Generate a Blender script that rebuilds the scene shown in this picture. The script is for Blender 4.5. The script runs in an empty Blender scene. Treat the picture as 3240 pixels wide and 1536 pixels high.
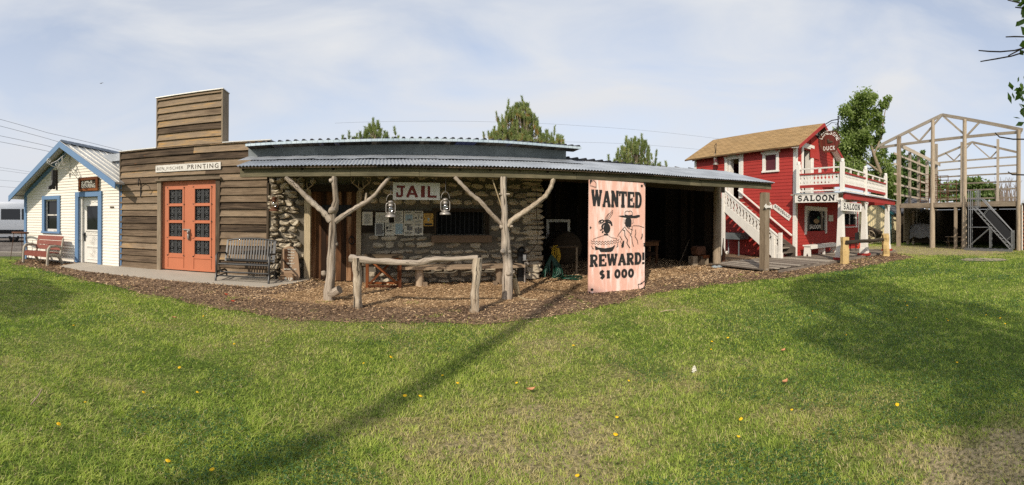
import bpy, math, random
import numpy as np
from mathutils import Vector as V, Matrix, noise as mnoise
PI = math.pi
rnd = random.Random(7)
sc = bpy.context.scene
COL = sc.collection

# ---------------------------------------------------------------- camera model
R0, H0, EYE = 1300.0, 696.0, 1.6
ROLL, YAW = math.atan(10 / 1300.0), 0.33
cR, sR = math.cos(ROLL), math.sin(ROLL)
def ray(u, v):
    t = (u - 1620) / R0
    x, y, z = math.sin(t), (H0 - v) / R0, math.cos(t)
    x, y = x * cR - y * sR, y * cR + x * sR
    return V((x * math.cos(YAW) + z * math.sin(YAW), -x * math.sin(YAW) + z * math.cos(YAW), y))
EYEP = V((0, 0, EYE))
def onY(u, v, y):
    d = ray(u, v); return EYEP + d * (y / d.y)
def onX(u, v, x):
    d = ray(u, v); return EYEP + d * (x / d.x)
def onG(u, v, z=0.0):
    d = ray(u, v); return EYEP + d * ((z - EYE) / d.z)
def onR(u, v, r):
    d = ray(u, v); return EYEP + d * (r / math.hypot(d.x, d.y))
def onL(u, v, p, q):           # the vertical plane through ground points p, q
    d = ray(u, v); n = V((-(q[1] - p[1]), q[0] - p[0], 0))
    return EYEP + d * (n.dot(V((p[0], p[1], 0)) - EYEP) / n.dot(d))

# ---------------------------------------------------------------- mesh builder
def ico(sub):
    import bmesh
    bm = bmesh.new(); bmesh.ops.create_icosphere(bm, subdivisions=sub, radius=1)
    r = ([v.co.copy() for v in bm.verts], [tuple(v.index for v in f.verts) for f in bm.faces]); bm.free(); return r
ICO = {i: ico(i) for i in (1, 2, 3)}
Z = V((0, 0, 1))
class MB:
    def __init__(s): s.v = []; s.f = []; s.t = []; s.uv = []; s.mi = []; s.sm = []; s.p = []; s.k = 0; s.hold = False
    def add(s, vs, fs, tint=None, uvs=None, mi=0, smooth=False):
        o = len(s.v); s.v += [tuple(p) for p in vs]
        if not s.hold: s.k += 1
        s.p += [s.k] * len(fs)
        if tint is None: tint = rnd.random()
        for i, f in enumerate(fs):
            s.f.append([a + o for a in f]); s.t.append(tint); s.mi.append(mi); s.sm.append(smooth)
            s.uv += (uvs[i] if uvs else [(vs[a][0] + vs[a][1], vs[a][2]) for a in f])
        return s
    def box(s, c, size, rot=None, tint=None, mi=0, taper=None):
        c = V(c); h = [a / 2 for a in size]; L = max(range(3), key=lambda i: size[i])
        vs = []; loc = []
        for x in (-1, 1):
            for y in (-1, 1):
                for z in (-1, 1):
                    p = V((x * h[0], y * h[1], z * h[2]))
                    if taper and z > 0: p.x *= taper; p.y *= taper
                    loc.append(p.copy()); vs.append(c + (rot @ p if rot else p))
        fs = [(0, 1, 3, 2), (4, 6, 7, 5), (0, 4, 5, 1), (2, 3, 7, 6), (0, 2, 6, 4), (1, 5, 7, 3)]
        nax = [0, 0, 1, 1, 2, 2]; a0, b0 = rnd.uniform(0, 50), rnd.uniform(0, 50); uvs = []
        for f, n in zip(fs, nax):
            ax = [i for i in range(3) if i != n]
            la = L if L in ax else ax[0]; lb = [i for i in ax if i != la][0]
            uvs.append([(loc[k][la] + a0, loc[k][lb] + b0 + n * 3) for k in f])
        return s.add(vs, fs, tint, uvs, mi)
    def bar(s, p, q, w, h=None, up=Z, tint=None, mi=0):
        p, q = V(p), V(q); h = w if h is None else h; d = q - p; L = d.length
        if L < 1e-6: return s
        d.normalize(); a = d.cross(V(up))
        if a.length < 1e-4: a = d.cross(V((0, 1, 0)))
        a.normalize(); b = a.cross(d)
        return s.box((p + q) / 2, (L, w, h), Matrix((d, a, b)).transposed(), tint, mi)
    def tube(s, pts, rad, n=8, cap=True, tint=None, mi=0, closed=False, smooth=True, wob=0.0, seed=0):
        pts = [V(p) for p in pts]; k = len(pts)
        if not hasattr(rad, '__len__'): rad = [rad] * k
        tang = []
        for i in range(k):
            a = pts[(i - 1) % k] if (closed or i > 0) else pts[i]; b = pts[(i + 1) % k] if (closed or i < k - 1) else pts[i]
            t = (b - a); t = t.normalized() if t.length > 1e-9 else V((0, 0, 1)); tang.append(t)
        r = tang[0].cross(Z); r = r.normalized() if r.length > .05 else tang[0].cross(V((0, 1, 0))).normalized()
        vs = []; us = []; L = rnd.uniform(0, 40); b0 = rnd.uniform(0, 40)
        for i in range(k):
            t = tang[i]; r = (r - t * r.dot(t)); r.normalize(); b = t.cross(r)
            if i: L += (pts[i] - pts[i - 1]).length
            for j in range(n):
                a = 2 * PI * j / n; rr = rad[i]
                if wob: rr *= 1 + wob * mnoise.noise(V((math.cos(a) * 1.3 + seed, math.sin(a) * 1.3, L * 3)))
                vs.append(pts[i] + (r * math.cos(a) + b * math.sin(a)) * rr)
            us.append(L)
        fs = []; uvs = []
        for i in range(k if closed else k - 1):
            i2 = (i + 1) % k; ua, ub = us[i], us[i2] if i2 else us[i] + .1
            for j in range(n):
                j2 = (j + 1) % n; va = b0 + j / n * 6.28 * rad[i]; vb = b0 + (j + 1) / n * 6.28 * rad[i]
                fs.append((i * n + j, i * n + j2, i2 * n + j2, i2 * n + j)); uvs.append([(ua, va), (ua, vb), (ub, vb), (ub, va)])
        if tint is None: tint = rnd.random()
        s.add(vs, fs, tint, uvs, mi, smooth)
        s.hold = True
        if cap and not closed:
            for i, fl in ((0, 1), (k - 1, 0)):
                ring = [tuple(vs[i * n + j]) for j in range(n)]
                if fl: ring.reverse()
                s.add(ring, [tuple(range(n))], tint, [[(b0, b0)] * n], mi)
        s.hold = False; return s
    def lathe(s, prof, c, n=16, ax=Z, tint=None, mi=0, smooth=True):
        c = V(c); ax = V(ax).normalized(); r = ax.cross(V((1, 0, 0)) if abs(ax.x) < .9 else V((0, 1, 0))).normalized(); b = ax.cross(r)
        vs = [c + ax * z + (r * math.cos(2 * PI * j / n) + b * math.sin(2 * PI * j / n)) * max(q, 1e-4) for q, z in prof for j in range(n)]
        fs = [(i * n + j, i * n + (j + 1) % n, (i + 1) * n + (j + 1) % n, (i + 1) * n + j) for i in range(len(prof) - 1) for j in range(n)]
        return s.add(vs, fs, tint, None, mi, smooth)
    def poly(s, pts, tint=None, mi=0): return s.add(pts, [tuple(range(len(pts)))], tint, None, mi)
    def prism(s, pts, vec, tint=None, mi=0):      # convex or concave outline pushed along vec
        pts = [V(p) for p in pts]; vec = V(vec); n = len(pts)
        fs = [tuple(range(n))[::-1], tuple(range(n, 2 * n))] + [(i, (i + 1) % n, n + (i + 1) % n, n + i) for i in range(n)]
        return s.add(pts + [p + vec for p in pts], fs, tint, None, mi)
    def blob(s, c, rad, seed=0, sub=2, amp=.25, fr=1.2, rot=None, tint=None, mi=0, smooth=True, box=0.0):
        vs, fs = ICO[sub]; c = V(c); out = []
        for p in vs:
            q = p.copy()
            if box: q = V([math.copysign(abs(a) ** (1 - box), a) for a in q])
            q = q * (1 + amp * mnoise.noise(p * fr + V((seed * 7.3, seed * 3.1, seed))))
            q = V((q.x * rad[0], q.y * rad[1], q.z * rad[2]))
            out.append(c + (rot @ q if rot else q))
        return s.add(out, fs, tint, None, mi, smooth)
    def grid(s, fn, nu, nv, tint=None, mi=0, smooth=True):
        vs = [V(fn(i / nu, j / nv)) for i in range(nu + 1) for j in range(nv + 1)]
        fs = [(i * (nv + 1) + j, (i + 1) * (nv + 1) + j, (i + 1) * (nv + 1) + j + 1, i * (nv + 1) + j + 1) for i in range(nu) for j in range(nv)]
        return s.add(vs, fs, tint, None, mi, smooth)
    def each(s, name, mat, parent):           # every piece its own part
        out = []; u0 = 0; byp = {}
        for i, f in enumerate(s.f): byp.setdefault(s.p[i], []).append((i, u0)); u0 += len(f)
        for L in byp.values():
            b = MB(); idx = {}
            for i, u in L:
                for a in s.f[i]:
                    if a not in idx: idx[a] = len(b.v); b.v.append(s.v[a])
                b.f.append([idx[a] for a in s.f[i]]); b.t.append(s.t[i]); b.mi.append(s.mi[i]); b.sm.append(s.sm[i]); b.uv += s.uv[u:u + len(s.f[i])]
            out.append(b.build(name, mat, parent))
        return out
    def build(s, name, mat, parent=None, label=None):
        me = bpy.data.meshes.new(name); me.from_pydata(s.v, [], s.f)
        for m in (mat if isinstance(mat, (list, tuple)) else [mat]): me.materials.append(m)
        me.polygons.foreach_set('material_index', s.mi); me.polygons.foreach_set('use_smooth', s.sm)
        a = me.attributes.new('tint', 'FLOAT', 'FACE'); a.data.foreach_set('value', s.t)
        uv = me.uv_layers.new(name='UVMap'); uv.data.foreach_set('uv', np.array(s.uv, dtype=np.float32).ravel())
        me.update()
        o = bpy.data.objects.new(name, me); COL.objects.link(o)
        if parent:
            o.parent = parent
            if parent.type == 'EMPTY':
                m = parent.matrix_basis.inverted(); o.matrix_local = m
        if label: o['label'] = label
        return o
def tag(o, label, cat, group=None, kind=None):
    if label: o['label'] = label
    if cat: o['category'] = cat
    if group: o['group'] = group
    if kind: o['kind'] = kind
    return o
def thing(name, label, cat, loc=(0, 0, 0), rz=0, group=None):
    o = bpy.data.objects.new(name, None); COL.objects.link(o); o.empty_display_size = .1
    o.location = loc; o.rotation_euler = (0, 0, rz)
    o.matrix_basis = Matrix.Translation(V(loc)) @ Matrix.Rotation(rz, 4, 'Z')
    return tag(o, label, cat, group)
def cr(pts, k=6):                             # smooth curve through points
    P = [V(p) for p in pts]; out = []
    for i in range(len(P) - 1):
        a, b, c, d = P[max(0, i - 1)], P[i], P[i + 1], P[min(len(P) - 1, i + 2)]
        for j in range(k):
            t = j / k; out.append(.5 * (2 * b + (c - a) * t + (2 * a - 5 * b + 4 * c - d) * t * t + (3 * b - a - 3 * c + d) * t ** 3))
    return out + [P[-1]]
def kids(o): return [c for c in bpy.data.objects if c.parent == o]
def dup(o, loc=None, rz=None, label=None, parent=None):
    ch = kids(o); c = o.copy(); COL.objects.link(c)
    if parent: c.parent = parent
    if loc is not None: c.location = loc
    if rz is not None: c.rotation_euler = (0, 0, rz)
    if label: c['label'] = label
    for k in ch: dup(k, parent=c)
    return c
# a frame for building along an oblique line: local (x, y, z) -> world
def frame(o, rz):
    m = Matrix.Translation(V(o)) @ Matrix.Rotation(rz, 4, 'Z')
    return lambda x, y, z: m @ V((x, y, z))

# ---------------------------------------------------------------- lettering
def text_data(body, bold=0.0, space=1.0):
    c = bpy.data.curves.new('t', 'FONT'); c.body = body; c.offset = bold; c.space_character = space; c.resolution_u = 3
    o = bpy.data.objects.new('t', c); COL.objects.link(o); dg = bpy.context.evaluated_depsgraph_get()
    me = bpy.data.meshes.new_from_object(o.evaluated_get(dg)); bpy.data.objects.remove(o); bpy.data.curves.remove(c)
    vs = [v.co.copy() for v in me.vertices]; fs = [tuple(p.vertices) for p in me.polygons]; bpy.data.meshes.remove(me)
    return vs, fs
def text(mb, body, o, ex, ez, w, h, bold=0.0, space=1.0, mi=0, tint=.5):
    """letters filling a w by h box whose lower left corner is o; ex, ez unit axes"""
    vs, fs = text_data(body, bold, space)
    if not vs: return
    x0 = min(v.x for v in vs); x1 = max(v.x for v in vs); y0 = min(v.y for v in vs); y1 = max(v.y for v in vs)
    o, ex, ez = V(o), V(ex), V(ez)
    mb.add([o + ex * ((v.x - x0) / (x1 - x0) * w) + ez * ((v.y - y0) / (y1 - y0) * h) for v in vs], fs, tint, None, mi)
def arc(cx, cy, rx, ry, a0, a1, n=10):
    return [(cx + rx * math.cos(math.radians(a0 + (a1 - a0) * i / n)), cy + ry * math.sin(math.radians(a0 + (a1 - a0) * i / n))) for i in range(n + 1)]
# slab serif wood type: (polyline, thickness factor) ; v thick stem, h thin
GLY = {
 'W': [([(.12, .93), (.30, .04)], 1), ([(.30, .04), (.5, .9)], .8), ([(.5, .9), (.70, .04)], 1), ([(.70, .04), (.88, .93)], .8), 'T0.0,.27', 'T.73,1.0', 'T.37,.63'],
 'A': [([(.5, .95), (.16, .06)], .85), ([(.5, .95), (.84, .06)], 1.1), ([(.27, .33), (.73, .33)], .6), 'B0,.36', 'B.64,1'],
 'N': [([(.2, .03), (.2, .97)], .9), ([(.2, .95), (.8, .05)], 1.1), ([(.8, .03), (.8, .97)], .9), 'T0,.3', 'T.64,1', 'B0,.38'],
 'T': [([(.5, .03), (.5, .95)], 1.15), ([(.03, .91), (.97, .91)], .8), 'B.25,.75', ([(.07, .7), (.07, .97)], .6), ([(.93, .7), (.93, .97)], .6)],
 'E': [([(.26, .03), (.26, .97)], 1.15), ([(.05, .91), (.93, .91)], .75), ([(.05, .09), (.95, .09)], .75), ([(.26, .5), (.7, .5)], .65), ([(.9, .68), (.9, .97)], .6), ([(.92, .03), (.92, .32)], .6), ([(.68, .38), (.68, .62)], .5)],
 'D': [([(.25, .03), (.25, .97)], 1.15), ([(.03, .91), (.5, .91)] + arc(.5, .5, .33, .41, 90, -90, 12) + [(.03, .09)], .9)],
 'R': [([(.25, .03), (.25, .97)], 1.15), ([(.03, .91), (.55, .91)] + arc(.55, .7, .28, .21, 90, -90, 8) + [(.25, .49)], .8), ([(.5, .5), (.8, .1), (.98, .1)], 1.0), 'B0,.48'],
 '!': [([(.5, .34), (.5, .98)], 1.6), ([(.5, .0), (.5, .17)], 1.7)],
 '1': [([(.5, .03), (.5, .97)], 1.3), 'B.15,.85', ([(.18, .78), (.5, .93)], .9)],
 '0': [(arc(.5, .5, .33, .41, 0, 360, 20), 1.1)], 'O': [(arc(.5, .5, .36, .43, 0, 360, 20), 1.0)],
 'S': [(arc(.5, .71, .32, .22, 30, 270, 10) + arc(.5, .29, .33, .22, 90, -150, 10), .9), ([(.86, .66), (.86, .95)], .4), ([(.14, .05), (.14, .34)], .4)],
 '$': [(arc(.5, .69, .3, .19, 30, 270, 10) + arc(.5, .31, .3, .19, 90, -150, 10), .9), ([(.5, -.08), (.5, 1.08)], .55)],
 'L': [([(.3, .03), (.3, .97)], 1.15), 'T.05,.55', ([(.05, .09), (.93, .09)], .75), ([(.9, .03), (.9, .36)], .6)],
 'J': [([(.06, .9), (.97, .9)], .95), ([(.62, .9), (.62, .09)], 1.0), ([(.62, .09), (.1, .09)], .9), ([(.1, .02), (.1, .42)], .8)],
 'I': [([(.5, 0), (.5, 1)], 1.1)],
 'a': [([(.5, .98), (.12, 0)], 1.0), ([(.5, .98), (.88, 0)], 1.0), ([(.25, .3), (.75, .3)], .8)],
 'l': [([(.15, 0), (.15, 1)], 1.1), ([(.15, .08), (.95, .08)], .95)],
}
def ribbon(pts, t, closed=False):
    n = len(pts); L = []; Rr = []
    for i in range(n):
        a = pts[i - 1] if i else (pts[-2] if closed else pts[0]); b = pts[i + 1] if i < n - 1 else (pts[1] if closed else pts[-1])
        p = pts[i]; d1 = V((p[0] - a[0], p[1] - a[1])); d2 = V((b[0] - p[0], b[1] - p[1]))
        if d1.length < 1e-9: d1 = d2
        if d2.length < 1e-9: d2 = d1
        d1.normalize(); d2.normalize(); m = d1 + d2; m = m.normalized() if m.length > 1e-6 else d1
        k = 1 / max(.5, m.dot(d1)); nx, ny = -m.y * t / 2 * k, m.x * t / 2 * k
        L.append((p[0] + nx, p[1] + ny)); Rr.append((p[0] - nx, p[1] - ny))
    return L + Rr, [(i, n + i, n + i + 1, i + 1) for i in range(n - 1)]
def slab(mb, word, o, ex, ez, w, h, stem=.24, gap=.08, nrm=None, widths=None, mi=0, serif=.17, warp=None):
    o, ex, ez = V(o), V(ex), V(ez); nrm = V(nrm) if nrm else ex.cross(ez)
    ws = [widths.get(c, 1) if widths else 1 for c in word]; tot = sum(ws) + gap * (len(word) - 1); x = 0; k = 0
    for c, cw in zip(word, ws):
        if c != ' ':
            cell = cw / tot * w; th = stem * cell / max(cw, .6)
            for st in GLY[c]:
                k += 1; lift = nrm * (.0004 * k)
                if isinstance(st, str):
                    a, b = [float(q) for q in st[1:].split(',')]; y0, y1 = ((1 - serif, 1) if st[0] == 'T' else (0, serif))
                    vs = [(a * cell, y0 * h), (b * cell, y0 * h), (b * cell, y1 * h), (a * cell, y1 * h)]; fs = [(0, 1, 2, 3)]
                else:
                    p = [(q[0] * cell, q[1] * h) for q in st[0]]
                    vs, fs = ribbon(p, th * st[1], closed=(len(p) > 18 and (V(p[0]) - V(p[-1])).length < 1e-4))
                base = x / tot * w
                mb.add([o + ex * (base + q[0]) + ez * (q[1] + (warp(base + q[0]) if warp else 0)) + lift for q in vs], fs, .5, None, mi)
        x += cw + gap
def strokes(mb, lines, o, ex, ez, s, t, nrm, mi=0, lift0=0.0):
    """line drawing: polylines in a unit frame scaled by s"""
    o, ex, ez, nrm = V(o), V(ex), V(ez), V(nrm)
    for k, (p, f) in enumerate(lines):
        vs, fs = ribbon(p, t * f)
        mb.add([o + ex * (q[0] * s) + ez * (q[1] * s) + nrm * (lift0 + .0003 * k) for q in vs], fs, .5, None, mi)

# ---------------------------------------------------------------- materials
def srgb(r, g, b):
    f = lambda c: c / 12.92 if c <= .04045 else ((c + .055) / 1.055) ** 2.4
    return (f(r / 255), f(g / 255), f(b / 255), 1)
class NT:
    def __init__(s, name):
        s.m = bpy.data.materials.new(name); s.m.use_nodes = True; s.t = s.m.node_tree
        s.t.nodes.clear(); s.out = s.t.nodes.new('ShaderNodeOutputMaterial')
    def n(s, ty, out=0, P=None, **kw):
        nd = s.t.nodes.new('ShaderNode' + ty)
        for k, v in (P or {}).items(): setattr(nd, k, v)
        for k, v in kw.items():
            key = k.replace('_', ' ') if not k.startswith('i') or not k[1:].isdigit() else int(k[1:])
            s.set(nd.inputs[key], v)
        return nd.outputs[out]
    def set(s, inp, v):
        if isinstance(v, bpy.types.NodeSocket): s.t.links.new(v, inp)
        elif v is not None: inp.default_value = v
    def coord(s, which='Object'):
        return s.n('TexCoord', which)
    def geo(s): return s.n('NewGeometry', 'Position')
    def map(s, vec, sc=(1, 1, 1), loc=(0, 0, 0)): return s.n('Mapping', Vector=vec, Scale=sc, Location=loc)
    def noise(s, vec, scale, detail=4, rough=.55, dist=0.0): return s.n('TexNoise', Vector=vec, Scale=scale, Detail=detail, Roughness=rough, Distortion=dist)
    def ramp(s, fac, stops):
        nd = s.t.nodes.new('ShaderNodeValToRGB'); s.set(nd.inputs[0], fac); e = nd.color_ramp.elements
        while len(e) < len(stops): e.new(.5)
        for i, (p, c) in enumerate(stops): e[i].position = p; e[i].color = c if len(c) == 4 else (*c, 1)
        return nd.outputs[0]
    def mix(s, fac, a, b, mode='MIX'):
        nd = s.t.nodes.new('ShaderNodeMix'); nd.data_type = 'RGBA'; nd.blend_type = mode
        s.set(nd.inputs[0], fac); s.set(nd.inputs[6], a); s.set(nd.inputs[7], b); return nd.outputs[2]
    def math(s, op, a, b=None):
        nd = s.t.nodes.new('ShaderNodeMath'); nd.operation = op; s.set(nd.inputs[0], a)
        if b is not None: s.set(nd.inputs[1], b)
        return nd.outputs[0]
    def rng(s, v, a, b, c, d): return s.n('MapRange', Value=v, From_Min=a, From_Max=b, To_Min=c, To_Max=d)
    def tint(s): return s.n('Attribute', 'Fac', P=dict(attribute_name='tint'))
    def bump(s, h, st=.3, d=.02): return s.n('Bump', Height=h, Strength=st, Distance=d)
    def done(s, col, rough=.8, metal=0.0, spec=.35, normal=None, trans=None, **kw):
        b = s.t.nodes.new('ShaderNodeBsdfPrincipled')
        s.set(b.inputs['Base Color'], col); s.set(b.inputs['Roughness'], rough); s.set(b.inputs['Metallic'], metal)
        s.set(b.inputs['Specular IOR Level'], spec); s.set(b.inputs['Normal'], normal)
        for k, v in kw.items(): s.set(b.inputs[k.replace('_', ' ')], v)
        o = b.outputs[0]
        if trans:
            t = s.t.nodes.new('ShaderNodeBsdfTranslucent'); s.set(t.inputs[0], trans[0]); m = s.t.nodes.new('ShaderNodeMixShader')
            m.inputs[0].default_value = trans[1]; s.t.links.new(o, m.inputs[1]); s.t.links.new(t.outputs[0], m.inputs[2]); o = m.outputs[0]
        s.t.links.new(o, s.out.inputs[0]); return s.m
def c4(c): return (*c, 1) if len(c) == 3 else c
def paint(name, col, rough=.6, amt=.12, wear=None, wearcol=(.25, .2, .15), scale=3, spec=.35, bump=.12):
    nt = NT(name); g = nt.geo(); n1 = nt.noise(g, scale, 5); c = nt.mix(nt.rng(n1, .3, .7, 0, amt * 2), c4(col), c4([a * .55 for a in col[:3]]))
    c = nt.mix(nt.math('MULTIPLY', nt.tint(), amt), c, c4([min(1, a * 1.25) for a in col[:3]]))
    if wear is not None:
        n2 = nt.noise(nt.map(g, (1, 1, 1.7)), 9, 8, .7); c = nt.mix(nt.rng(n2, wear, wear + .08, 0, .85), c, c4(wearcol))
    return nt.done(c, rough, 0, spec, nt.bump(nt.noise(g, 40, 4), bump, .01))
def wood(name, stops, gs=(1.1, 22), rough=.85, bump=.5, knots=False, tint_amt=.75, cracks=0.0):
    """weathered timber: grain runs along u of the piece's own UV; tint shifts each piece"""
    nt = NT(name); uv = nt.coord('UV'); t = nt.tint()
    g = nt.noise(nt.map(uv, (gs[0], gs[1], 1)), 1.6, 7, .62, .5)
    big = nt.noise(nt.map(uv, (.9, 3.0, 1)), 1.1, 3)
    f = nt.math('ADD', nt.math('MULTIPLY', g, .75), nt.math('MULTIPLY', big, .55))
    f = nt.math('ADD', f, nt.math('MULTIPLY', nt.math('SUBTRACT', t, .5), tint_amt))
    c = nt.ramp(nt.rng(f, .3, 1.0, 0, 1), stops)
    fine = nt.noise(nt.map(uv, (3, 90, 1)), 1.5, 4, .6)
    c = nt.mix(nt.rng(fine, .50, .70, 0, .65), c, c4([a * .35 for a in stops[0][1][:3]]))
    if cracks:
        ck = nt.noise(nt.map(uv, (.9, 17, 1), (5, 2, 0)), 1.2, 3, .5, .3); c = nt.mix(nt.rng(ck, .60, .645, 0, cracks), c, (.03, .022, .016, 1))
        sp = nt.noise(nt.map(uv, (6, 9, 1)), 1.0, 3); c = nt.mix(nt.rng(sp, .62, .72, 0, .6), c, (.16, .11, .07, 1)); g = nt.math('SUBTRACT', g, nt.rng(ck, .60, .645, 0, .8))
    if knots:
        vo = nt.n('TexVoronoi', 'Distance', Vector=nt.map(uv, (1.6, 5.5, 1)), Scale=1.0)
        k = nt.rng(vo, .02, .1, .8, 0); c = nt.mix(k, c, (.16, .07, .025, 1))
    return nt.done(c, rough, 0, .25, nt.bump(g, bump, .012))
def flat(name, col, rough=.6, metal=0.0, spec=.4, amt=.15, sc_=8):
    nt = NT(name); g = nt.geo(); n = nt.noise(g, sc_, 4)
    return nt.done(nt.mix(nt.rng(n, .35, .7, 0, amt * 2), c4(col), c4([a * .5 for a in col[:3]])), rough, metal, spec, nt.bump(n, .08, .01))
def leafm(name, stops, tr=.35):
    nt = NT(name); c = nt.ramp(nt.tint(), stops)
    return nt.done(c, .55, 0, .3, trans=(nt.mix(1.0, c, (1.0, 1.15, .5, 1), 'MULTIPLY'), tr))
WG = [(.0, (.030, .022, .015)), (.3, (.095, .070, .047)), (.6, (.19, .145, .098)), (1, (.32, .255, .18))]   # grey brown boards
M = {}
M['siding'] = wood('weathered_siding', [(0, (.028, .018, .011)), (.22, (.092, .063, .040)), (.5, (.182, .130, .084)), (.80, (.275, .205, .138)), (.95, (.36, .24, .125)), (1, (.46, .27, .10))], gs=(.8, 17), knots=True, tint_amt=.56, bump=.8)
M['grey_wood'] = wood('grey_timber', WG)
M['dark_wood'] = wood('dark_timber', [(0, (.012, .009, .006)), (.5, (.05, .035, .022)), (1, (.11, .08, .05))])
M['beam'] = wood('porch_beam_timber', [(0, (.03, .025, .014)), (.4, (.095, .085, .052)), (.7, (.16, .14, .085)), (1, (.24, .19, .12))])
M['drift'] = wood('barkless_log', [(0, (.09, .066, .046)), (.3, (.26, .21, .16)), (.65, (.44, .375, .305)), (1, (.55, .48, .40))], gs=(.8, 14), bump=1.0, tint_amt=.2, cracks=.85)
M['bark'] = wood('rough_bark_log', [(0, (.06, .042, .027)), (.35, (.25, .19, .13)), (.7, (.50, .42, .32)), (1, (.64, .56, .45))], gs=(2.5, 8), bump=1.3, tint_amt=.2, cracks=.9)
M['door_wood'] = wood('brown_door_planks', [(0, (.02, .009, .004)), (.4, (.09, .040, .017)), (.75, (.19, .085, .036)), (1, (.34, .20, .11))], gs=(.7, 14))
M['pale_jamb'] = wood('pale_jamb_timber', [(0, (.16, .12, .075)), (.5, (.42, .34, .22)), (1, (.60, .50, .34))])
M['red_wood'] = wood('stained_red_brown_wood', [(0, (.07, .022, .008)), (.5, (.24, .075, .022)), (1, (.38, .14, .05))])
M['plank'] = wood('bench_plank', [(0, (.10, .07, .045)), (.5, (.30, .22, .15)), (1, (.48, .37, .26))])
M['deck'] = wood('boardwalk_planks', [(0, (.09, .07, .055)), (.4, (.24, .20, .16)), (1, (.42, .37, .30))])
M['post_wood'] = wood('round_pole_wood', [(0, (.12, .09, .06)), (.4, (.33, .26, .185)), (1, (.52, .43, .32))], gs=(.5, 10), cracks=.2, tint_amt=.25)
M['barn_wood'] = wood('pale_weathered_lumber', [(0, (.15, .12, .09)), (.4, (.36, .30, .23)), (1, (.54, .47, .38))], tint_amt=.4)
M['shed_shade_wood'] = wood('unlit_shed_planks', [(0, (.006, .005, .004)), (.5, (.022, .016, .011)), (1, (.05, .036, .025))])  # near-black: the shed's inner shade is put into the plank colour
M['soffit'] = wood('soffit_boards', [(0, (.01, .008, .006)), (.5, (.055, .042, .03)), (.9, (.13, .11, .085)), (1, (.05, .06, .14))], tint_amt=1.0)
M['ochre_post'] = paint('sandy_hewn_post', (.55, .39, .17), .9, .3, .58, (.16, .13, .09), 5, bump=.9)
M['white'] = paint('white_paint', (.74, .71, .65), .55, .10, .66, (.30, .26, .2))
M['shop_white'] = paint('cream_white_siding', (.80, .75, .66), .55, .07, .70, (.42, .36, .28), 2)
M['white_worn'] = paint('worn_white_paint', (.70, .67, .61), .65, .12, .56, (.24, .21, .17))
M['blue'] = paint('blue_trim_paint', (.13, .235, .40), .55, .12, .66, (.10, .10, .11))
M['red'] = paint('red_barn_paint', (.375, .036, .028), .62, .14, .70, (.22, .03, .025), 2)
M['red_trim'] = paint('red_trim_paint', (.32, .030, .024), .6, .12)
M['orange'] = paint('salmon_orange_door_paint', (.50, .165, .080), .55, .10, .67, (.42, .13, .06))
M['bench_red'] = paint('faded_red_bench_paint', (.23, .062, .042), .7, .2, .58, (.34, .2, .15))
M['beige'] = paint('beige_plastic_frame', (.42, .37, .29), .6, .15)
M['cream'] = paint('cream_shed_siding', (.72, .62, .38), .7, .08, .68, (.4, .34, .24))
M['teal'] = paint('teal_trim_paint', (.02, .12, .13), .6, .1)
M['black'] = flat('black_paint', (.012, .012, .012), .5)
M['ink'] = flat('black_lettering', (.018, .017, .017), .6, amt=.1)
M['iron'] = flat('black_iron', (.025, .025, .027), .45, .6)
M['bench_metal'] = flat('worn_gunmetal', (.085, .085, .085), .42, .7, amt=.3)
M['grille'] = flat('grey_wrought_iron', (.16, .165, .17), .5, .3)
M['steel'] = flat('galvanised_pipe', (.46, .47, .48), .4, .6)
M['dull_steel'] = flat('dull_aluminium', (.24, .245, .25), .5, .5)
M['silver'] = flat('grey_lantern_tin', (.36, .33, .30), .45, .5, amt=.25)
M['rust'] = flat('rusted_metal', (.13, .055, .028), .85, .1, amt=.35)
M['rust_sheet'] = flat('rusty_corrugated_sheet', (.30, .11, .05), .85, .1, amt=.4, sc_=3)
M['rubber'] = flat('black_rubber', (.012, .012, .013), .7)
M['bone'] = flat('old_bone', (.42, .34, .24), .75, amt=.3, sc_=20)
M['paper'] = flat('notice_paper', (.62, .60, .52), .8, amt=.06)
M['paper_grey'] = flat('grey_notice_paper', (.50, .52, .50), .8, amt=.08)
M['paper_blue'] = flat('blue_notice_paper', (.33, .44, .50), .8, amt=.12)
M['paper_gold'] = flat('gold_notice_paper', (.56, .34, .08), .8, amt=.1)
M['void'] = flat('unlit_interior', (.006, .006, .006), .9, amt=0)  # near-black colour stands in for the darkness inside rooms
M['concrete'] = paint('concrete', (.43, .385, .32), .9, .14, .66, (.28, .24, .19), 2.5, .2, .3)
M['mortar'] = paint('mortar', (.15, .132, .105), .95, .3, .6, (.25, .22, .17), 5, .2, 1.2)
M['hose'] = flat('green_hose', (.008, .055, .034), .35)
M['rope'] = flat('rope', (.42, .33, .2), .9, amt=.3, sc_=60)
M['yellow'] = flat('yellow_cord', (.52, .34, .02), .6)
M['coral'] = flat('orange_red_plastic', (.75, .10, .04), .6)
M['flower'] = flat('dandelion_yellow', (.80, .52, .01), .7, amt=.1)
M['stem'] = flat('flower_stem', (.10, .16, .03), .7)
M['dryleaf'] = flat('dry_leaf', (.52, .25, .12), .8, amt=.2)
M['tarp'] = flat('grey_tarpaulin', (.30, .30, .30), .7, amt=.3)
M['wire'] = flat('cable', (.12, .12, .13), .6)
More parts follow.
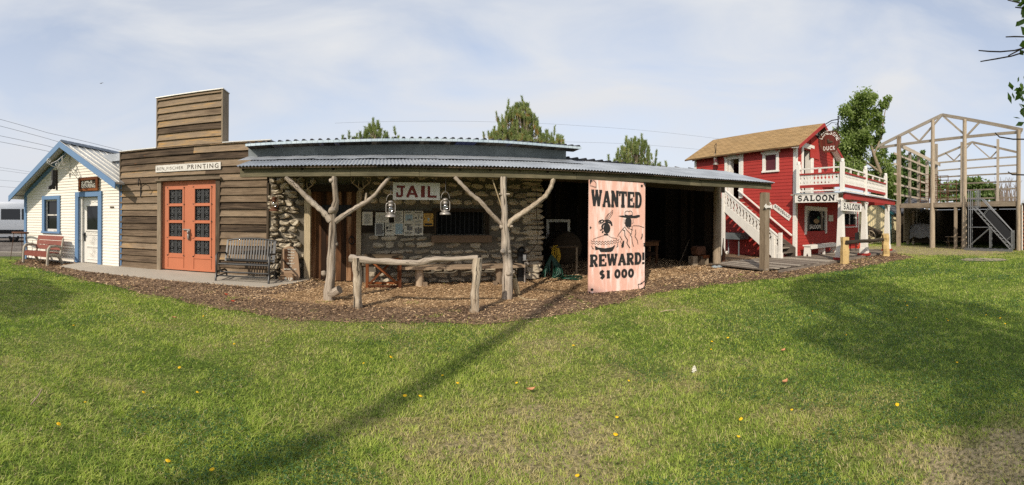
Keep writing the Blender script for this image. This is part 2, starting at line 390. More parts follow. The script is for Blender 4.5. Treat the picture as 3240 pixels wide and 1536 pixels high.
def _stone():
    nt = NT('field_stone'); g = nt.geo(); t = nt.tint(); n = nt.noise(g, 9, 7, .7)
    c = nt.ramp(nt.math('ADD', nt.math('MULTIPLY', n, .7), nt.math('MULTIPLY', t, .45)), [(.2, (.17, .14, .10)), (.45, (.36, .31, .23)), (.75, (.52, .45, .34)), (1, (.64, .57, .45))])
    return nt.done(c, .9, 0, .2, nt.bump(nt.noise(g, 25, 6, .7), .8, .02))
M['stone'] = _stone()
def _galv(name, a, b, rust=.66, rc=(.35, .14, .05), metal=.35, rough=.42, edge=.02):
    nt = NT(name); g = nt.geo(); n = nt.noise(nt.map(g, (1, 1, 1)), 1.4, 6, .6); n2 = nt.noise(g, 14, 5)
    c = nt.mix(nt.rng(n, .35, .65, 0, 1), c4(a), c4(b)); c = nt.mix(nt.rng(n2, .45, .7, 0, .35), c, c4([x * .6 for x in a]))
    c = nt.mix(nt.rng(nt.noise(nt.map(g, (1, 1, 1), (9, 3, 1)), .9, 6, .6), rust, rust + .05, 0, .8), c, c4(rc))
    return nt.done(c, rough, metal, .4, nt.bump(n2, .1, .01))
M['galv'] = _galv('galvanised_sheet', (.30, .325, .355), (.45, .48, .515), .69)
M['galv_dark'] = _galv('dull_zinc_flashing', (.125, .145, .155), (.205, .23, .24), .67, (.30, .26, .2), .2, .6)
M['roof_edge'] = _galv('pale_blue_roof_edge', (.42, .52, .58), (.58, .66, .70), .8)
M['roof_white'] = _galv('white_metal_roofing', (.55, .54, .50), (.66, .64, .59), .75)
M['roof_black'] = _galv('black_roofing', (.015, .015, .017), (.04, .04, .045), .9)
M['roof_blue'] = _galv('dark_blue_ridge_metal', (.05, .075, .11), (.10, .13, .18), .9)
def _shingle():
    nt = NT('tan_shingles'); uv = nt.coord('UV'); br = nt.t.nodes.new('ShaderNodeTexBrick')
    nt.set(br.inputs['Vector'], uv); nt.set(br.inputs['Scale'], 1.0); nt.set(br.inputs['Mortar Size'], .012); nt.set(br.inputs['Brick Width'], .36); nt.set(br.inputs['Row Height'], .15)
    nt.set(br.inputs['Color1'], (.29, .185, .080, 1)); nt.set(br.inputs['Color2'], (.40, .26, .12, 1)); nt.set(br.inputs['Mortar'], (.10, .06, .03, 1))
    n = nt.noise(nt.geo(), 3, 5); c = nt.mix(nt.rng(n, .4, .7, 0, .35), br.outputs[0], (.22, .15, .075, 1))
    return nt.done(c, .9, 0, .2, nt.bump(br.outputs[1], -.5, .01))
M['shingle'] = _shingle()
M['grey_shingle'] = flat('grey_shingles', (.10, .10, .11), .9, amt=.4, sc_=10)
def _glass(name, col, rough=.05):
    nt = NT(name); return nt.done(c4(col), rough, 0, .6)
M['glass'] = _glass('dark_window_glass', (.012, .014, .016))
M['glass_van'] = _glass('tinted_van_glass', (.012, .013, .015), .08)
M['curtain'] = flat('maroon_curtain', (.11, .02, .03), .8, amt=.5, sc_=30)
def _clear():
    nt = NT('clear_lantern_glass'); b = nt.t.nodes.new('ShaderNodeBsdfTransparent'); g = nt.t.nodes.new('ShaderNodeBsdfGlossy'); g.inputs['Roughness'].default_value = .08
    m = nt.t.nodes.new('ShaderNodeMixShader'); m.inputs[0].default_value = .22
    nt.t.links.new(b.outputs[0], m.inputs[1]); nt.t.links.new(g.outputs[0], m.inputs[2]); nt.t.links.new(m.outputs[0], nt.out.inputs[0]); return nt.m
M['clear'] = _clear()
def _pink():
    nt = NT('pink_brushed_poster_paint'); g = nt.geo(); n = nt.noise(nt.map(g, (7, 7, 1.1)), 1.3, 5, .65, .4)
    c = nt.mix(nt.rng(n, .47, .62, 0, .9), (.70, .41, .325, 1), (.80, .66, .60, 1)); c = nt.mix(nt.rng(nt.noise(g, 1.1, 3), .5, .75, 0, .5), c, (.80, .62, .55, 1))
    return nt.done(c, .55, 0, .3)
M['pink'] = _pink()
def _mesh():
    nt = NT('open_steel_mesh'); return nt.done((.05, .05, .052, 1), .6, .4, .3)
M['steel_mesh'] = _mesh()
FY = 10.2
def lerp(a, b, t): return a + (b - a) * t
def interp(pts, x):
    if x <= pts[0][0]: return pts[0][1]
    for (a, p), (b, q) in zip(pts, pts[1:]):
        if x <= b: return lerp(p, q, (x - a) / (b - a))
    return pts[-1][1]
def lapb(mb, F, x0, x1, z0, z1, tb=.03, tt=.008, tint=None, mi=0):
    """one lapped board on the local plane y = 0, proud towards -y"""
    vs = [F(x0, -tb, z0), F(x1, -tb, z0), F(x1, -tt, z1), F(x0, -tt, z1), F(x0, 0, z0), F(x1, 0, z0), F(x1, 0, z1), F(x0, 0, z1)]
    a, b = rnd.uniform(0, 60), rnd.uniform(0, 60); q = lambda i: ((x0, x1, x1, x0)[i % 4] + a, (z0, z0, z1, z1)[i % 4] + b)
    fs = [(0, 1, 2, 3), (4, 5, 1, 0), (1, 5, 6, 2), (4, 0, 3, 7), (3, 2, 6, 7)]
    mb.add(vs, fs, tint, [[q(i) if k == 0 else (q(i)[0], q(i)[1] + (.03 if i > 3 else 0)) for i in f] for k, f in enumerate(fs)], mi)
def segs(x0, x1, holes, z0, z1):
    out = [(x0, x1)]
    for hx0, hx1, hz0, hz1 in holes:
        if hz1 <= z0 + .02 or hz0 >= z1 - .02: continue
        nx = []
        for a, b in out:
            if hx0 > a: nx.append((a, min(b, hx0)))
            if hx1 < b: nx.append((max(a, hx1), b))
        out = [(a, b) for a, b in nx if b - a > .03]
    return out
def lapwall(mb, F, xr, z0, z1, expo, holes=(), tb=.03, tt=.008, joint=0, mi=0, wob=0.0):
    """xr(z) gives the span of a row at height z"""
    z = z0
    while z < z1 - .01:
        zt = min(z + expo, z1); a, b = xr(z), xr(zt)
        lo, hi = max(a[0], b[0]), min(a[1], b[1])
        if hi - lo > .03:
            for p, q in segs(lo, hi, holes, z, zt):
                cuts = [p, q]
                if joint and q - p > 2.4: cuts = [p, p + (q - p) * rnd.uniform(.35, .65), q]
                for c, d in zip(cuts, cuts[1:]):
                    w = rnd.uniform(-wob, wob)
                    lapb(mb, F, c, d, z + w, zt + .012, tb + rnd.uniform(0, wob), tt, None, mi)
        z = zt
def frame4(mb, F, x0, x1, z0, z1, w, y0=-.05, y1=.02, sill=None, tint=None, head=None, top=True):
    """casing of four boards on the plane, w wide, outside dimensions given"""
    d = y1 - y0; yc = (y0 + y1) / 2
    def bx(a, b, c, e, g=0):
        p = F((a + b) / 2, yc - g / 2, (c + e) / 2); ex = (F(1, 0, 0) - F(0, 0, 0)); ey = (F(0, 1, 0) - F(0, 0, 0))
        mb.box(p, (b - a, d + g, e - c), Matrix((ex, ey, Z)).transposed(), tint)
    hw = head or w
    bx(x0, x0 + w, z0, z1 - hw); bx(x1 - w, x1, z0, z1 - hw)
    if top: bx(x0, x1, z1 - hw, z1, .004)
    if sill: bx(x0 - .02, x1 + .02, z0 - sill, z0, .03)
def fbox(mb, F, x0, x1, y0, y1, z0, z1, tint=None, mi=0):
    ex = (F(1, 0, 0) - F(0, 0, 0)); ey = (F(0, 1, 0) - F(0, 0, 0))
    mb.box(F((x0 + x1) / 2, (y0 + y1) / 2, (z0 + z1) / 2), (x1 - x0, y1 - y0, z1 - z0), Matrix((ex, ey, Z)).transposed(), tint, mi)
ID = lambda x, y, z: V((x, y, z))
def FF(y0): return lambda x, y, z: V((x, y + y0, z))
F = FF(FY)

# ================================================================ shoe repair shop
sx0, sx1 = onY(80, 760, FY).x, onY(386, 760, FY).x
ap = onY(191, 447, 9.72); el = onY(30, 622, 9.72); er = onY(367, 574, 9.72)
pit = ((ap.z - el.z) / (ap.x - el.x) + (ap.z - er.z) / (er.x - ap.x)) / 2
def roofz(x): return ap.z - abs(x - ap.x) * pit
shop = thing('shoe_shop', 'small white clapboard shop with blue trim, blue door frame and a gabled metal roof', 'shop', (ap.x, 13, 0))
mb = MB()
def xr(z): return (max(sx0, ap.x - (ap.z - .12 - z) / pit), min(sx1, ap.x + (ap.z - .12 - z) / pit))
d0, d1 = onY(240, 835, FY), onY(324, 607, FY); dx0, dx1, dzt = d0.x, d1.x, onY(282, 607, FY).z
w0, w1 = onY(135, 735, FY), onY(192, 619, FY)
wx0, wx1, wz0, wz1 = w0.x, w1.x, onY(163, 733, FY).z, onY(163, 620, FY).z
lapwall(mb, F, xr, .08, ap.z - .15, .094, [(dx0 + .02, dx1 - .02, 0, dzt - .02), (wx0 + .02, wx1 - .02, wz0, wz1 - .02)], .024, .002)
body = [(sx0 + .01, .0), (sx1, .0), (sx1, roofz(sx1) - .14), (ap.x, ap.z - .14), (sx0 + .01, roofz(sx0) - .14)]
mb.prism([V((x, FY + .16, z)) for x, z in body], (0, 5.6, 0))
mb.build('wall', M['shop_white'], shop)
mb = MB(); e = .06                                     # gable roof with overhanging eaves
for s_, ex in ((-1, el.x), (1, er.x)):
    z1 = roofz(ex)
    mb.prism([V((ap.x, 9.72, ap.z)), V((ex, 9.72, z1)), V((ex, 9.72, z1 - e)), V((ap.x, 9.72, ap.z - e))], (0, 6.3, 0), .5, 0)
    for k in range(16 if s_ > 0 else 16):
        y = 9.9 + k * .38
        mb.bar((ap.x, y, ap.z + .012), (ex, y, z1 + .012), .05, .03, tint=.4)
mb.build('roof', M['roof_white'], shop)
mb = MB()
for k in range(18):
    y = 9.75 + k * .35; mb.prism([V((ap.x - .2, y, ap.z - .2 * pit + .05)), V((ap.x, y, ap.z + .06)), V((ap.x + .22, y, ap.z - .22 * pit + .05)), V((ap.x, y, ap.z + .015))], (0, .3, 0))
mb.build('ridge_cap', M['roof_blue'], shop)
mb = MB()
for ex in (el.x, er.x):
    z1 = roofz(ex); mb.prism([V((ap.x, 9.66, ap.z - .01)), V((ex, 9.66, z1 - .01)), V((ex, 9.66, z1 - .21)), V((ap.x, 9.66, ap.z - .21))], (0, .05, 0))
mb.each('fascia', M['blue'], shop)
mb = MB()
for ex in (el.x, er.x):                                # blue rake board against the wall and exposed lookouts
    xx = sx0 if ex < ap.x else sx1
    mb.prism([V((ap.x, FY - .04, ap.z - .13)), V((xx, FY - .04, roofz(xx) - .13)), V((xx, FY - .04, roofz(xx) - .29)), V((ap.x, FY - .04, ap.z - .29))], (0, .03, 0))
fbox(mb, F, sx0 - .03, sx0 + .10, -.045, .1, .02, roofz(sx0) - .2); fbox(mb, F, sx1 - .09, sx1 + .01, -.045, .1, .08, roofz(sx1) - .2)
mb.each('corner_trim', M['blue'], shop)
mb = MB(); zz = roofz(sx0 - .25) - .14; mb.bar((sx0 - .25, 9.75, zz), (sx0 - .25, 15.8, zz), .06, .12)
mb.build('rafter_tail', M['shop_white'], shop)
g0 = onY(272, 505, 11.4); g1 = onY(392, 486, 11.4)     # corrugated wall and flashing where the roof meets the neighbour
mb = MB(); mb.grid(lambda a, b: (lerp(g0.x - .6, -7.45, a), 11.4 + .018 * math.cos(a * 170), lerp(2.3, g1.z - .2, b)), 340, 1)
mb.build('infill_wall', M['galv'], shop)
mb = MB(); mb.prism([V((g0.x - .5, 11.3, g1.z - .3)), V((-7.45, 11.3, g1.z - .22)), V((-7.45, 11.3, g1.z + .02)), V((g0.x - .2, 11.3, g1.z - .02))], (0, .25, 0)); mb.build('flashing', M['galv'], shop)
mb = MB(); frame4(mb, F, wx0, wx1, wz0, wz1, .13, -.05, .02, sill=.06); win = mb.build('window', M['blue'], shop)
ix0, ix1 = wx0 + .13, wx1 - .13; mb = MB()
fbox(mb, F, ix0, ix0 + .05, .05, .1, wz0, wz1 - .13); fbox(mb, F, ix1 - .05, ix1, .05, .1, wz0, wz1 - .13)
zm = (wz0 + wz1) / 2 - .05
for a, b in ((wz0, wz0 + .09), (zm - .02, zm + .025), (wz1 - .18, wz1 - .13)): fbox(mb, F, ix0, ix1, .045, .098, a, b)
mb.build('sash', M['white_worn'], win)
mb = MB(); fbox(mb, F, ix0, ix1, .08, .088, wz0, wz1 - .13); mb.build('pane', M['glass'], win)
mb = MB(); frame4(mb, F, dx0, dx1, .1, dzt, .14, -.06, .02, head=.16); mb.build('door_frame', M['blue'], shop)
jx0, jx1 = dx0 + .14, dx1 - .14; gx0, gx1 = jx0 + .27, jx1 - .02
mb = MB(); fbox(mb, F, jx0, jx0 + .12, .02, .14, .1, dzt - .16)
zg0, zg1 = onY(290, 728, FY).z, onY(290, 652, FY).z
lx0, lx1 = jx0 + .12, jx1
mb2 = MB(); fbox(mb2, F, lx0, gx0, .08, .13, .12, dzt - .18); fbox(mb2, F, gx0, gx1, .08, .13, .12, zg0); fbox(mb2, F, gx0, gx1, .08, .13, zg1, dzt - .18)
fbox(mb2, F, gx1, lx1, .08, .13, .12, dzt - .18)
fbox(mb2, F, gx0 - .05, gx1 + .02, .05, .085, zg0 - .05, zg0); fbox(mb2, F, gx0 - .05, gx1 + .02, .05, .085, zg1, zg1 + .05)
for cz in (zg0 - .35, .42):                              # carved starburst panels
    fbox(mb2, F, gx0, gx1 - .02, .06, .082, cz - .2, cz - .185); fbox(mb2, F, gx0, gx1 - .02, .06, .082, cz + .185, cz + .2)
    for k in range(16):
        a = 2 * PI * k / 16; cx = (gx0 + gx1) / 2
        mb2.bar(F(cx + .03 * math.cos(a), .078, cz + .03 * math.sin(a)), F(cx + .17 * math.cos(a), .078, cz + .16 * math.sin(a)), .012, .012)
for k in range(10): mb2.blob(F(lerp(gx0, gx1, (k + .5) / 10), .078, zg0 - .11 + .015 * math.sin(k * 2)), (.028, .012, .018), k, 1); mb2.blob(F(lerp(gx0 + .1, gx1 - .1, (k + .5) / 10), .078, zg1 + .13 + .02 * math.sin(k * 1.3)), (.02, .01, .016), k, 1)
mb.build('door_jamb', M['white_worn'], shop); door = mb2.build('door', M['white'], shop)
mb = MB(); fbox(mb, F, gx0, gx1, .1, .108, zg0, zg1); mb.build('pane', M['glass'], door)
mb = MB(); hx, hz = lx0 + .07, onY(267, 750, FY).z; mb.box(F(hx, .07, hz), (.055, .02, .28)); mb.blob(F(hx, .02, hz + .07), (.035, .035, .035), amp=0); mb.build('handle', M['iron'], door)
# things hung on the shop
q = onY(250, 606, FY - .06); q2 = onY(311, 562, FY - .06); sw, sh = q2.x - q.x, .0
zb, zt = onY(280, 605, FY).z, onY(280, 563, FY).z
sg = thing('shop_sign', 'dark board reading shoe repairing in a rustic bark frame above the blue shop door', 'sign', (q.x + sw / 2, FY, zb))
Fs = frame((q.x + sw / 2, FY - .05, (zb + zt) / 2), 0); h2 = (zt - zb) / 2; w2 = sw / 2
mb = MB(); mb.box(Fs(0, 0, 0), (sw - .1, .03, h2 * 2 - .1)); mb.build('board', M['dark_wood'], sg)
mb = MB()
for a, b, c, d in ((-w2, w2, h2 - .08, h2), (-w2, w2, -h2, -h2 + .08), (-w2, -w2 + .08, -h2 + .08, h2 - .08), (w2 - .08, w2, -h2 + .08, h2 - .08)):
    mb.box(Fs((a + b) / 2, -.02, (c + d) / 2), (b - a, .07, d - c))
mb.build('sign_frame', M['red_wood'], sg)
mb = MB(); text(mb, '& SHOE', Fs(-w2 + .12, -.017, .03), (1, 0, 0), Z, sw * .55, .13, .01); text(mb, 'REPAIRING.', Fs(-w2 + .1, -.017, -h2 + .1), (1, 0, 0), Z, sw - .2, .13, .01); mb.build('lettering', M['paper'], sg)
q = onY(354, 656, FY - .03); mb = MB().box(q, (.14, .02, .045)); tag(mb.build('number_plaque', M['dark_wood']), 'tiny dark plaque on the white boards right of the blue shop door', 'plaque')
# white scroll bracket and hanging boot
bx = onY(222, 530, FY).x; bz = onX(190, 520, bx).z
br = thing('scroll_bracket', 'white wrought iron scroll bracket projecting from the shop gable', 'bracket', (bx, FY, bz))
def scroll(mb, c, r0, r1, a0, turns, rad, plane, n=26):
    pts = []
    for i in range(n + 1):
        t = i / n; a = math.radians(a0) + turns * 2 * PI * t; r = lerp(r0, r1, t); pts.append(plane(c[0] + r * math.cos(a), c[1] + r * math.sin(a)))
    mb.tube(pts, rad, 5)
P = lambda a, b: V((bx, FY - a, bz + b)); mb = MB()     # a = out from the wall, b = up
mb.bar(P(.02, -.42), P(.02, .42), .05, .02); mb.build('wall_plate', M['white_worn'], br)
mb = MB(); scroll(mb, (.24, .16), .22, .04, 200, -1.4, .016, P); scroll(mb, (.62, -.02), .12, .03, 60, 1.3, .014, P); scroll(mb, (1.0, .06), .10, .02, 250, 1.4, .014, P)
mb.tube([P(.02, -.12), P(.3, -.1), P(.6, -.14), P(.9, -.08), P(1.08, .0)], .015, 5); mb.tube([P(.02, .36), P(.2, .38), P(.45, .22), P(.62, .1), P(.9, -.02)], .014, 5)
mb.tube([P(.02, -.4), P(.06, -.25), P(.2, -.15)], .014, 5); scroll(mb, (.35, .02), .1, .02, 0, 1.2, .012, P)
mb.build('scrollwork', M['white_worn'], br)
bt = thing('boot_sign', 'black boot shaped trade sign hanging from the white scroll bracket', 'sign', P(.8, -.2))
prof = [(.70, -.22), (.86, -.22), (.87, -.55), (.90, -.70), (1.03, -.78), (1.06, -.84), (.9, -.85), (.84, -.82), (.80, -.84), (.74, -.84), (.72, -.7), (.69, -.5)]
mb = MB(); mb.prism([P(a, b) + V((-.03, 0, 0)) for a, b in prof], (.06, 0, 0)); mb.build('boot', M['black'], bt)
mb = MB(); mb.box(P(.64, -.53), (.03, .07, .66)); mb.build('backing_board', M['dark_wood'], bt)
mb = MB()
for a in (.66, .84): mb.tube([P(a, -.06), P(a, -.21)], .006, 4)
mb.each('hanger', M['iron'], bt)
# faded red bench
rb = thing('park_bench', 'faded red slatted bench with chunky beige arms against the white shop', 'bench', (-10.3, 9.6, 0))
rb.matrix_basis = Matrix.Translation((onG(132, 836).x, 9.63, 0)) @ Matrix.Rotation(-.06, 4, 'Z')
rb.location, rb.rotation_euler = (onG(132, 836).x, 9.63, 0), (0, 0, -.06); RB = rb.matrix_basis
mb = MB(); W_ = .62
for k in range(3): mb.box(RB @ V((0, -.22 + k * .17, .42 - k * .01)), (W_ * 2 - .05, .15, .035))
mb.box(RB @ V((0, -.30, .34)), (W_ * 2 - .05, .03, .13)); mb.build('seat', M['bench_red'], rb)
mb = MB(); rt = Matrix.Rotation(-.25, 3, 'X')
for k in range(3): mb.box(RB @ V((0, .24 + k * .042, .56 + k * .16)), (W_ * 2 - .02, .03, .145), rt)
mb.build('backrest', M['bench_red'], rb)
for s_ in (-1, 1):
    mb = MB(); x = s_ * (W_ + .02)
    mb.tube([RB @ V(p) for p in ((x, -.36, 0), (x, -.34, .35), (x, -.32, .55), (x, -.24, .63), (x, .0, .64), (x, .2, .6), (x, .26, .5))], [.05, .048, .05, .05, .045, .042, .04], 6)
    mb.tube([RB @ V(p) for p in ((x, -.34, .36), (x, -.1, .36), (x, .15, .28), (x, .33, .0))], [.05, .05, .055, .055], 6)
    mb.tube([RB @ V(p) for p in ((x, .2, .3), (x, .26, .5), (x, .34, .88))], [.045, .04, .035], 6)
    mb.build('arm_frame', M['beige'], rb)
ps = onG(57, 824); st = thing('plant_stand', 'rusty three legged iron stand with an oval hoop top left of the red bench', 'stand', (ps.x, ps.y, 0))
zt = onR(60, 737, math.hypot(ps.x, ps.y)).z; c0 = onR(64, 737, math.hypot(ps.x, ps.y))
mb = MB(); mb.tube([c0 + V((.38 * math.cos(a), .2 * math.sin(a), .0)) for a in [2 * PI * i / 20 for i in range(20)]], .035, 6, closed=True); mb.build('hoop', M['rust'], st)
for a, b in ((-.25, -.16), (-.02, .1), (.36, .02)):
    mb = MB(); mb.bar(c0 + V((a * .8, b * .8, 0)), V((c0.x + a * 1.25, c0.y + b * 1.3, 0)), .018); mb.build('leg', M['rust'], st)
# ================================================================ white van
vc = onG(34, 764); vr = math.atan2(-vc.x, vc.y); van = thing('parked_van', 'white passenger van parked on the gravel beyond the shop', 'van', (vc.x, vc.y, 0), vr)
Fv = lambda x, y, z: van.matrix_basis @ V((x, y, z))
mb = MB(); prof = [(-.94, .26), (-1.0, .45), (-1.02, .9), (-1.0, 1.35), (-.88, 2.15), (-.76, 2.45), (-.5, 2.55), (0, 2.58), (.5, 2.55), (.76, 2.45), (.88, 2.15), (1.0, 1.35), (1.02, .9), (1.0, .45), (.94, .26)]
xs = [(-4.35, .5), (-4.3, .55), (-3.85, .9), (-3.35, 1), (1.62, 1), (1.7, .95)]
rows = [[Fv(x, y, .26 + (z - .26) * s_) for y, z in prof] for x, s_ in xs]; n = len(prof)
mb.add([p for r in rows for p in r], [(i * n + j, (i + 1) * n + j, (i + 1) * n + j + 1, i * n + j + 1) for i in range(len(xs) - 1) for j in range(n - 1)] + [tuple(range(n)), tuple(range((len(xs) - 1) * n, len(xs) * n))[::-1]], .5, None, 0, True)
mb.build('body', paint('van_white', (.86, .87, .88), .3, .03, spec=.6, bump=0), van)
for a, b in ((-3.2, -2.05), (-1.95, -.72), (-.62, .60), (.68, 1.5)):
    mb = MB(); y = lambda z: -(1.0 - (z - 1.35) * .15) - .008
    mb.prism([Fv(a, y(1.42), 1.42), Fv(b, y(1.42), 1.42), Fv(b, y(2.1), 2.1), Fv(a, y(2.1), 2.1)], Fv(0, .02, 0) - Fv(0, 0, 0)); mb.build('window', M['glass_van'], van)
mb = MB(); mb.box(Fv(-1.0, -1.03, .66), (5.2, .04, .24), Matrix.Rotation(vr, 3, 'Z')); mb.box(Fv(-1.0, -.98, .28), (5.0, .06, .08), Matrix.Rotation(vr, 3, 'Z')); mb.each('side_moulding', M['rubber'], van)
for x in (-3.3, .2):
    for y in (-.86, .86):
        mb = MB(); mb.lathe([(.2, -.12), (.33, -.12), (.35, -.08), (.35, .08), (.33, .12), (.2, .12)], Fv(x, y, .35), 20, Fv(0, 1, 0) - Fv(0, 0, 0)); wh = mb.build('wheel', M['rubber'], van)
        mb = MB(); mb.lathe([(.0, -.1), (.2, -.1), (.21, -.06)], Fv(x, y, .35), 14, Fv(0, 1, 0) - Fv(0, 0, 0)); mb.build('rim', M['steel'], wh)
# ================================================================ printing shop
pr = thing('printing_shop', 'weathered brown plank shop with a tall stepped false front', 'shop', (-5, 13, 0))
px0, px1 = onY(383, 700, FY).x, onY(846, 600, FY).x
zl, zr = onY(383, 484, FY).z, onY(845, 440, FY).z; ztop = (zl + zr) / 2
qx0, qx1 = onY(500, 400, FY).x, onY(703, 400, FY).x; qz = (onY(500, 316, FY).z + onY(703, 277, FY).z) / 2
fx0, fx1 = onY(502, 700, FY).x, onY(695, 700, FY).x; fz = (onY(514, 580, FY).z + onY(690, 562, FY).z) / 2
mb = MB(); lapwall(mb, F, lambda z: (px0, px1), .1, ztop, .192, [(fx0, fx1, 0, fz)], .052, .004, 1, 0, .008)
lapwall(mb, F, lambda z: (qx0, qx1), ztop, qz, .192, [], .052, .004, 1, 0, .008)
mb.build('wall', M['siding'], pr)
mb = MB(); fbox(mb, F, px0 + .02, px1, .14, 5.5, .0, ztop - .02); fbox(mb, F, qx0 + .03, qx1 - .01, .02, .42, ztop - .02, qz - .01)
fbox(mb, F, px0 + .01, fx0, .0, .14, .05, ztop - .02); fbox(mb, F, fx1, px1, .0, .14, .05, ztop - .02); fbox(mb, F, fx0, fx1, .0, .14, fz, ztop - .02)
mb.build('framing', M['grey_wood'], pr)
mb = MB(); fbox(mb, F, qx1 - .008, qx1 + .03, -.05, .42, ztop, qz - .005); fbox(mb, F, qx0 - .03, qx0 + .008, -.05, .42, ztop, qz - .005)
fbox(mb, F, px0 - .03, px0 + .005, -.05, .4, .1, ztop - .01); fbox(mb, F, px1 - .005, px1 + .05, -.055, .1, .1, 2.5); mb.each('corner_board', M['grey_wood'], pr)
mb = MB()
for a, b, z in ((px0 - .05, qx0 - .03, ztop), (qx1 + .03, px1 + .1, ztop), (qx0 - .05, qx1 + .05, qz)):
    fbox(mb, F, a, b, -.07, .44, z - .012, z + .012)
mb.each('roof_cap', M['roof_white'], pr)
mb = MB(); w = .1
fbox(mb, F, fx0 - .02, fx0 + w, -.06, .12, .1, fz); fbox(mb, F, fx1 - w, fx1 + .02, -.06, .12, .1, fz); fbox(mb, F, fx0 - .06, fx1 + .06, -.12, .1, fz, fz + .05); mb.build('door_frame', M['grey_wood'], pr)
ox0, ox1 = fx0 + w, fx1 - w; mid = (ox0 + ox1) / 2 - .03; pz = [(onY(552, a, FY).z, onY(552, b, FY).z) for a, b in ((644, 600), (697, 653), (749, 706), (802, 759))]
for a, b, gx0, gx1 in ((ox0, mid, onY(533, 700, FY).x, onY(575, 700, FY).x), (mid, ox1, onY(616, 700, FY).x, onY(663, 700, FY).x)):
    mb = MB(); yb = .04 if a == ox0 else .02
    fbox(mb, F, a + .004, gx0, yb, yb + .05, .13, fz - .01); fbox(mb, F, gx1, b - .004, yb, yb + .05, .13, fz - .01)
    zs = [.13] + [z for pq in reversed(pz) for z in pq] + [fz - .01]
    for i in range(0, len(zs), 2): fbox(mb, F, gx0, gx1, yb, yb + .05, zs[i], zs[i + 1])
    for i in range(1, len(zs) - 1, 2):                   # mouldings round each pane and a recessed lower panel
        frame4(mb, FF(FY + yb), gx0 - .05, gx1 + .05, zs[i] - .045, zs[i + 1] + .045, .045, -.014, 0)
    frame4(mb, FF(FY + yb), gx0 - .05, gx1 + .05, .2, pz[3][0] - .1, .02, -.012, 0)
    lf = mb.build('door', M['orange'], pr)
    for z0, z1 in pz:
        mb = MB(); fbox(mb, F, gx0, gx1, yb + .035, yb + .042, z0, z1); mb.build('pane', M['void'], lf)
        mb = MB(); cx = (gx0 + gx1) / 2; hh = (z1 - z0); ww = (gx1 - gx0) / 2
        PP = lambda a_, b_: V((a_, FY + yb + .02, b_))
        for dx in (-.03, 0, .03): mb.bar(PP(cx + dx, z0), PP(cx + dx, z1), .009)
        for s_ in (-1, 1):
            for k in range(3):
                c = (cx + s_ * ww * .55, z0 + hh * (k + .5) / 3); r = hh / 6.3
                scroll(mb, c, r, .012, 180 if s_ > 0 else 0, s_ * -1.6 if k % 2 else s_ * 1.6, .0065, PP, 22)
            mb.bar(PP(cx + s_ * (ww - .01), z0), PP(cx + s_ * (ww - .01), z1), .008)
        mb.build('grille', M['grille'], lf)
    mb = MB()
    for z0, z1 in pz:
        for xx in (gx0 - .05, gx1 + .05): mb.blob(V((xx, FY + yb - .012, z1 + .055)), (.02, .018, .02), amp=0, sub=1)
    for xx in (gx0 - .05, gx1 + .05): mb.blob(V((xx, FY + yb - .012, pz[3][0] - .06)), (.02, .018, .02), amp=0, sub=1)
    mb.each('rosette_bolt', M['bench_metal'], lf)
    if a == mid:
        mb = MB(); hz = onY(600, 742, FY).z; mb.box((mid + .05, FY - .0, hz), (.07, .03, .3)); mb.blob((mid + .05, FY - .05, hz + .06), (.03, .03, .05)); mb.blob((mid + .05, FY - .03, hz - .06), (.035, .02, .09)); mb.build('handle', M['silver'], lf)
        mb = MB(); mb.box((mid - .05, FY + .01, hz + .13), (.16, .03, .035)); mb.build('bolt_latch', M['silver'], lf)
q0, q1 = onY(496, 540, FY).x, onY(701, 520, FY).x; z0, z1 = onY(598, 541, FY).z, onY(598, 519, FY).z
sg = thing('shop_sign', 'long white board printing signboard above the orange double doors', 'sign', ((q0 + q1) / 2, FY, z0))
mb = MB(); mb.box(((q0 + q1) / 2, FY - .055, (z0 + z1) / 2), (q1 - q0, .025, z1 - z0)); mb.build('board', M['white_worn'], sg)
mb = MB(); text(mb, 'BEN FISCHER', (q0 + .05, FY - .069, z0 + .05), (1, 0, 0), Z, (q1 - q0) * .42, .085, 0, 1.25); text(mb, 'PRINTING', (lerp(q0, q1, .51), FY - .069, z0 + .035), (1, 0, 0), Z, (q1 - q0) * .46, .125, .012, 1.3); mb.build('lettering', M['dark_wood'], sg)
hx, hz = onY(448, 600, FY).x, onY(448, 618, FY).z; hk = thing('iron_hook', 'black curled iron wall hook between the white shop and the orange doors', 'hook', (hx, FY, hz))
mb = MB(); PP = lambda a_, b_: V((hx + a_ * .35, FY - .04 - a_, hz + b_))
mb.tube([PP(0, 0), PP(.02, .28), PP(.1, .42), PP(.22, .46), PP(.3, .38), PP(.29, .28), PP(.25, .25)], .013, 5); mb.tube([PP(0, .1), PP(.04, .2), PP(.0, .3), PP(-.06, .36)], .01, 5); mb.build('hook', M['iron'], hk)
mb = MB(); mb.box(V((hx, FY - .045, hz + .08)), (.035, .02, .28)); mb.build('back_plate', M['iron'], hk)
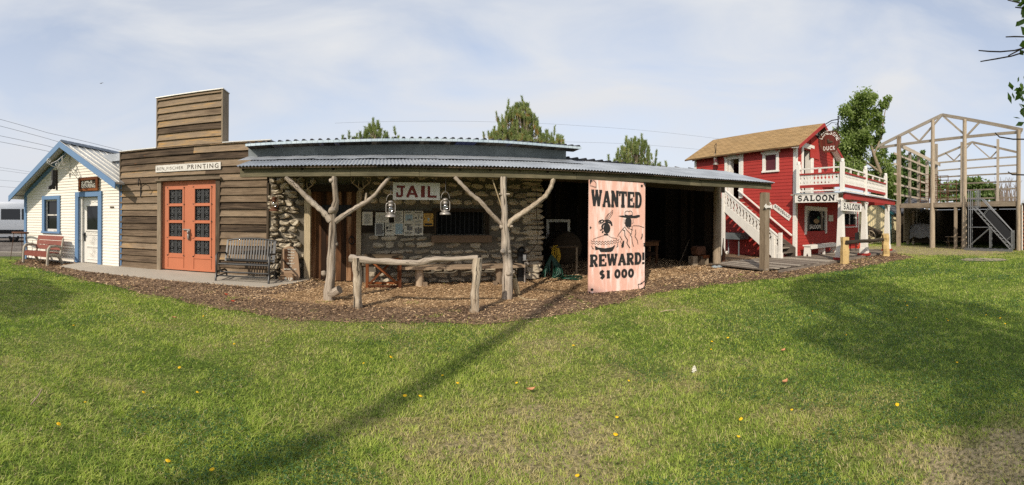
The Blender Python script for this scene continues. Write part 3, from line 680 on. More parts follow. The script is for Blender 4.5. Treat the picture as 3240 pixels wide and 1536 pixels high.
# glider bench on the slab
g0, g1 = onG(694, 886, .1), onG(843, 900, .1); gx = (g0.x + g1.x) / 2; gw = abs(g1.x - g0.x) / 2
gb = thing('glider_bench', 'black metal glider bench with slatted back right of the orange doors', 'bench', (gx, 9.42, .1)); GB = gb.matrix_basis
T = lambda x, y, z: GB @ V((x, y, z))
mb = MB()
for k in range(17): x = lerp(-gw + .08, gw - .03, k / 16); mb.bar(T(x, .22, .47), T(x, .36, .92 + .05 * (1 - (2 * k / 16 - 1) ** 2)), .034, .012)
mb.bar(T(-gw, .21, .46), T(gw, .21, .46), .03, .05); mb.tube([T(lerp(-gw, gw, i / 10), .37, .93 + .06 * (1 - (i / 5 - 1) ** 2)) for i in range(11)], .024, 6)
for s_ in (-1, 1): mb.bar(T(s_ * gw, .2, .42), T(s_ * gw, .37, .94), .045, .03)
mb.build('backrest', M['bench_metal'], gb)
mb = MB()
for k in range(8): mb.bar(T(-gw, -.28 + k * .065, .41 - .008 * abs(k - 3)), T(gw, -.28 + k * .065, .41 - .008 * abs(k - 3)), .04, .012)
mb.tube([T(-gw, -.31, .40), T(gw, -.31, .40)], .022, 6); mb.build('seat', M['bench_metal'], gb)
for s_ in (-1, 1):
    x = s_ * (gw + .03); mb = MB(); mb.tube([T(x, .3, .62), T(x, .0, .64), T(x, -.25, .66), T(x, -.34, .6), T(x, -.34, .3), T(x, -.32, .08)], .024, 6); mb.build('armrest', M['bench_metal'], gb)
    mb = MB(); mb.tube([T(x, -.38, 0), T(x, -.36, .16), T(x, -.28, .21), T(x, .2, .21), T(x, .34, .16), T(x, .36, 0)], .026, 6); mb.bar(T(x, -.3, .1), T(x, .3, .1), .03); mb.build('leg', M['bench_metal'], gb)
mb = MB(); mb.bar(T(-gw, -.32, .12), T(gw, -.32, .12), .03); mb.bar(T(-gw, .3, .12), T(gw, .3, .12), .03); mb.tube([T(-gw, -.2, .2), T(gw, -.2, .2)], .02, 6); mb.each('rail', M['bench_metal'], gb)
# ================================================================ stone jail with its porch
jail = thing('stone_jail', 'low fieldstone jail with a plank door, barred window and corrugated porch roof', 'jail', (0, 12, 0))
jx0, jx1 = px1 + .05, onY(1706, 800, FY).x
a0, a1 = onY(966, 700, FY).x, onY(985, 700, FY).x; b0, b1 = onY(1128, 700, FY).x, onY(1143, 700, FY).x
dz = onY(1058, 607, FY).z; lz = onY(1058, 586, FY).z
vx0, vx1 = onY(1374, 700, FY).x, onY(1534, 700, FY).x; vz0, vz1 = onY(1455, 742, FY).z, onY(1455, 671, FY).z
ux0, ux1, uz0, uz1 = onY(1363, 750, FY).x, onY(1551, 750, FY).x, onY(1455, 767, FY).z, onY(1455, 745, FY).z
nz0, nz1 = onY(1250, 738, FY).z, onY(1250, 667, FY).z; WT = 3.15
mb = MB()
for a, b, c, d in ((jx0, a0, 0, WT), (a0, b1, lz, WT), (b1, vx0, 0, WT), (vx1, jx1, 0, WT), (vx0, vx1, 0, vz0), (vx0, vx1, vz1, WT)):
    fbox(mb, F, a, b, 0, .45, c, d)
fbox(mb, F, jx1 - .45, jx1, .45, 4.2, 0, WT); fbox(mb, F, jx0, jx0 + .4, .45, 4.2, 0, WT); fbox(mb, F, jx0, jx1, 4.2, 4.5, 0, WT); fbox(mb, F, a1, b0, .22, .26, 0, dz + .05)  # last box: backing added behind the door to block daylight at plank gaps
holes = [(a0 - .02, b1 + .02, 0, lz + .02), (vx0 - .06, vx1 + .12, vz0 - .1, vz1 + .1), (ux0, ux1, uz0, uz1), (b1, vx0, nz0 + .02, nz1 - .02)]
def stones(mb, x0, x1, z0, z1, hgt, wid, dep, seed, rough=.35, gapz=.035):
    rs = random.Random(seed); z = z0
    while z < z1:
        h = rs.uniform(*hgt); x = x0 + rs.uniform(-.1, .05)
        while x < x1:
            w = rs.uniform(*wid); cx, cz = x + w / 2, z + h / 2 + rs.uniform(-.02, .02)
            x += w + rs.uniform(.02, .10)
            if cx < x0 - .05 or cx > x1 + .02: continue
            if any(hx0 - w * .38 < cx < hx1 + w * .38 and hz0 - h * .45 < cz < hz1 + h * .45 for hx0, hx1, hz0, hz1 in holes): continue
            mb.blob(V((cx, FY + .01, cz)), (w * .54, rs.uniform(*dep), h * .52 * rs.uniform(.75, 1.08)), rs.uniform(0, 99), 2, rough * 1.25, 1.9, Matrix.Rotation(rs.uniform(-.2, .2), 3, 'Y'), rs.random(), 0, False, rs.choice((.15, .3, .4)))
        z += h + gapz
stones(mb2 := MB(), b1, jx1 - .3, .02, 1.25, (.08, .16), (.16, .40), (.05, .11), 3)
stones(mb2, b1, jx1 - .3, 1.3, WT, (.12, .18), (.16, .34), (.05, .10), 4, .3, .07)
stones(mb2, a1, b0, lz, WT, (.12, .18), (.14, .3), (.06, .10), 9, .3, .07)
stones(mb2, jx0 + .06, a0 - .02, .02, WT, (.09, .17), (.14, .32), (.12, .24), 5, .45, .015)
rs = random.Random(2); z = .02                       # long quoins at the right hand corner
while z < WT:
    h = rs.uniform(.09, .16); w = rs.uniform(.35, .55); mb2.blob(V((jx1 - w * .42 + rs.uniform(-.02, .1), FY + .03, z + h / 2)), (w * .55, .14, h * .56), rs.uniform(0, 99), 2, .4, 1.6, None, rs.random(), 0, False, .35); z += h + .015
jw = mb.build('wall', M['mortar'], jail); mb2.build('stone_facing', M['stone'], jail)
mb = MB(); fbox(mb, F, a0, a1, -.16, .2, .03, lz - .12); fbox(mb, F, b0, b1, -.08, .2, .03, lz - .12); mb.each('door_frame', M['pale_jamb'], jail)
mb = MB(); fbox(mb, F, a0 + .05, b1 + .05, -.1, .2, dz, lz); mb.build('lintel', M['dark_wood'], jail)
gw0, gw1, gz0, gz1 = onY(1018, 700, FY).x, onY(1100, 700, FY).x, onY(1060, 685, FY).z, onY(1060, 648, FY).z
mb = MB(); n = 9
for i in range(n):
    p, q = lerp(a1, b0, i / n), lerp(a1, b0, (i + 1) / n) - .006
    for s0, s1 in segs(.04, dz, [], 0, 1):
        if q > gw0 and p < gw1: mb.box(V(((p + q) / 2, FY + .08, (gz0 + .04) / 2)), (q - p, .04, gz0 - .04)); mb.box(V(((p + q) / 2, FY + .08, (gz1 + dz) / 2)), (q - p, .04, dz - gz1))
        else: mb.box(V(((p + q) / 2, FY + .08, (s0 + s1) / 2)), (q - p, .04, s1 - s0))
jd = mb.build('door', M['door_wood'], jail)
mb = MB(); fbox(mb, F, gw0 - .05, gw1 + .05, .12, .13, gz0, gz1)
for i in range(7): mb.tube([V((lerp(gw0, gw1, (i + .5) / 7), FY + .07, gz0)), V((lerp(gw0, gw1, (i + .5) / 7), FY + .07, gz1))], .012, 5)
mb.build('barred_opening', [M['iron']], jd)
hp = onY(1112, 762, FY); mb = MB(); mb.tube([V((hp.x + .07 * math.cos(t), FY + .02, hp.z + .09 * math.sin(t))) for t in [2 * PI * i / 12 for i in range(12)]], .012, 5, closed=True); mb.blob((hp.x, FY + .03, hp.z + .09), (.03, .02, .03), amp=0, sub=1); mb.build('ring_handle', M['iron'], jd)
mb = MB(); frame4(mb, F, vx0 - .05, vx1 + .1, vz0, vz1 + .09, .09, -.06, .25); jwin = mb.build('window', M['dark_wood'], jail)
mb = MB()
for i in range(11): x = lerp(vx0, vx1 - .02, (i + .6) / 11); mb.tube([V((x, FY - .02, vz0 - .02)), V((x, FY - .02, vz1 + .03))], .012, 6)
mb.each('bar', M['iron'], jwin)
mb = MB(); fbox(mb, F, vx0, vx1, .3, .31, vz0, vz1); mb.build('pane', M['void'], jwin)  # near-black sheet paints the dark of the cell behind the bars
mb = MB(); fbox(mb, F, ux0, ux1, -.15, .2, uz0, uz1); mb.build('sill', paint('brown_stone_sill', (.17, .115, .075), .9, .2, bump=.5), jwin)
# porch: beam line, roof
def yb(x): return 8.0 - .022 * (x + 3)
def onB(u, v): return onL(u, v, (-3, 8.0), (11, yb(11)))
bl = [onB(u, v) for u, v in ((762, 561), (820, 560.5), (1066, 558.5), (1320, 558.5), (1435, 560.5), (1595, 562.5), (1820, 568.5), (2017, 576), (2213, 589), (2437, 599.5))]
bz = [(p.x, p.z) for p in bl]; BX0, BX1 = bl[0].x, bl[-1].x
cuts = [BX0] + [onB(u, 550).x for u in (1109, 1326, 1821, 2180, 2215, 2420)] + [BX1]
for i in range(len(cuts) - 1):
    mb = MB(); a, b = cuts[i], cuts[i + 1] - .006; k = max(1, int((b - a) / .8)); hh = .19 if i != 4 else .20
    L = [lerp(a, b, j / k) for j in range(k + 1)]; o = rnd.uniform(0, 30); tt = (.62, .6, .66, .40, .55, .5, .7)[i]; y_ = .006 * (i % 2)
    vs = [V((x, yb(x) + dy, interp(bz, x) + dzz)) for x in L for dy, dzz in ((-.05 - y_, 0), (.1, 0), (.1, hh), (-.05 - y_, hh))]
    fs = [(j * 4 + m, j * 4 + (m + 1) % 4, j * 4 + 4 + (m + 1) % 4, j * 4 + 4 + m) for j in range(k) for m in range(4)] + [(0, 3, 2, 1), (4 * k, 4 * k + 1, 4 * k + 2, 4 * k + 3)]
    mb.add(vs, fs, tt, [[(vs[m].x + o, vs[m].z + vs[m].y + o) for m in f] for f in fs]); mb.build('porch_beam', M['beam'], jail)
def onE(u, v): return onL(u, v, (-3, 7.82), (11, yb(11) - .18))
def ye(x): return yb(x) - .18
ez = [(p.x, p.z) for p in [onE(u, v) for u, v in ((748, 526), (900, 524), (1066, 522), (1320, 522), (1500, 525), (1595, 527), (1820, 536), (2017, 547), (2213, 562), (2452, 579))]]
EX0, EX1 = ez[0][0], ez[-1][0]; SL = .245
def roofp(x, y): return interp(ez, x) + (y - ye(x)) * SL
nw = int((EX1 - EX0) / .074)
mb = MB(); mb.grid(lambda a, b: (lambda x: (lambda y: (x, y, roofp(x, y) + .011 * math.cos(a * nw * 2 * PI) + .004 * mnoise.noise(V((x * 2, y, 0)))))(lerp(ye(x), 9.62, b)))(lerp(EX0, EX1, a)), nw * 6, 4)
mb.build('porch_roof', M['galv'], jail)
mb = MB()                                            # dark purlin and rafters under the sheet
for i in range(23):
    x = lerp(EX0 + .1, EX1 - .15, i / 22); mb.bar((x, ye(x) + .12, roofp(x, ye(x) + .12) - .075), (x, 10.1, roofp(x, 10.1) - .075), .05, .12)
L = [lerp(EX0 + .05, EX1 - .05, i / 20) for i in range(21)]
for a, b in zip(L, L[1:]): mb.bar((a, ye(a) + .05, roofp(a, ye(a) + .05) - .035), (b, ye(b) + .05, roofp(b, ye(b) + .05) - .035), .03, .045)
mb.each('rafter', M['dark_wood'], jail)
# raised front: flashing, zinc fascia, board soffit, eave
cx0, cx1 = onY(786, 480, 9.45).x, onY(1791, 480, 9.45).x
fb = [(p.x, p.z) for p in [onY(u, v, 9.45) for u, v in ((786, 497), (1000, 492), (1238, 489), (1500, 494), (1791, 502))]]
ft = [(p.x, p.z) for p in [onY(u, v, 9.45) for u, v in ((786, 469), (1000, 464), (1238, 461), (1500, 465), (1791, 474))]]
mb = MB(); mb.grid(lambda a, b: (lerp(cx0, cx1, a), 9.45 + .012 * mnoise.noise(V((a * 30, b, 2))), lerp(interp(fb, lerp(cx0, cx1, a)) - .04, interp(ft, lerp(cx0, cx1, a)) + .1, b)), 60, 3, .5)
mb.prism([V((cx1, 9.45, interp(fb, cx1) - .04)), V((cx1, 9.45, interp(ft, cx1) + .08)), V((cx1, 14, interp(ft, cx1) + .5)), V((cx1, 14, interp(fb, cx1) - .04))], (-.02, 0, 0), .5)
mb.prism([V((cx0, 9.45, interp(fb, cx0) - .04)), V((cx0, 9.45, interp(ft, cx0) + .08)), V((cx0, 14, interp(ft, cx0) + .5)), V((cx0, 14, interp(fb, cx0) - .04))], (.02, 0, 0), .5)
mb.build('zinc_fascia', M['galv_dark'], jail)
mb = MB()
for i in range(9):
    a, b = lerp(cx0 - .02, cx1 + .1, i / 9), lerp(cx0 - .02, cx1 + .1, (i + 1) / 9) + .03; l = .004 + .003 * (i % 2)
    f = lambda x, y, dz_: V((x, y, max(roofp(x, y) + .022, 0) + dz_ + l))
    mb.grid(lambda p, q: f(lerp(a, b, p), lerp(8.72 + .03 * math.sin(i * 2.1), 9.45, q), .012 * mnoise.noise(V((p * 4 + i, q * 3, 5))) + .01 * q), 10, 4)
mb.build('flashing', M['galv'], jail)
ue = [(p.x, p.z) for p in [onY(u, v, 9.1) for u, v in ((778, 458), (900, 450.5), (1066, 445), (1238, 441), (1420, 442), (1600, 448), (1740, 459), (1838, 467))]]
U0, U1 = ue[0][0], ue[-1][0]
L = [lerp(U0, U1, i / 66) for i in range(67)]
mb = MB()
for a, b in zip(L, L[1:]):
    za, zb_ = interp(ue, a) - .035, interp(ue, b) - .035; ia, ib = min(max(a, cx0), cx1), min(max(b, cx0), cx1)
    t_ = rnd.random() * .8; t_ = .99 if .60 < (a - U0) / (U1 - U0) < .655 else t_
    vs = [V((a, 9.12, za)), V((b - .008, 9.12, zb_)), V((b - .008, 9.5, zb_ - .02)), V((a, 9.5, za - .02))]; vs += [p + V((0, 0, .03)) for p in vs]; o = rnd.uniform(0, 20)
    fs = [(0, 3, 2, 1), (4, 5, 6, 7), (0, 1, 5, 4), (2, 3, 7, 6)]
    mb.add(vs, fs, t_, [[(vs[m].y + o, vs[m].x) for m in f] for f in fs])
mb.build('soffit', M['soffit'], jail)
mb = MB()
for a, b in zip(L, L[1:]): mb.bar((a, 9.1, interp(ue, a) - .012), (b + .004, 9.1, interp(ue, b) - .012), .03, .055, tint=.5)
for x in (U0, U1): mb.bar((x, 9.1, interp(ue, x) - .012), (x, 14, interp(ue, x) + .45), .03, .055)
mb.build('eave_strip', M['roof_edge'], jail)
mb = MB(); mb.grid(lambda a, b: (lerp(U0, U1, a), lerp(9.1, 14.5, b), interp(ue, lerp(U0, U1, a)) + .018 + b * .5), 60, 2, .5)
k = int((U1 - U0) / .188)
for i in range(k + 1): x = lerp(U0 + .06, U1 - .06, i / k); z = interp(ue, x) + .02; mb.prism([V((x - .045, 9.085, z)), V((x + .045, 9.085, z)), V((x + .022, 9.085, z + .035)), V((x - .022, 9.085, z + .035))], (0, 5.4, .5), .5)
mb.build('upper_roof', M['roof_black'], jail)
# ================================================================ open shed
shed = thing('open_shed', 'dark open fronted plank shed between the stone jail and the red saloon', 'shed', (7.6, 13, 0))
hx1 = onY(2290, 700, 10.0).x; HB = 15.2
def shz(y): return 3.1 + (y - 9.6) * .07
rz0 = onY(1795, 503, 9.62); rz1 = onY(2299, 559, 9.62)
bzr = lambda x: lerp(rz0.z, rz1.z, (x - rz0.x) / (rz1.x - rz0.x))
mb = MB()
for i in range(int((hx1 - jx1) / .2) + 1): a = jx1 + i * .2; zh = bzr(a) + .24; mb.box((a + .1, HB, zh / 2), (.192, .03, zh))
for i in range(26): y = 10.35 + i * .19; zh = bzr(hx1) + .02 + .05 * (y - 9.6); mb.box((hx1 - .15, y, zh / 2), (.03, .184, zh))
mb.build('wall', M['shed_shade_wood'], shed)
mb = MB(); nn = int((rz1.x - rz0.x) / .25)
mb.grid(lambda a, b: (lerp(rz0.x - .1, rz1.x, a), lerp(9.55, HB + .3, b), bzr(lerp(rz0.x - .1, rz1.x, a)) + .02 + b * .28), 20, 2, .5)
mb.grid(lambda a, b: (lerp(rz0.x - .1, rz1.x, a), 9.56, bzr(lerp(rz0.x - .1, rz1.x, a)) - .06 + b * .08), 20, 1, .5)
for i in range(nn + 1): x = lerp(rz0.x, rz1.x - .05, i / nn); mb.prism([V((x - .04, 9.54, bzr(x) + .02)), V((x + .04, 9.54, bzr(x) + .02)), V((x + .02, 9.54, bzr(x) + .055)), V((x - .02, 9.54, bzr(x) + .055))], (0, 5.8, .28), .5)
mb.build('roof', M['roof_black'], shed)
def pole(mb, p, zt, r, seed=0, lean=(0, 0)):
    mb.tube([V((p[0] + lean[0] * t, p[1] + lean[1] * t, lerp(-.02, zt, t))) for t in [i / 8 for i in range(9)]], [r * (1.04 - .1 * i / 8) for i in range(9)], 14, wob=.10, seed=seed)
p = onG(2268, 842); mb = MB(); pole(mb, (p.x, p.y), 2.85, .145, 3); mb.build('post', M['post_wood'], shed)
p = onG(2421, 860); mb = MB(); mb.box((p.x, yb(p.x) + .02, 1.26), (.24, .22, 2.54)); mb.build('post', M['grey_wood'], shed)
p = onB(2005, 580); mb = MB(); mb.box((p.x, yb(p.x) + .02, 1.22), (.2, .14, 2.44)); mb.build('post', M['grey_wood'], shed)
for x in (5.6, 8.6):
    mb = MB(); mb.box((x, 12.6, 1.4), (.16, .16, 2.8)); mb.build('post', M['dark_wood'], shed)
mb = MB(); mb.box(((jx1 + hx1) / 2, 10.0, 2.75), (hx1 - jx1, .1, .2)); mb.build('lintel', M['dark_wood'], shed)
# ================================================================ forked tree posts
def tree_post(label, yy, trunk, rad, branches, extras):
    pts = [onY(u, v, yy) for u, v in trunk]; r = [k / R0 * math.hypot(pts[0].x, yy) for k in rad]
    t = thing('tree_post', label, 'post', (pts[0].x, yy, 0), 0, 'forked tree trunk porch posts')
    pts[0].z = -.03; P2 = []; R2 = []
    for i in range(len(pts) - 1):
        for j in range(3): P2.append(pts[i].lerp(pts[i + 1], j / 3)); R2.append(lerp(r[i], r[i + 1], j / 3))
    P2.append(pts[-1]); R2.append(r[-1])
    mb = MB(); mb.tube(cr(P2, 2), [lerp(R2[i // 2], R2[min(len(R2) - 1, i // 2 + 1)], (i % 2) / 2) for i in range(2 * len(R2) - 1)], 18, wob=.34, seed=yy)
    for u, v, rr, dy in extras: c = onY(u, v, yy + dy); mb.blob(c, (rr, rr, rr), u, 2, .3)
    mb.build('trunk', M['drift'], t)
    for br_, y2, r0, r1, mat in branches:
        k = len(br_); pts = [onY(u, v, yy + y2 * i / (k - 1)) for i, (u, v) in enumerate(br_)]; P2 = []; R2 = []
        for i in range(k - 1):
            for j in range(3): P2.append(pts[i].lerp(pts[i + 1], j / 3)); R2.append(lerp(r0, r1, (i + j / 3) / (k - 1)))
        P2.append(pts[-1]); R2.append(r1)
        mb = MB(); mb.tube(cr(P2, 2), [lerp(R2[i // 2], R2[min(len(R2) - 1, i // 2 + 1)], (i % 2) / 2) * (1 + .09 * math.sin(i * 1.7)) for i in range(2 * len(R2) - 1)], 12, wob=.4, seed=r0 * 50)
        for i in (2, 5): 
            if i < len(P2): mb.blob(P2[i] + V((0, -R2[i] * .7, 0)), (.02, .02, .02), i, 1, .3)
        mb.build('branch', M[mat], t)
    return t
tp1 = tree_post('forked bare trunk post before the jail door with a sawn stub at its foot', 7.95,
    [(1041, 945), (1042, 925), (1046, 880), (1047, 840), (1049, 800), (1051, 782), (1053, 740), (1053, 700), (1053, 676), (1058, 660), (1063, 636), (1060, 600), (1057, 575), (1058, 559)],
    [17, 16.5, 14, 13, 13.5, 14, 11.5, 11, 11.5, 12.5, 10.5, 9, 9.5, 9],
    [([(1046, 700), (1022, 672), (994, 646), (967, 622), (935, 588), (903, 562)], .0, .058, .045, 'drift'), ([(1060, 702), (1090, 680), (1127, 658), (1160, 638), (1188, 615), (1234, 558)], .0, .055, .036, 'drift')],
    [(1051, 666, .075, -.05), (1025, 866, .06, 0), (1063, 773, .05, 0), (1049, 572, .05, -.03)])
p, q = onY(1046, 925, 7.95), onY(1075, 922, 7.85); p.z = .14
mb = MB(); mb.tube([p, p.lerp(q, .5), q + V((0, 0, .03))], [.11, .085, .085], 10, wob=.15); mb.build('stub', M['drift'], tp1)
mb = MB(); mb.tube([onY(1157, 641, 7.95), onY(1159, 611, 7.95)], [.03, .02], 6); mb.each('twig', M['bark'], tp1)
tp2 = tree_post('forked bare trunk post right of the barred window with rope tied to it', 7.82,
    [(1603, 953), (1604, 930), (1606, 905), (1607, 862), (1604, 820), (1602, 790), (1601, 757), (1599, 720), (1596, 698), (1595, 650), (1593, 618), (1593, 585), (1594, 560)],
    [15, 15.5, 16, 15.5, 14, 13.5, 12.5, 12.5, 10, 9.5, 8.8, 9, 10],
    [([(1594, 722), (1583, 706), (1546, 668), (1517, 635), (1487, 612), (1457, 580), (1439, 560)], .0, .045, .034, 'drift'), ([(1604, 718), (1618, 700), (1664, 668), (1705, 638), (1727, 620), (1742, 594), (1752, 566)], .0, .062, .04, 'bark')],
    [(1591, 796, .055, -.06), (1611, 798, .04, -.06), (1609, 866, .06, -.06), (1621, 862, .05, .0), (1588, 718, .05, 0), (1612, 716, .05, 0)])
mb = MB(); mb.tube([onY(1598, 616, 7.8), onY(1613, 615, 7.76)], [.03, .018], 6); mb.tube([onY(1589, 617, 7.8), onY(1580, 614, 7.78)], [.026, .016], 6); mb.tube([onY(1612, 718, 7.8), onY(1623, 716, 7.76)], [.03, .02], 6); mb.each('twig', M['drift'], tp2)
# rope
rp = [onY(1558, 568, 7.95), onY(1575, 618, 8.0), onY(1590, 668, 8.02), onY(1612, 770, 8.0), onY(1620, 860, 7.97)]
g1_ = onG(1622, 925); g2_ = onG(1638, 938); tl = [onG(u, v, .02) for u, v in ((1640, 938), (1655, 946), (1675, 950), (1700, 949))]
rope = thing('hangman_rope', 'coiled hangman rope hanging from the right forked post onto the wood chips', 'rope', (g1_.x, g1_.y, 0))
mb = MB(); mb.tube(cr(rp), .014, 6)
c1, c2 = rp[-1], V((g2_.x, g2_.y, .05)); ax = (c2 - c1)
mb.tube([rp[-1]] + [c1 + ax * (.25 + .7 * i / 120) + V((math.cos(i * .75) * .055, math.sin(i * .75) * .045, .02 * math.sin(i * .75))) for i in range(121)] + [c2], .016, 6)
mb.tube(cr([c2] + tl), .018, 6); mb.build('cord', M['rope'], rope)
# ================================================================ hitching rail of logs
hp0, hp1 = onG(1132, 976), onG(1504, 989); hr = thing('log_hitching_rail', 'barkless crooked log hitching rail on two rough bark posts before the jail', 'hitching rail', ((hp0.x + hp1.x) / 2, 7, 0))
for g_, us, rr in ((hp0, [(1132, 976), (1131, 920), (1130, 870), (1127, 816)], .076), (hp1, [(1502, 989), (1504, 930), (1508, 870), (1510, 817)], .076)):
    pts = [onY(u, v, g_.y) for u, v in us]; pts[0].z = -.03; P2 = []
    for a, b in zip(pts, pts[1:]): P2 += [a.lerp(b, j / 4) for j in range(4)]
    mb = MB(); mb.tube(P2 + [pts[-1]], [rr * (1 + .05 * math.sin(i * 2.2)) for i in range(len(P2) + 1)], 14, wob=.5, seed=g_.x); mb.build('post', M['bark'], hr)
rl = [(1106, 818), (1132, 822), (1187, 826), (1252, 831), (1318, 834), (1345, 828), (1378, 822), (1431, 820), (1480, 818), (1527, 815)]; rr = [.09, .088, .075, .07, .075, .08, .062, .055, .052, .05]
pts = [onL(u, v, (hp0.x, hp0.y), (hp1.x, hp1.y)) for u, v in rl]; P2 = []; R2 = []
for i in range(len(pts) - 1):
    for j in range(3): P2.append(pts[i].lerp(pts[i + 1], j / 3)); R2.append(lerp(rr[i], rr[i + 1], j / 3) * .74)
mb = MB(); mb.tube(cr(P2, 2), [lerp(R2[i // 2], R2[min(len(R2) - 1, i // 2 + 1)], (i % 2) / 2) * (1 + .06 * math.sin(i * .9)) for i in range(2 * len(R2) - 1)], 14, wob=.4, seed=4); mb.build('rail', M['drift'], hr)
# plank bench against the wall
bx0, bx1 = onY(1270, 845, 9.7).x, onY(1653, 842, 9.7).x; bh = onY(1480, 841, 9.7).z
pb = thing('plank_bench', 'long rustic plank bench on log stumps along the jail wall', 'bench', ((bx0 + bx1) / 2, 9.7, 0))
mb = MB(); k = 16; L = [lerp(bx0, bx1, i / k) for i in range(k + 1)]
e0 = [9.5 + .03 * mnoise.noise(V((x * 1.7, 0, 0))) for x in L]; vs = []
for x, e in zip(L, e0): vs += [V((x, e, bh)), V((x, 9.92, bh + .01)), V((x, 9.92, bh - .06)), V((x, e + .01, bh - .065))]
fs = [(j * 4 + m, j * 4 + 4 + m, j * 4 + 4 + (m + 1) % 4, j * 4 + (m + 1) % 4) for j in range(k) for m in range(4)] + [(0, 1, 2, 3), (4 * k + 3, 4 * k + 2, 4 * k + 1, 4 * k)]
mb.add(vs, fs, .6, [[(vs[m].x, vs[m].y + vs[m].z) for m in f] for f in fs]); mb.build('seat', M['plank'], pb)
for u, rad in ((1327, .10), (1580, .10)):
    p = onY(u, 900, 9.7); mb = MB(); mb.tube([V((p.x, 9.7, -.02)), V((p.x, 9.7, .2)), V((p.x - .01, 9.7, bh - .066))], [rad, rad * .95, rad], 9, wob=.2, seed=u); mb.build('leg', M['plank'], pb)
for u, v, lb in ((1345, 908, 'small sawn wood block beside the left stump of the plank bench'), (1567, 904, 'small sawn wood block beside the right stump of the plank bench')):
    p = onG(u, v); mb = MB().box((p.x, p.y, .05), (.1, .09, .12)); tag(mb.build('wood_block', M['plank']), lb, 'block')
# red brown saw table
tx0, tx1 = onY(1158, 850, 9.62).x, onY(1268, 850, 9.62).x; th_ = onY(1213, 808, 9.62).z
tb = thing('work_table', 'red brown wooden table with crossed braces beside the jail door', 'table', ((tx0 + tx1) / 2, 9.65, 0))
mb = MB(); mb.box(((tx0 + tx1) / 2, 9.65, th_ - .02), (tx1 - tx0 + .08, .56, .05)); mb.build('tabletop', M['dark_wood'], tb)
mb = MB()
for y in (9.42, 9.9): mb.box(((tx0 + tx1) / 2, y, th_ - .1), (tx1 - tx0, .03, .1)); mb.box(((tx0 + tx1) / 2, y, .05), (tx1 - tx0, .03, .05))
mb.each('apron', M['red_wood'], tb)
for x in (tx0 + .03, tx1 - .03):
    for y in (9.42, 9.9): mb = MB(); mb.box((x, y, th_ / 2 - .03), (.065, .065, th_ - .05)); mb.build('leg', M['red_wood'], tb)
mb = MB(); mb.bar((tx0 + .12, 9.44, th_ - .12), (tx1 - .02, 9.46, .06), .035, .05); mb.build('brace', M['red_wood'], tb)
mb = MB(); mb.bar((tx0 + .1, 9.85, .06), (tx1 - .15, 9.85, th_ - .12), .035, .05); mb.build('brace', M['red_wood'], tb)
# ================================================================ notices and signs on the jail
mb = MB(); nx0, nx1 = onY(1144, 700, FY).x, onY(1374, 700, FY).x
for i in range(3): mb.box(((nx0 + nx1) / 2, FY - .04, lerp(nz0, nz1, (i + .5) / 3)), (nx1 - nx0, .05, (nz1 - nz0) / 3 - .006))
nb = tag(mb.build('notice_board', M['dark_wood']), 'brown plank notice board left of the barred jail window', 'notice board')
def notice(label, u0, v0, u1, v1, mat, rows):
    a, b = onY(u0, v1, FY - .075), onY(u1, v0, FY - .075); w, h = b.x - a.x, b.z - a.z; mb = MB(); mb.box(((a.x + b.x) / 2, FY - .075, (a.z + b.z) / 2), (w, .006, h), mi=0)
    for x0, x1, z0, z1, mi in rows: mb.poly([V((a.x + w * x, FY - .0795 - .0004 * mi, a.z + h * z)) for x, z in ((x0, z0), (x1, z0), (x1, z1), (x0, z1))], .5, mi)
    tag(mb.build('posted_notice', [M[mat], M['ink'], M['paper_blue'], M['stem_ink']]), label, 'notice', 'notices pinned to the jail board')
M['stem_ink'] = flat('grey_print', (.17, .17, .17), .8)
def lines(x0, x1, z0, z1, n, fill=.45, mi=3): return [(x0, lerp(x0, x1, .75 + .25 * math.sin(i * 2.3) ** 2), lerp(z0, z1, i / n), lerp(z0, z1, (i + fill) / n), mi) for i in range(n)]
notice('framed white text sheet at the left end of the notice board', 1146, 671, 1179, 713, 'paper', lines(.2, .85, .12, .86, 12))
notice('plain wide white sheet behind the left hanging lantern', 1188, 673, 1231, 705, 'paper', lines(.08, .95, .2, .8, 6, .25))
notice('grey printed sheet with a dark portrait panel lowest at left', 1186, 706, 1215, 746, 'paper_grey', [(.12, .85, .08, .92, 3), (.3, .7, .32, .5, 1), (.78, .95, .2, .42, 1)] + lines(.2, .8, .62, .88, 3, .5, 1))
notice('bordered sheet with small figures, second along the lower row', 1218, 706, 1248, 746, 'paper', [(.1, .14, .32, .95, 1), (.1, .9, .94, .96, 1), (.88, .9, .32, .95, 1), (.15, .35, .5, .72, 1), (.2, .8, .33, .42, 1)] + lines(.4, .8, .55, .9, 5))
notice('cream sheet of small type right of the left lantern', 1247, 668, 1276, 705, 'paper', lines(.12, .88, .08, .95, 11))
notice('pale blue sheet with a dark hat figure in the lower row', 1248, 706, 1277, 744, 'paper', [(.1, .9, .08, .94, 2), (.3, .7, .38, .52, 1), (.42, .58, .52, .62, 1), (.75, .98, .25, .48, 1)] + lines(.25, .8, .72, .92, 3, .5, 1))
notice('cream sheet with a blue square photo in the upper row', 1278, 668, 1309, 706, 'paper', [(.15, .88, .2, .7, 2), (.35, .7, .2, .34, 3)] + lines(.1, .9, .8, .97, 2, .5, 1))
notice('cream sheet with a dark horse drawing in the lower row', 1278, 706, 1310, 746, 'paper', [(.28, .85, .4, .72, 3), (.3, .5, .45, .75, 1), (.6, .82, .42, .68, 1)] + lines(.1, .9, .78, .95, 2, .6, 1) + lines(.12, .9, .1, .32, 4, .5, 1))
a = onY(1310, 706, FY - .075); b = onY(1339, 668, FY - .075)
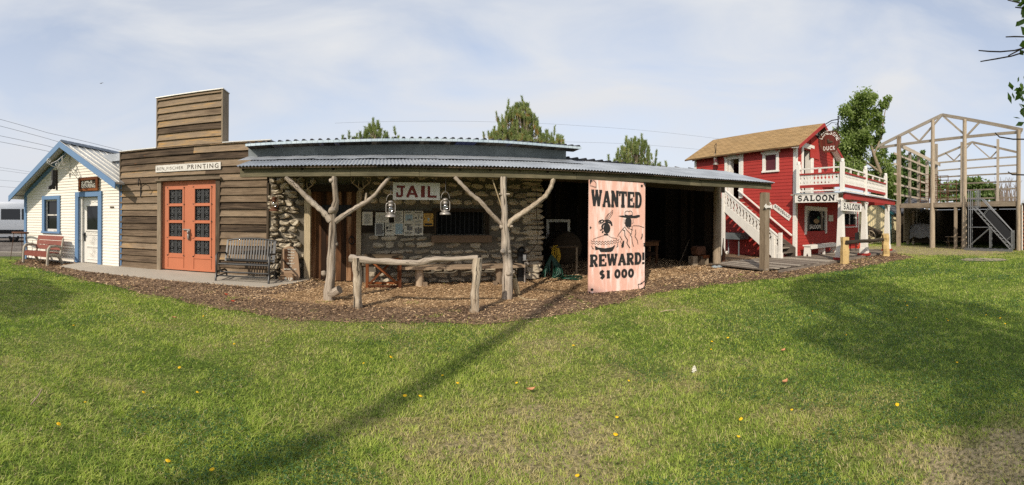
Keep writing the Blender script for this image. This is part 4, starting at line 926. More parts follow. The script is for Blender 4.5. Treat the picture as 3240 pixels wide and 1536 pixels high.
notice('cream sheet headed reward with a large question mark', 1310, 668, 1339, 706, 'paper', lines(.3, .7, .62, .72, 2, .5) + lines(.15, .85, .06, .22, 3) + [(.1, .3, .32, .5, 3), (.7, .9, .35, .5, 3)])
mb = MB(); text(mb, 'REWARD', (a.x + .03, FY - .0815, b.z - .065), (1, 0, 0), Z, (b.x - a.x) - .06, .045, .02); text(mb, '?', ((a.x + b.x) / 2 - .02, FY - .0815, a.z + .09), (1, 0, 0), Z, .035, .08, .0); lt = mb.build('lettering', M['ink'], bpy.data.objects[[o.name for o in COL.objects if o.name.startswith('posted_notice')][-1]])
notice('cream sheet with a group of sketched figures, rightmost of the lower row', 1310, 706, 1339, 745, 'paper', [(.1, .3, .15, .5, 3), (.35, .6, .1, .55, 3), (.62, .85, .2, .6, 3), (.4, .55, .55, .66, 1), (.15, .28, .5, .58, 1)] + lines(.1, .8, .78, .95, 3, .5))
notice('gold coloured sheet at the right end of the notice board', 1340, 676, 1371, 716, 'paper_gold', [(.1, .9, .06, .22, 1), (.4, .6, .4, .65, 2), (.02, .1, .5, .62, 1), (.9, .98, .5, .62, 1)] + lines(.15, .85, .72, .95, 3, .3))
JY = 8.45; a, b = onY(1243, 632, JY), onY(1392, 580, JY)
js = thing('jail_sign', 'white board with dark red letters reading jail hung under the porch roof', 'sign', ((a.x + b.x) / 2, JY, a.z))
mb = MB(); mb.box(((a.x + b.x) / 2, JY, (a.z + b.z) / 2), (b.x - a.x, .03, b.z - a.z)); mb.build('board', M['white'], js)
for x in (a.x + .12, b.x - .12): mb = MB(); mb.tube([V((x, JY, b.z - .03)), V((x, JY, roofp(x, JY) - .1))], .006, 4); mb.build('hanging_wire', M['wire'], js)
mb = MB(); w, h = b.x - a.x, b.z - a.z; jm = paint('dark_red_lettering', (.17, .022, .014), .6, .15)
for c, x, cw in (('J', .07, .19), ('a', .27, .27), ('I', .59, .09), ('l', .73, .21)):
    slab(mb, c, V((a.x + w * x, JY - .0165, a.z + h * .14)), (1, 0, 0), Z, w * cw, h * .68, {'J': .27, 'a': .22, 'I': .5, 'l': .24}[c], nrm=(0, -1, 0), widths={'I': .6})
mb.build('lettering', jm, js)
# hanging lanterns
def lantern(t, c, s, mt, mg):
    """c base centre, s height"""
    mb = MB(); q = lambda pr: [(r * s, z * s) for r, z in pr]
    mb.lathe(q([(.0, 0), (.29, 0), (.29, .03), (.27, .10), (.17, .15), (.15, .19), (.19, .20), (.19, .23), (.12, .25)]), c, 20); mb.build('base_tank', mt, t)
    mb = MB(); mb.lathe(q([(.12, .25), (.16, .33), (.17, .42), (.14, .52), (.11, .57)]), c, 16); mb.build('globe', mg, t)
    mb = MB(); mb.lathe(q([(.11, .56), (.155, .57), (.155, .60), (.12, .62), (.12, .73), (.15, .74), (.15, .78), (.12, .83), (.04, .86), (0, .86)]), c, 18); mb.build('chimney_cap', mt, t)
    mb = MB()
    for sg_ in (-1, 1): mb.tube([c + V((sg_ * x * s, 0, z * s)) for x, z in ((.17, .18), (.235, .28), (.235, .6), (.21, .70), (.13, .72))], .026 * s, 6)
    mb.tube([c + V((math.cos(a) * .175 * s, math.sin(a) * .175 * s, (.36 + .07 * math.cos(a)) * s)) for a in [2 * PI * i / 16 for i in range(16)]], .008 * s, 4, closed=True); mb.build('side_tubes', mt, t)
    mb = MB(); mb.tube([c + V((math.cos(a) * .22 * s, 0, (.84 + .34 * math.sin(a)) * s)) for a in [PI * i / 14 for i in range(15)]], .012 * s, 5); mb.build('bail', mt, t)
for u, v, lb in ((1236.5, 688, 'grey tin lantern hanging left of the white jail sign'), (1412, 680, 'grey tin lantern hanging right of the white jail sign')):
    c = onB(u, v); c.y += .12; t = thing('hanging_lantern', lb, 'lantern', c, 0, 'grey lanterns hanging from the porch beam'); lantern(t, c, .385, M['silver'], M['clear'])
    mb = MB(); mb.tube([c + V((0, 0, .455)), V((c.x + .01, c.y, interp(bz, c.x) + .05))], .004, 4); mb.build('hanging_wire', M['wire'], t)
c = onY(867, 669, FY - .28); t = thing('rusty_lantern', 'rusty brown lantern on a stone ledge beside the printing shop', 'lantern', c); lantern(t, c, .42, M['rust'], M['clear'])
# antlered skulls
for u, v, lb, sk in ((1142, 605, 'antlered deer skull at the right of the jail door lintel', True), (966, 610, 'pair of pale antlers at the left of the jail door lintel', False)):
    c = onY(u, v, FY - .2); t = thing('deer_skull', lb, 'skull', c)
    mb = MB(); mb.blob(c + V((0, 0, .02)), (.065, .06, .09), 1, 2, .15); mb.blob(c + V((0, -.03, -.11)), (.038, .04, .13), 2, 2, .15)
    for s_ in (-1, 1): mb.blob(c + V((s_ * .05, -.03, .0)), (.025, .03, .03), 3, 1, .1)
    if sk: mb.build('skull', M['bone'], t)
    else: mb = MB().blob(c, (.06, .05, .05), 1, 2, .2); mb.build('skull', M['bone'], t)
    for s_ in (-1, 1):
        mb = MB(); mb.tube([c + V((s_ * x, y, z)) for x, y, z in ((.04, -.01, .06), (.1, -.04, .12), (.2, -.07, .19), (.24, -.09, .27), (.22, -.1, .36))], [.02, .018, .016, .012, .005], 6)
        mb.tube([c + V((s_ * x, y, z)) for x, y, z in ((.06, -.02, .08), (.05, -.07, .18), (.05, -.08, .25))], [.014, .01, .004], 5); mb.tube([c + V((s_ * x, y, z)) for x, y, z in ((.2, -.07, .19), (.15, -.12, .26), (.16, -.13, .32))], [.013, .009, .004], 5); mb.build('antler', M['bone'], t)
# memorial stone
p = onG(917, 888, .02); tt = thing('memorial_stone', 'small painted memorial slab reading R.I.P. leaning on the stone wall', 'memorial', (p.x, 9.85, .0))
x0, x1 = onY(886, 800, 9.9).x, onY(952, 800, 9.9).x; zt = onY(915, 780, 9.95).z; LN = lambda x, z, d=0: V((x, 9.72 + .22 * (z / 1.0) - d, z))
mb = MB(); wS = x1 - x0; out = [(.12, .02), (.95, .02), (1.0, .25), (.93, .55), (.86, .8), (.62, .98), (.35, 1.0), (.1, .93), (.06, .6), (.1, .3)]
mb.prism([LN(x0 + a * wS, b * zt) for a, b in out], (0, .07, 0)); mb.build('slab', paint('brown_slate', (.30, .20, .125), .8, .25), tt)
mb = MB(); mb.prism([LN(x0 + a * wS, b * zt, .006) for a, b in ((.26, .35), (.55, .36), (.50, .95), (.2, .92))], (0, .005, 0)); mb.build('dark_streak', M['door_wood'], tt)
mb = MB(); mb.prism([V((x0 + a * wS, 9.62, b * zt)) for a, b in ((.02, .02), (.8, .02), (.78, .28), (.6, .31), (.2, .29), (.08, .18))], (0, .06, 0)); mb.build('foot_stone', paint('brown_slate_foot', (.27, .17, .10), .8, .2), tt)
mb = MB(); text(mb, 'R.I.P.', (x0 + .36 * wS, 9.616, .09 * zt + .02), (1, 0, 0), Z, wS * .4, .075, .03)
for i, s_ in enumerate(('WITHIN', 'THESE', 'WALLS', 'LIVES', 'THE', 'SPIRIT', 'OF', 'BOBBY LEE')):
    z = zt * (.9 - i * .075); w = len(s_) * .034; text(mb, s_, LN(x0 + .55 * wS - w / 2, z, .012), (1, 0, 0), V((0, .2, 1)).normalized(), w, .035, .01)
mb.build('lettering', M['paper'], tt)
# utility post with lamp box and tap
p = onY(1650, 890, 9.85); t = thing('utility_post', 'black utility post with outlet box and water tap right of the plank bench', 'post', (p.x, 9.85, 0))
zt = onY(1650, 783, 9.85).z; mb = MB(); mb.box((p.x - .02, 9.88, zt / 2 - .05), (.15, .1, zt - .1)); mb.lathe([(.09, 0), (.13, .02), (.05, .12), (.0, .15)], (p.x, 9.85, zt - .12), 8); mb.build('post', M['black'], t)
mb = MB(); mb.box((p.x + .04, 9.79, onY(1650, 815, 9.85).z), (.12, .08, .2)); mb.build('outlet_box', M['iron'], t); mb = MB(); mb.box((p.x + .04, 9.745, onY(1650, 815, 9.85).z), (.075, .01, .15)); mb.build('cover_plate', M['steel'], t)
x = onY(1659, 890, 9.75).x; mb = MB(); mb.tube([V((x, 9.72, -.02)), V((x, 9.72, .52))], .022, 7); mb.tube([V((x, 9.72, .5)), V((x + .02, 9.62, .53)), V((x + .04, 9.56, .48))], .025, 7); mb.bar((x - .06, 9.7, .58), (x + .06, 9.7, .58), .02); mb.build('tap', M['silver'], t)
cb = [onY(u, v, 9.95) for u, v in ((1662, 810), (1680, 795), (1700, 770), (1703, 730), (1698, 690), (1697, 600))]; mb = MB(); mb.tube(cb, .008, 4); mb.build('cable', M['rubber'], t)
# ================================================================ wanted poster board
wl, wr = onG(1855, 930), onR(2027, 908, 9.72); wl = V((wl.x, wl.y, .02)); wr = V((wr.x, 7.62, .02)); wl.y = 7.72
ex = (wr - wl).normalized(); WW = (wr - wl).length; WH = 2.46; nrm = V((ex.y, -ex.x, 0))
wb = thing('wanted_board', 'tall pink painted wanted poster board with two cut out faces and black slab letters', 'sign', (wl + wr) / 2 - V((0, 0, .02)))
def WP(px, py, d=0.0):
    k = (py - 95) / 1040; l = 132 + 28 * k; s = (px - l) / (660 - l); top = 95 + 23 * s; bot = 1135 - 65 * s; t = (bot - py) / (bot - top)
    return wl + ex * (s * WW) + Z * (t * WH) + nrm * d
mb = MB(); mb.prism([wl, wr, wr + Z * WH, wl + Z * WH], -nrm * .03); mb.build('panel', M['pink'], wb)
mb = MB(); mb.bar(wl + ex * .35 - nrm * .06 + Z * .0, wr - ex * .25 - nrm * .06 + Z * .0, .08, .05); mb.bar(wl + ex * .3 - nrm * .07, wl + ex * .3 - nrm * .07 + Z * 2.3, .04, .09); mb.bar(wr - ex * .3 - nrm * .07, wr - ex * .3 - nrm * .07 + Z * 2.3, .04, .09); mb.each('backing_frame', M['grey_wood'], wb)
mb = MB(); o = .002
wd = {'W': 1.35, 'A': 1.05, '!': .35, '1': .6, ' ': .25, '$': .75, '0': .8}
def wline(word, x0, y0, x1, y1, h, stem, gap, **k):
    a, b = WP(x0, y0, o), WP(x1, y1, o); d = b - a; slab(mb, word, a, d.normalized(), Z, d.length, h, stem * 1.25, gap, nrm=nrm, widths=wd, **k)
hh = lambda a, b: (WP(300, a) - WP(300, b)).z
wline('WANTED', 157, 342, 624, 345, hh(190, 345), .27, .05); wline('REWARD!', 162, 895, 655, 848, hh(775, 888), .26, .05); wline('$1 000', 247, 1000, 556, 970, hh(915, 992), .23, .12, serif=.2)
mb.build('lettering', M['ink'], wb)
mb = MB(); kk = [0]
def stroke(pts, t=3.0):
    vs, fs = ribbon(pts, t * 1.25 + .6); kk[0] += 1; mb.add([WP(x, y, .0022 + .0003 * kk[0]) for x, y in vs], [f[::-1] for f in fs], .5)
def fill(pts): kk[0] += 1; mb.poly([WP(x, y, .0022 + .0003 * kk[0]) for x, y in pts][::-1], .5)
def ell(cx, cy, rx, ry, n=18, sq=0):
    return [(cx + rx * math.copysign(abs(math.cos(a)) ** (1 - sq), math.cos(a)), cy + ry * math.copysign(abs(math.sin(a)) ** (1 - sq), math.sin(a))) for a in [2 * PI * i / n for i in range(n)]]
fill(ell(301, 537, 31, 48)); fill(ell(497, 477, 31, 42, 18, .35))
stroke([(263, 545), (258, 520), (268, 500), (290, 488), (315, 480), (340, 492), (345, 512)], 12); stroke([(250, 500), (240, 480), (245, 465), (262, 460), (272, 470), (262, 485), (250, 482)], 8)
stroke([(275, 470), (300, 462), (325, 466), (342, 485)], 9); stroke([(268, 560), (262, 580)], 10); stroke([(240, 555), (262, 548)], 8); stroke([(285, 478), (310, 472)], 7); stroke([(232, 500), (228, 478), (240, 462)], 5)
for p in ([(290, 460), (310, 410), (350, 368), (348, 400), (325, 440), (305, 462)], [(280, 462), (290, 430), (312, 400)], [(300, 455), (345, 385)]): stroke(p, 2.5)
fill([(275, 585), (315, 586), (314, 601), (276, 600)])
stroke([(280, 600), (225, 620), (180, 640)], 2.5); stroke([(312, 600), (345, 620), (395, 625)], 2.5)
zig = [(165 + i * 12.5, 648 + (14 if i % 2 else 0) - i * 1.0 + 14 * math.sin(i / 20 * PI)) for i in range(21)]; stroke(zig, 2.5); stroke([(x, y + 20) for x, y in zig], 2)
fill([(200, 697), (225, 712), (290, 718), (350, 705), (378, 682), (372, 705), (355, 740), (340, 748), (300, 752), (250, 752), (235, 730), (205, 738)])
stroke([(172, 698), (180, 722), (192, 728)], 4); stroke([(400, 670), (402, 695), (392, 706)], 4); stroke([(425, 645), (432, 670)], 3)
fill([(400, 420), (430, 430), (500, 438), (570, 436), (605, 425), (609, 410), (590, 406), (550, 415), (500, 418), (440, 415)])
stroke([(462, 415), (462, 385), (475, 375), (490, 374), (499, 380), (510, 372), (525, 376), (533, 388), (534, 415)], 2.8); stroke([(462, 412), (498, 418), (534, 411)], 9)
stroke([(455, 445), (456, 480), (465, 490)], 2.5); stroke([(540, 445), (541, 478), (532, 488)], 2.5); stroke([(468, 505), (495, 528), (525, 508)], 3); stroke([(462, 515), (480, 545), (525, 585)], 3); stroke([(535, 508), (530, 545), (525, 585)], 3); stroke([(495, 528), (540, 545)], 2.5)
stroke([(460, 520), (430, 555), (405, 590), (398, 610)], 2.5); stroke([(445, 545), (462, 552), (465, 600), (490, 635), (485, 665), (500, 690), (515, 708)], 5); stroke([(565, 540), (568, 575), (560, 600), (585, 640), (590, 672)], 4); stroke([(540, 505), (600, 505), (648, 520)], 2.5)
stroke([(512, 585), (530, 610), (535, 655), (548, 695)], 4); stroke([(630, 575), (630, 600), (618, 625)], 6); fill([(445, 650), (460, 640), (455, 700), (438, 710), (432, 690)]); stroke([(415, 600), (440, 640)], 4)
for c in (ell(622, 143, 10, 11), ell(187, 1098, 12, 12)): fill(c)
fill([(640, 117), (659, 118), (659, 150), (648, 140), (652, 130), (640, 128)]); fill([(150, 520), (166, 530), (150, 546)]); fill([(658, 655), (640, 665), (650, 672), (642, 684), (659, 696)])
fill([(134, 97), (158, 97), (150, 112), (138, 140)]); stroke([(150, 112), (168, 98), (190, 120), (192, 165), (150, 150), (137, 150)], 2.5); fill([(160, 1112), (180, 1128), (160, 1134)])
stroke([(594, 1034), (604, 1078), (640, 1075), (662, 1040)], 4); stroke([(594, 1034), (620, 1030), (662, 998)], 4); fill([(600, 1086), (632, 1084), (660, 1055), (660, 1070)]); fill(ell(628, 1024, 8, 7))
mb.build('drawing', M['ink'], wb)
# ================================================================ things in and around the shed
def px(u, v, y): return onY(u, v, y)
p = onG(1742, 893); t = thing('garden_hose', 'green garden hose looped over a hanger at the dark corner of the jail wall', 'hose', (p.x, p.y, 0)); mb = MB(); rs = random.Random(5)
top = onY(1742, 812, 10.4)
for i in range(15):
    w = rs.uniform(.10, .26); s_ = rs.uniform(-.08, .08); zb = rs.uniform(.03, .2)
    mb.tube(cr([V((top.x + s_ - w * 1.2, 10.3 + rs.uniform(-.1, .1), zb)), V((top.x + s_ * .5 - w * .8, 10.3, top.z * .6)), V((top.x + s_ * .3, 10.35, top.z + rs.uniform(-.05, .05))), V((top.x + s_ * .5 + w * .8, 10.3, top.z * .6)), V((top.x + s_ + w, 10.25 + rs.uniform(-.1, .1), zb)), V((top.x + s_, 10.2, .03))], 5), .013, 6)
for i in range(4): c = onG(1805, 885); mb.tube([V((c.x + (.35 - .05 * i) * math.cos(a), c.y + (.3 - .04 * i) * math.sin(a), .04 + .025 * math.sin(a * 2 + i) + .015 * i)) for a in [2 * PI * k / 20 for k in range(20)]], .014, 6, closed=True)
mb.build('loops', M['hose'], t)
p = px(1760, 780, 10.6); t = thing('yellow_cord', 'bundle of yellow extension cord hanging above the green hose', 'cord', p); mb = MB()
for i in range(14):
    w = rs.uniform(.02, .13); L_ = rs.uniform(.42, .6); mb.tube(cr([p + V((0, 0, .03)), p + V((-w, rs.uniform(-.05, .05), -.02)), p + V((-w * 1.1, -.03, -L_ * .6)), p + V((0, -.02, -L_)), p + V((w * 1.1, 0, -L_ * .6)), p + V((w * .6, .02, -.02)), p + V((0, 0, .03))], 4), .008, 5)
mb.build('strands', M['yellow'], t)
a, b = px(1738, 783, 10.62), px(1830, 780, 10.62); mb = MB(); mb.tube([a, b], .035, 8)
for x in (a.x + .1, b.x - .06): mb.bar((x, 10.62, 0), (x, 10.62, a.z - .02), .05)
tag(mb.build('pipe_rack', M['grey_wood']), 'pale pipe rail rack holding the yellow cord in the shed', 'rack')
a, b = px(1727, 900, 12.4), px(1803, 695, 12.4); mb = MB(); frame4(mb, FF(12.4), a.x, b.x, .5, b.z, .09, -.02, .02); tag(mb.build('window_frame', M['white_worn']), 'old white window frame leaning in the dark shed behind the hose', 'frame')
p = px(1790, 850, 11.2); mb = MB(); mb.lathe([(.0, -.3), (.5, -.3), (.52, -.25), (.52, .25), (.5, .3), (0, .3)], (p.x + .1, 11.6, .75), 20, (0, 1, .1)); tag(mb.build('barrel', M['dark_wood']), 'dark wooden barrel lying behind the yellow cord', 'barrel')
a, b = px(2010, 763, 11.9), px(2080, 763, 11.9); t = thing('workbench', 'rough brown workbench with a lower shelf in the dark shed', 'workbench', (b.x - .8, 12, 0)); wz = a.z
mb = MB(); mb.box((b.x - .75, 12.1, wz - .02), (1.6, .6, .05)); mb.box((b.x - .75, 11.84, wz - .12), (1.5, .05, .14)); mb.build('top', M['door_wood'], t); mb = MB(); mb.box((b.x - .75, 12.1, .38), (1.45, .5, .12)); mb.build('shelf', M['door_wood'], t)
for x in (b.x - 1.45, b.x - .06):
    for y in (11.88, 12.32): mb = MB(); mb.box((x, y, wz / 2 - .04), (.09, .09, wz - .08)); mb.build('leg', M['door_wood'], t)
for i, (u, lb) in enumerate(((2203, 'pale upright timber block under the dark bale, wider left one'), (2226, 'pale upright timber block under the dark bale, narrower right one'))):
    p = onG(u, 842); mb = MB(); mb.box((p.x, p.y + .15, .17), ((.27, .19)[i], .25, .34)); tag(mb.build('timber_block', M['grey_wood']), lb, 'block')
c = onY(2214, 795, 10.55); mb = MB(); mb.blob((c.x, 10.62, .52), (.24, .2, .17), 4, 3, .1, 3, None, .3, 0, False, .6); tag(mb.build('rusty_bale', M['rust']), 'dark rusty bundle resting on two timber blocks by the shed post', 'bundle')
p = onG(2243, 842); t = thing('low_stool', 'low brown wooden stool behind the round shed post', 'stool', (p.x, p.y + .2, 0)); mb = MB(); mb.box((p.x, p.y + .25, .32), (.3, .25, .1)); mb.build('seat', M['red_wood'], t)
for dx in (-.11, .11): mb = MB(); mb.box((p.x + dx, p.y + .25, .135), (.06, .2, .27)); mb.build('leg', M['grey_wood'], t)
p = onY(2186, 790, 12.0); t = thing('barrel', 'grey metal drum behind the rusty bundle in the shed', 'drum', (p.x, 12, 0)); mb = MB(); mb.lathe([(0, 0), (.32, 0), (.33, .03), (.31, .05), (.31, .4), (.33, .42), (.31, .44), (.31, .8), (.33, .84), (.3, .85), (.3, .82), (0, .82)], (p.x, 12, 0), 20); mb.build('drum_body', M['galv_dark'], t)
a = onG(2148, 840); b = onY(2205, 700, 12.2); mb = MB(); mb.tube([V((a.x, a.y, 0)), b], .025, 6); tag(mb.build('leaning_pole', M['grey_wood']), 'long thin pole leaning inside the dark shed', 'pole')
p = onG(2268, 846); mb = MB(); rs = random.Random(8)
for i in range(9): mb.blob(V((p.x + rs.uniform(-.28, .3), p.y - .12 + rs.uniform(-.08, .1), .03)), (.11, .08, .045), i, 2, .5)
tag(mb.build('rag', flat('pale_blue_rag', (.28, .32, .34), .9)), 'crumpled pale blue rag at the foot of the round shed post', 'rag')
p = onG(2288, 832); mb = MB(); mb.tube([V((p.x, p.y, .02)), V((p.x + .03, p.y, .35)), V((p.x - .02, p.y, .6)), V((p.x + .02, p.y, .95))], [.08, .07, .03, .012], 7); tag(mb.build('iron_tool', M['rust']), 'dark iron tool leaning outside the round shed post', 'tool')
p = onG(2421, 860); pc = V((p.x, yb(p.x) - .12, onY(2421, 655, yb(p.x)).z)); t = thing('arrow_sign', 'pale arrow pointer sign nailed to the square porch end post', 'sign', pc)
mb = MB(); mb.prism([pc + V((a, 0, b)) for a, b in ((-.24, 0), (-.13, .09), (-.13, .045), (.1, .03), (.19, .08), (.19, -.08), (.1, -.03), (-.13, -.045), (-.13, -.09))], (0, -.025, 0)); mb.build('arrow', M['white_worn'], t)
mb = MB(); mb.prism([pc + V((.17, a * .5 + .15, b)) for a, b in ((-.2, -.32), (.2, -.32), (.2, .1), (.28, .1), (0, .24), (-.28, .1), (-.2, .1))], (.025, 0, 0)); mb.build('arrow', M['white_worn'], t)
# ================================================================ red saloon
SX, SY = 15.3, 9.4; S1 = onY(2638, 560, SY).x; S2 = onY(2716, 700, SY).x; SB = onX(2199, 600, SX).y
sal = thing('red_saloon', 'red two storey saloon with white trim, balcony and tan shingle roof', 'saloon', ((SX + S2) / 2, 12, 0))
FSd = lambda x, y, z: V((SX + y, -x, z)); FSf = FF(SY)
eav = (onX(2516, 453, 14.95).z + onX(2180, 511, 14.95).z) / 2; rx_ = (SX + S1) / 2; rdz = (onX(2597, 383, rx_).z + onX(2262, 449, rx_).z) / 2
EXL, EXR = 14.95, 2 * rx_ - 14.95; RY0, RY1 = 9.0, SB + .45; rp_ = (rdz - eav) / (rx_ - EXL); rz_ = lambda x: rdz - abs(x - rx_) * rp_
def oX(u0, v0, u1, v1): a, b = onX(u0, v0, SX), onX(u1, v1, SX); return (-a.y, -b.y, min(a.z, b.z), max(a.z, b.z))
sd = list(oX(2294, 630, 2353, 490)); sd[2] = 2.72; sd[3] = onX(2325, 492, SX).z; sw_ = oX(2414, 543, 2466, 475); sw_ = (sw_[0], sw_[1], onX(2440, 540, SX).z, onX(2440, 478, SX).z)
def oY(u0, v0, u1, v1): a, b = onY(u0, v0, SY), onY(u1, v1, SY); return (a.x, b.x, b.z, a.z)
gd = oY(2535, 457, 2571, 610); gd = (gd[0], gd[1], 2.8, onY(2552, 457, SY).z); bw = oY(2545, 652, 2614, 739); rw = oY(2667, 668, 2709, 717); fd = (onY(2655, 700, SY).x, onY(2668, 700, SY).x, .12, 2.1)
mb = MB(); lapwall(mb, FSd, lambda z: (-SB, -SY), .05, rz_(SX) - .08, .15, [(sd[0] + .1, sd[1] - .1, sd[2], sd[3] - .1), (sw_[0] + .1, sw_[1] - .1, sw_[2], sw_[3])], .022, .006, 1)
lapwall(mb, FSf, lambda z: (max(SX, rx_ - (rdz - .1 - z) / rp_), min(S1, rx_ + (rdz - .1 - z) / rp_)), 2.7, rdz - .15, .15, [(gd[0] + .08, gd[1] - .08, gd[2], gd[3] - .1)], .022, .006, 1)
lapwall(mb, FSf, lambda z: (SX, S2), .1, 2.72, .15, [(bw[0] + .1, bw[1] - .1, bw[2] + .1, bw[3] - .1), (rw[0] + .08, rw[1] - .08, rw[2] + .08, rw[3] - .08), (fd[0], fd[1], fd[2], fd[3])], .022, .006, 1)
w_ = .25                                                # shell with real door and window holes
for a, b, c, d in ((-SB, sd[0] + .1, 0, 4.9), (sd[1] - .1, -SY, 0, 3.9), (sd[0] + .1, sd[1] - .1, 0, 2.7), (sd[0] + .1, sd[1] - .1, sd[3] - .1, 4.9), (sd[1] - .1, sw_[0] + .1, 3.9, 4.9), (sw_[1] - .1, -SY, 3.9, 4.9)): fbox(mb, FSd, a, b, 0, .12, c, d)
fbox(mb, FSd, sw_[0] + .1, sw_[1] - .1, .0, .12, sw_[3] - .1, 4.9)
mb.box(((SX + S1) / 2, SB - .06, 2.5), (S1 - SX - .01, .1, 5)); mb.box((S1 - .07, (SY + SB) / 2, 2.5), (.1, SB - SY - .1, 5)); mb.box((S2 - .06, SY + 2, 1.35), (.1, 3.9, 2.7)); mb.box(((S1 + S2) / 2, SY + 4, 1.35), (S2 - S1, .1, 2.7))
fbox(mb, FSf, SX, bw[0] + .1, 0, .12, 0, 2.7); fbox(mb, FSf, bw[1] - .1, fd[0], 0, .12, 0, 2.7); fbox(mb, FSf, rw[1] - .08, S2, 0, .12, 0, 2.7); fbox(mb, FSf, fd[1], rw[0] + .08, 0, .12, 0, 2.7); fbox(mb, FSf, bw[0] + .1, bw[1] - .1, 0, .12, 0, bw[2] + .1); fbox(mb, FSf, bw[0] + .1, bw[1] - .1, 0, .12, bw[3] - .1, 2.7); fbox(mb, FSf, rw[0] + .08, rw[1] - .08, 0, .12, 0, rw[2] + .1); fbox(mb, FSf, rw[0] + .08, rw[1] - .08, 0, .12, rw[3] - .1, 2.7)
fbox(mb, FSf, SX, gd[0] + .08, 0, .12, 2.7, 4.9); fbox(mb, FSf, gd[1] - .08, S1, 0, .12, 2.7, 4.9)
mb.prism([V((SX, SY + .01, 4.9)), V((S1, SY + .01, 4.9)), V((S1, SY + .01, rz_(S1) - .08)), V((rx_, SY + .01, rdz - .08)), V((SX, SY + .01, rz_(SX) - .08))], (0, .1, 0))
mb.build('wall', M['red'], sal)
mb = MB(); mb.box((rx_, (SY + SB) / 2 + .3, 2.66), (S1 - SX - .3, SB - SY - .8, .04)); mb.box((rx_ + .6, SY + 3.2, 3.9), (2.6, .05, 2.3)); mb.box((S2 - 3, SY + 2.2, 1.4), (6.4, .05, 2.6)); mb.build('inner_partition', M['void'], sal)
mb = MB()
for sgn, exx in ((-1, EXL), (1, EXR)):
    vs = [V((rx_, RY0, rdz)), V((rx_, RY1, rdz)), V((exx, RY1, eav)), V((exx, RY0, eav))]; L_ = (vs[0] - vs[3]).length
    mb.add(vs + [p - V((0, 0, .07)) for p in vs], [(0, 1, 2, 3) if sgn < 0 else (3, 2, 1, 0), (4, 5, 6, 7) if sgn > 0 else (7, 6, 5, 4), (3, 2, 6, 7), (0, 3, 7, 4), (1, 0, 4, 5), (2, 1, 5, 6)], .5, [[(RY0, L_), (RY1, L_), (RY1, 0), (RY0, 0)] if sgn < 0 else [(RY0, 0), (RY1, 0), (RY1, L_), (RY0, L_)]] + [[(0, 0)] * 4] * 5)
rf = mb.build('roof', M['shingle'], sal)
mb = MB()
for exx in (EXL - .02, EXR + .02): mb.prism([V((rx_, RY0 - .03, rdz + .01)), V((exx, RY0 - .03, eav + .01)), V((exx, RY0 - .03, eav - .15)), V((rx_, RY0 - .03, rdz - .17))], (0, .028, 0))
mb.each('fascia', M['red_trim'], sal)
mb = MB()
for exx in (EXL, EXR): mb.prism([V((rx_ + (exx - rx_) * .35, RY0, rz_(rx_ + (exx - rx_) * .35) - .075)), V((exx, RY0, eav - .075)), V((exx, SY, eav - .075)), V((rx_ + (exx - rx_) * .35, SY, rz_(rx_ + (exx - rx_) * .35) - .075))], (0, 0, -.012))
mb.each('soffit', M['white'], sal)
for i in range(9):
    mb = MB(); y = lerp(SY + .1, SB - .1, i / 8); mb.bar((EXL + .06, y, eav - .11 + .06 * rp_), (SX + .02, y, rz_(SX) - .13), .07, .11); mb.build('rafter_end', M['red_trim'], sal)
for a, b, c, d, z0, z1 in ((SX - .03, SX + .12, SY - .035, SY + .12, .05, eav + .05), (SX - .03, SX + .02, SB - .12, SB + .03, .05, eav + .05), (S1 - .12, S1 + .03, SY - .035, SY + .12, 2.75, eav + .05), (S2 - .1, S2 + .03, SY - .035, SY + .1, .1, 2.7)):
    mb = MB(); mb.box(((a + b) / 2, (c + d) / 2, (z0 + z1) / 2), (b - a, d - c, z1 - z0)); mb.build('corner_trim', M['white'], sal)
def casing(name, Fw, h, w, head_over=0.0, sill=None, z0=None):
    mb = MB(); frame4(mb, Fw, h[0], h[1], h[2], h[3], w, -.055, .02, sill=sill, head=w * 1.2)
    if head_over: fbox(mb, Fw, h[0] - head_over, h[1] + head_over, -.075, -.03, h[3] - w * .75, h[3] + .02)
    return mb.build(name, M['white'], sal)
dfr = casing('door_frame', FSd, sd, .15, .03); mb = MB(); fbox(mb, FSd, sd[1] - .27, sd[1] - .15, -.03, .1, sd[2], sd[3] - .16); fbox(mb, FSd, sd[0] + .15, sd[0] + .3, .05, .3, sd[2], sd[3] - .16); mb.build('jamb', M['white'], dfr)
wn_ = casing('window', FSd, sw_, .15, .07, .08); mb = MB(); fbox(mb, FSd, sw_[0] + .15, sw_[1] - .15, .02, .03, sw_[2], sw_[3] - .15); mb.build('curtain', M['curtain'], wn_); 
gdf = casing('door_frame', FSf, gd, .16, .04); mb = MB(); fbox(mb, FSf, gd[1] - .2, gd[1] - .12, -.02, .3, gd[2], gd[3] - .16); mb.build('jamb', M['white'], gdf)
bwf = casing('window', FSf, bw, .16); mb = MB(); fbox(mb, FSf, bw[0] + .16, bw[1] - .16, .03, .04, bw[2] + .16, bw[3] - .16); pn = mb.build('pane', M['glass'], bwf)
mb = MB(); bx_, bz_ = (bw[0] + bw[1]) / 2, (bw[2] + bw[3]) / 2; PB = lambda a, b, d=0: V((bx_ + a, SY + .026 - d, bz_ + b)); hw = (bw[1] - bw[0]) / 2
text(mb, 'SALOON', PB(-hw * .5, -.36 * (bw[3] - bw[2]) + .06), (1, 0, 0), Z, hw * 1.0, .2, .02)
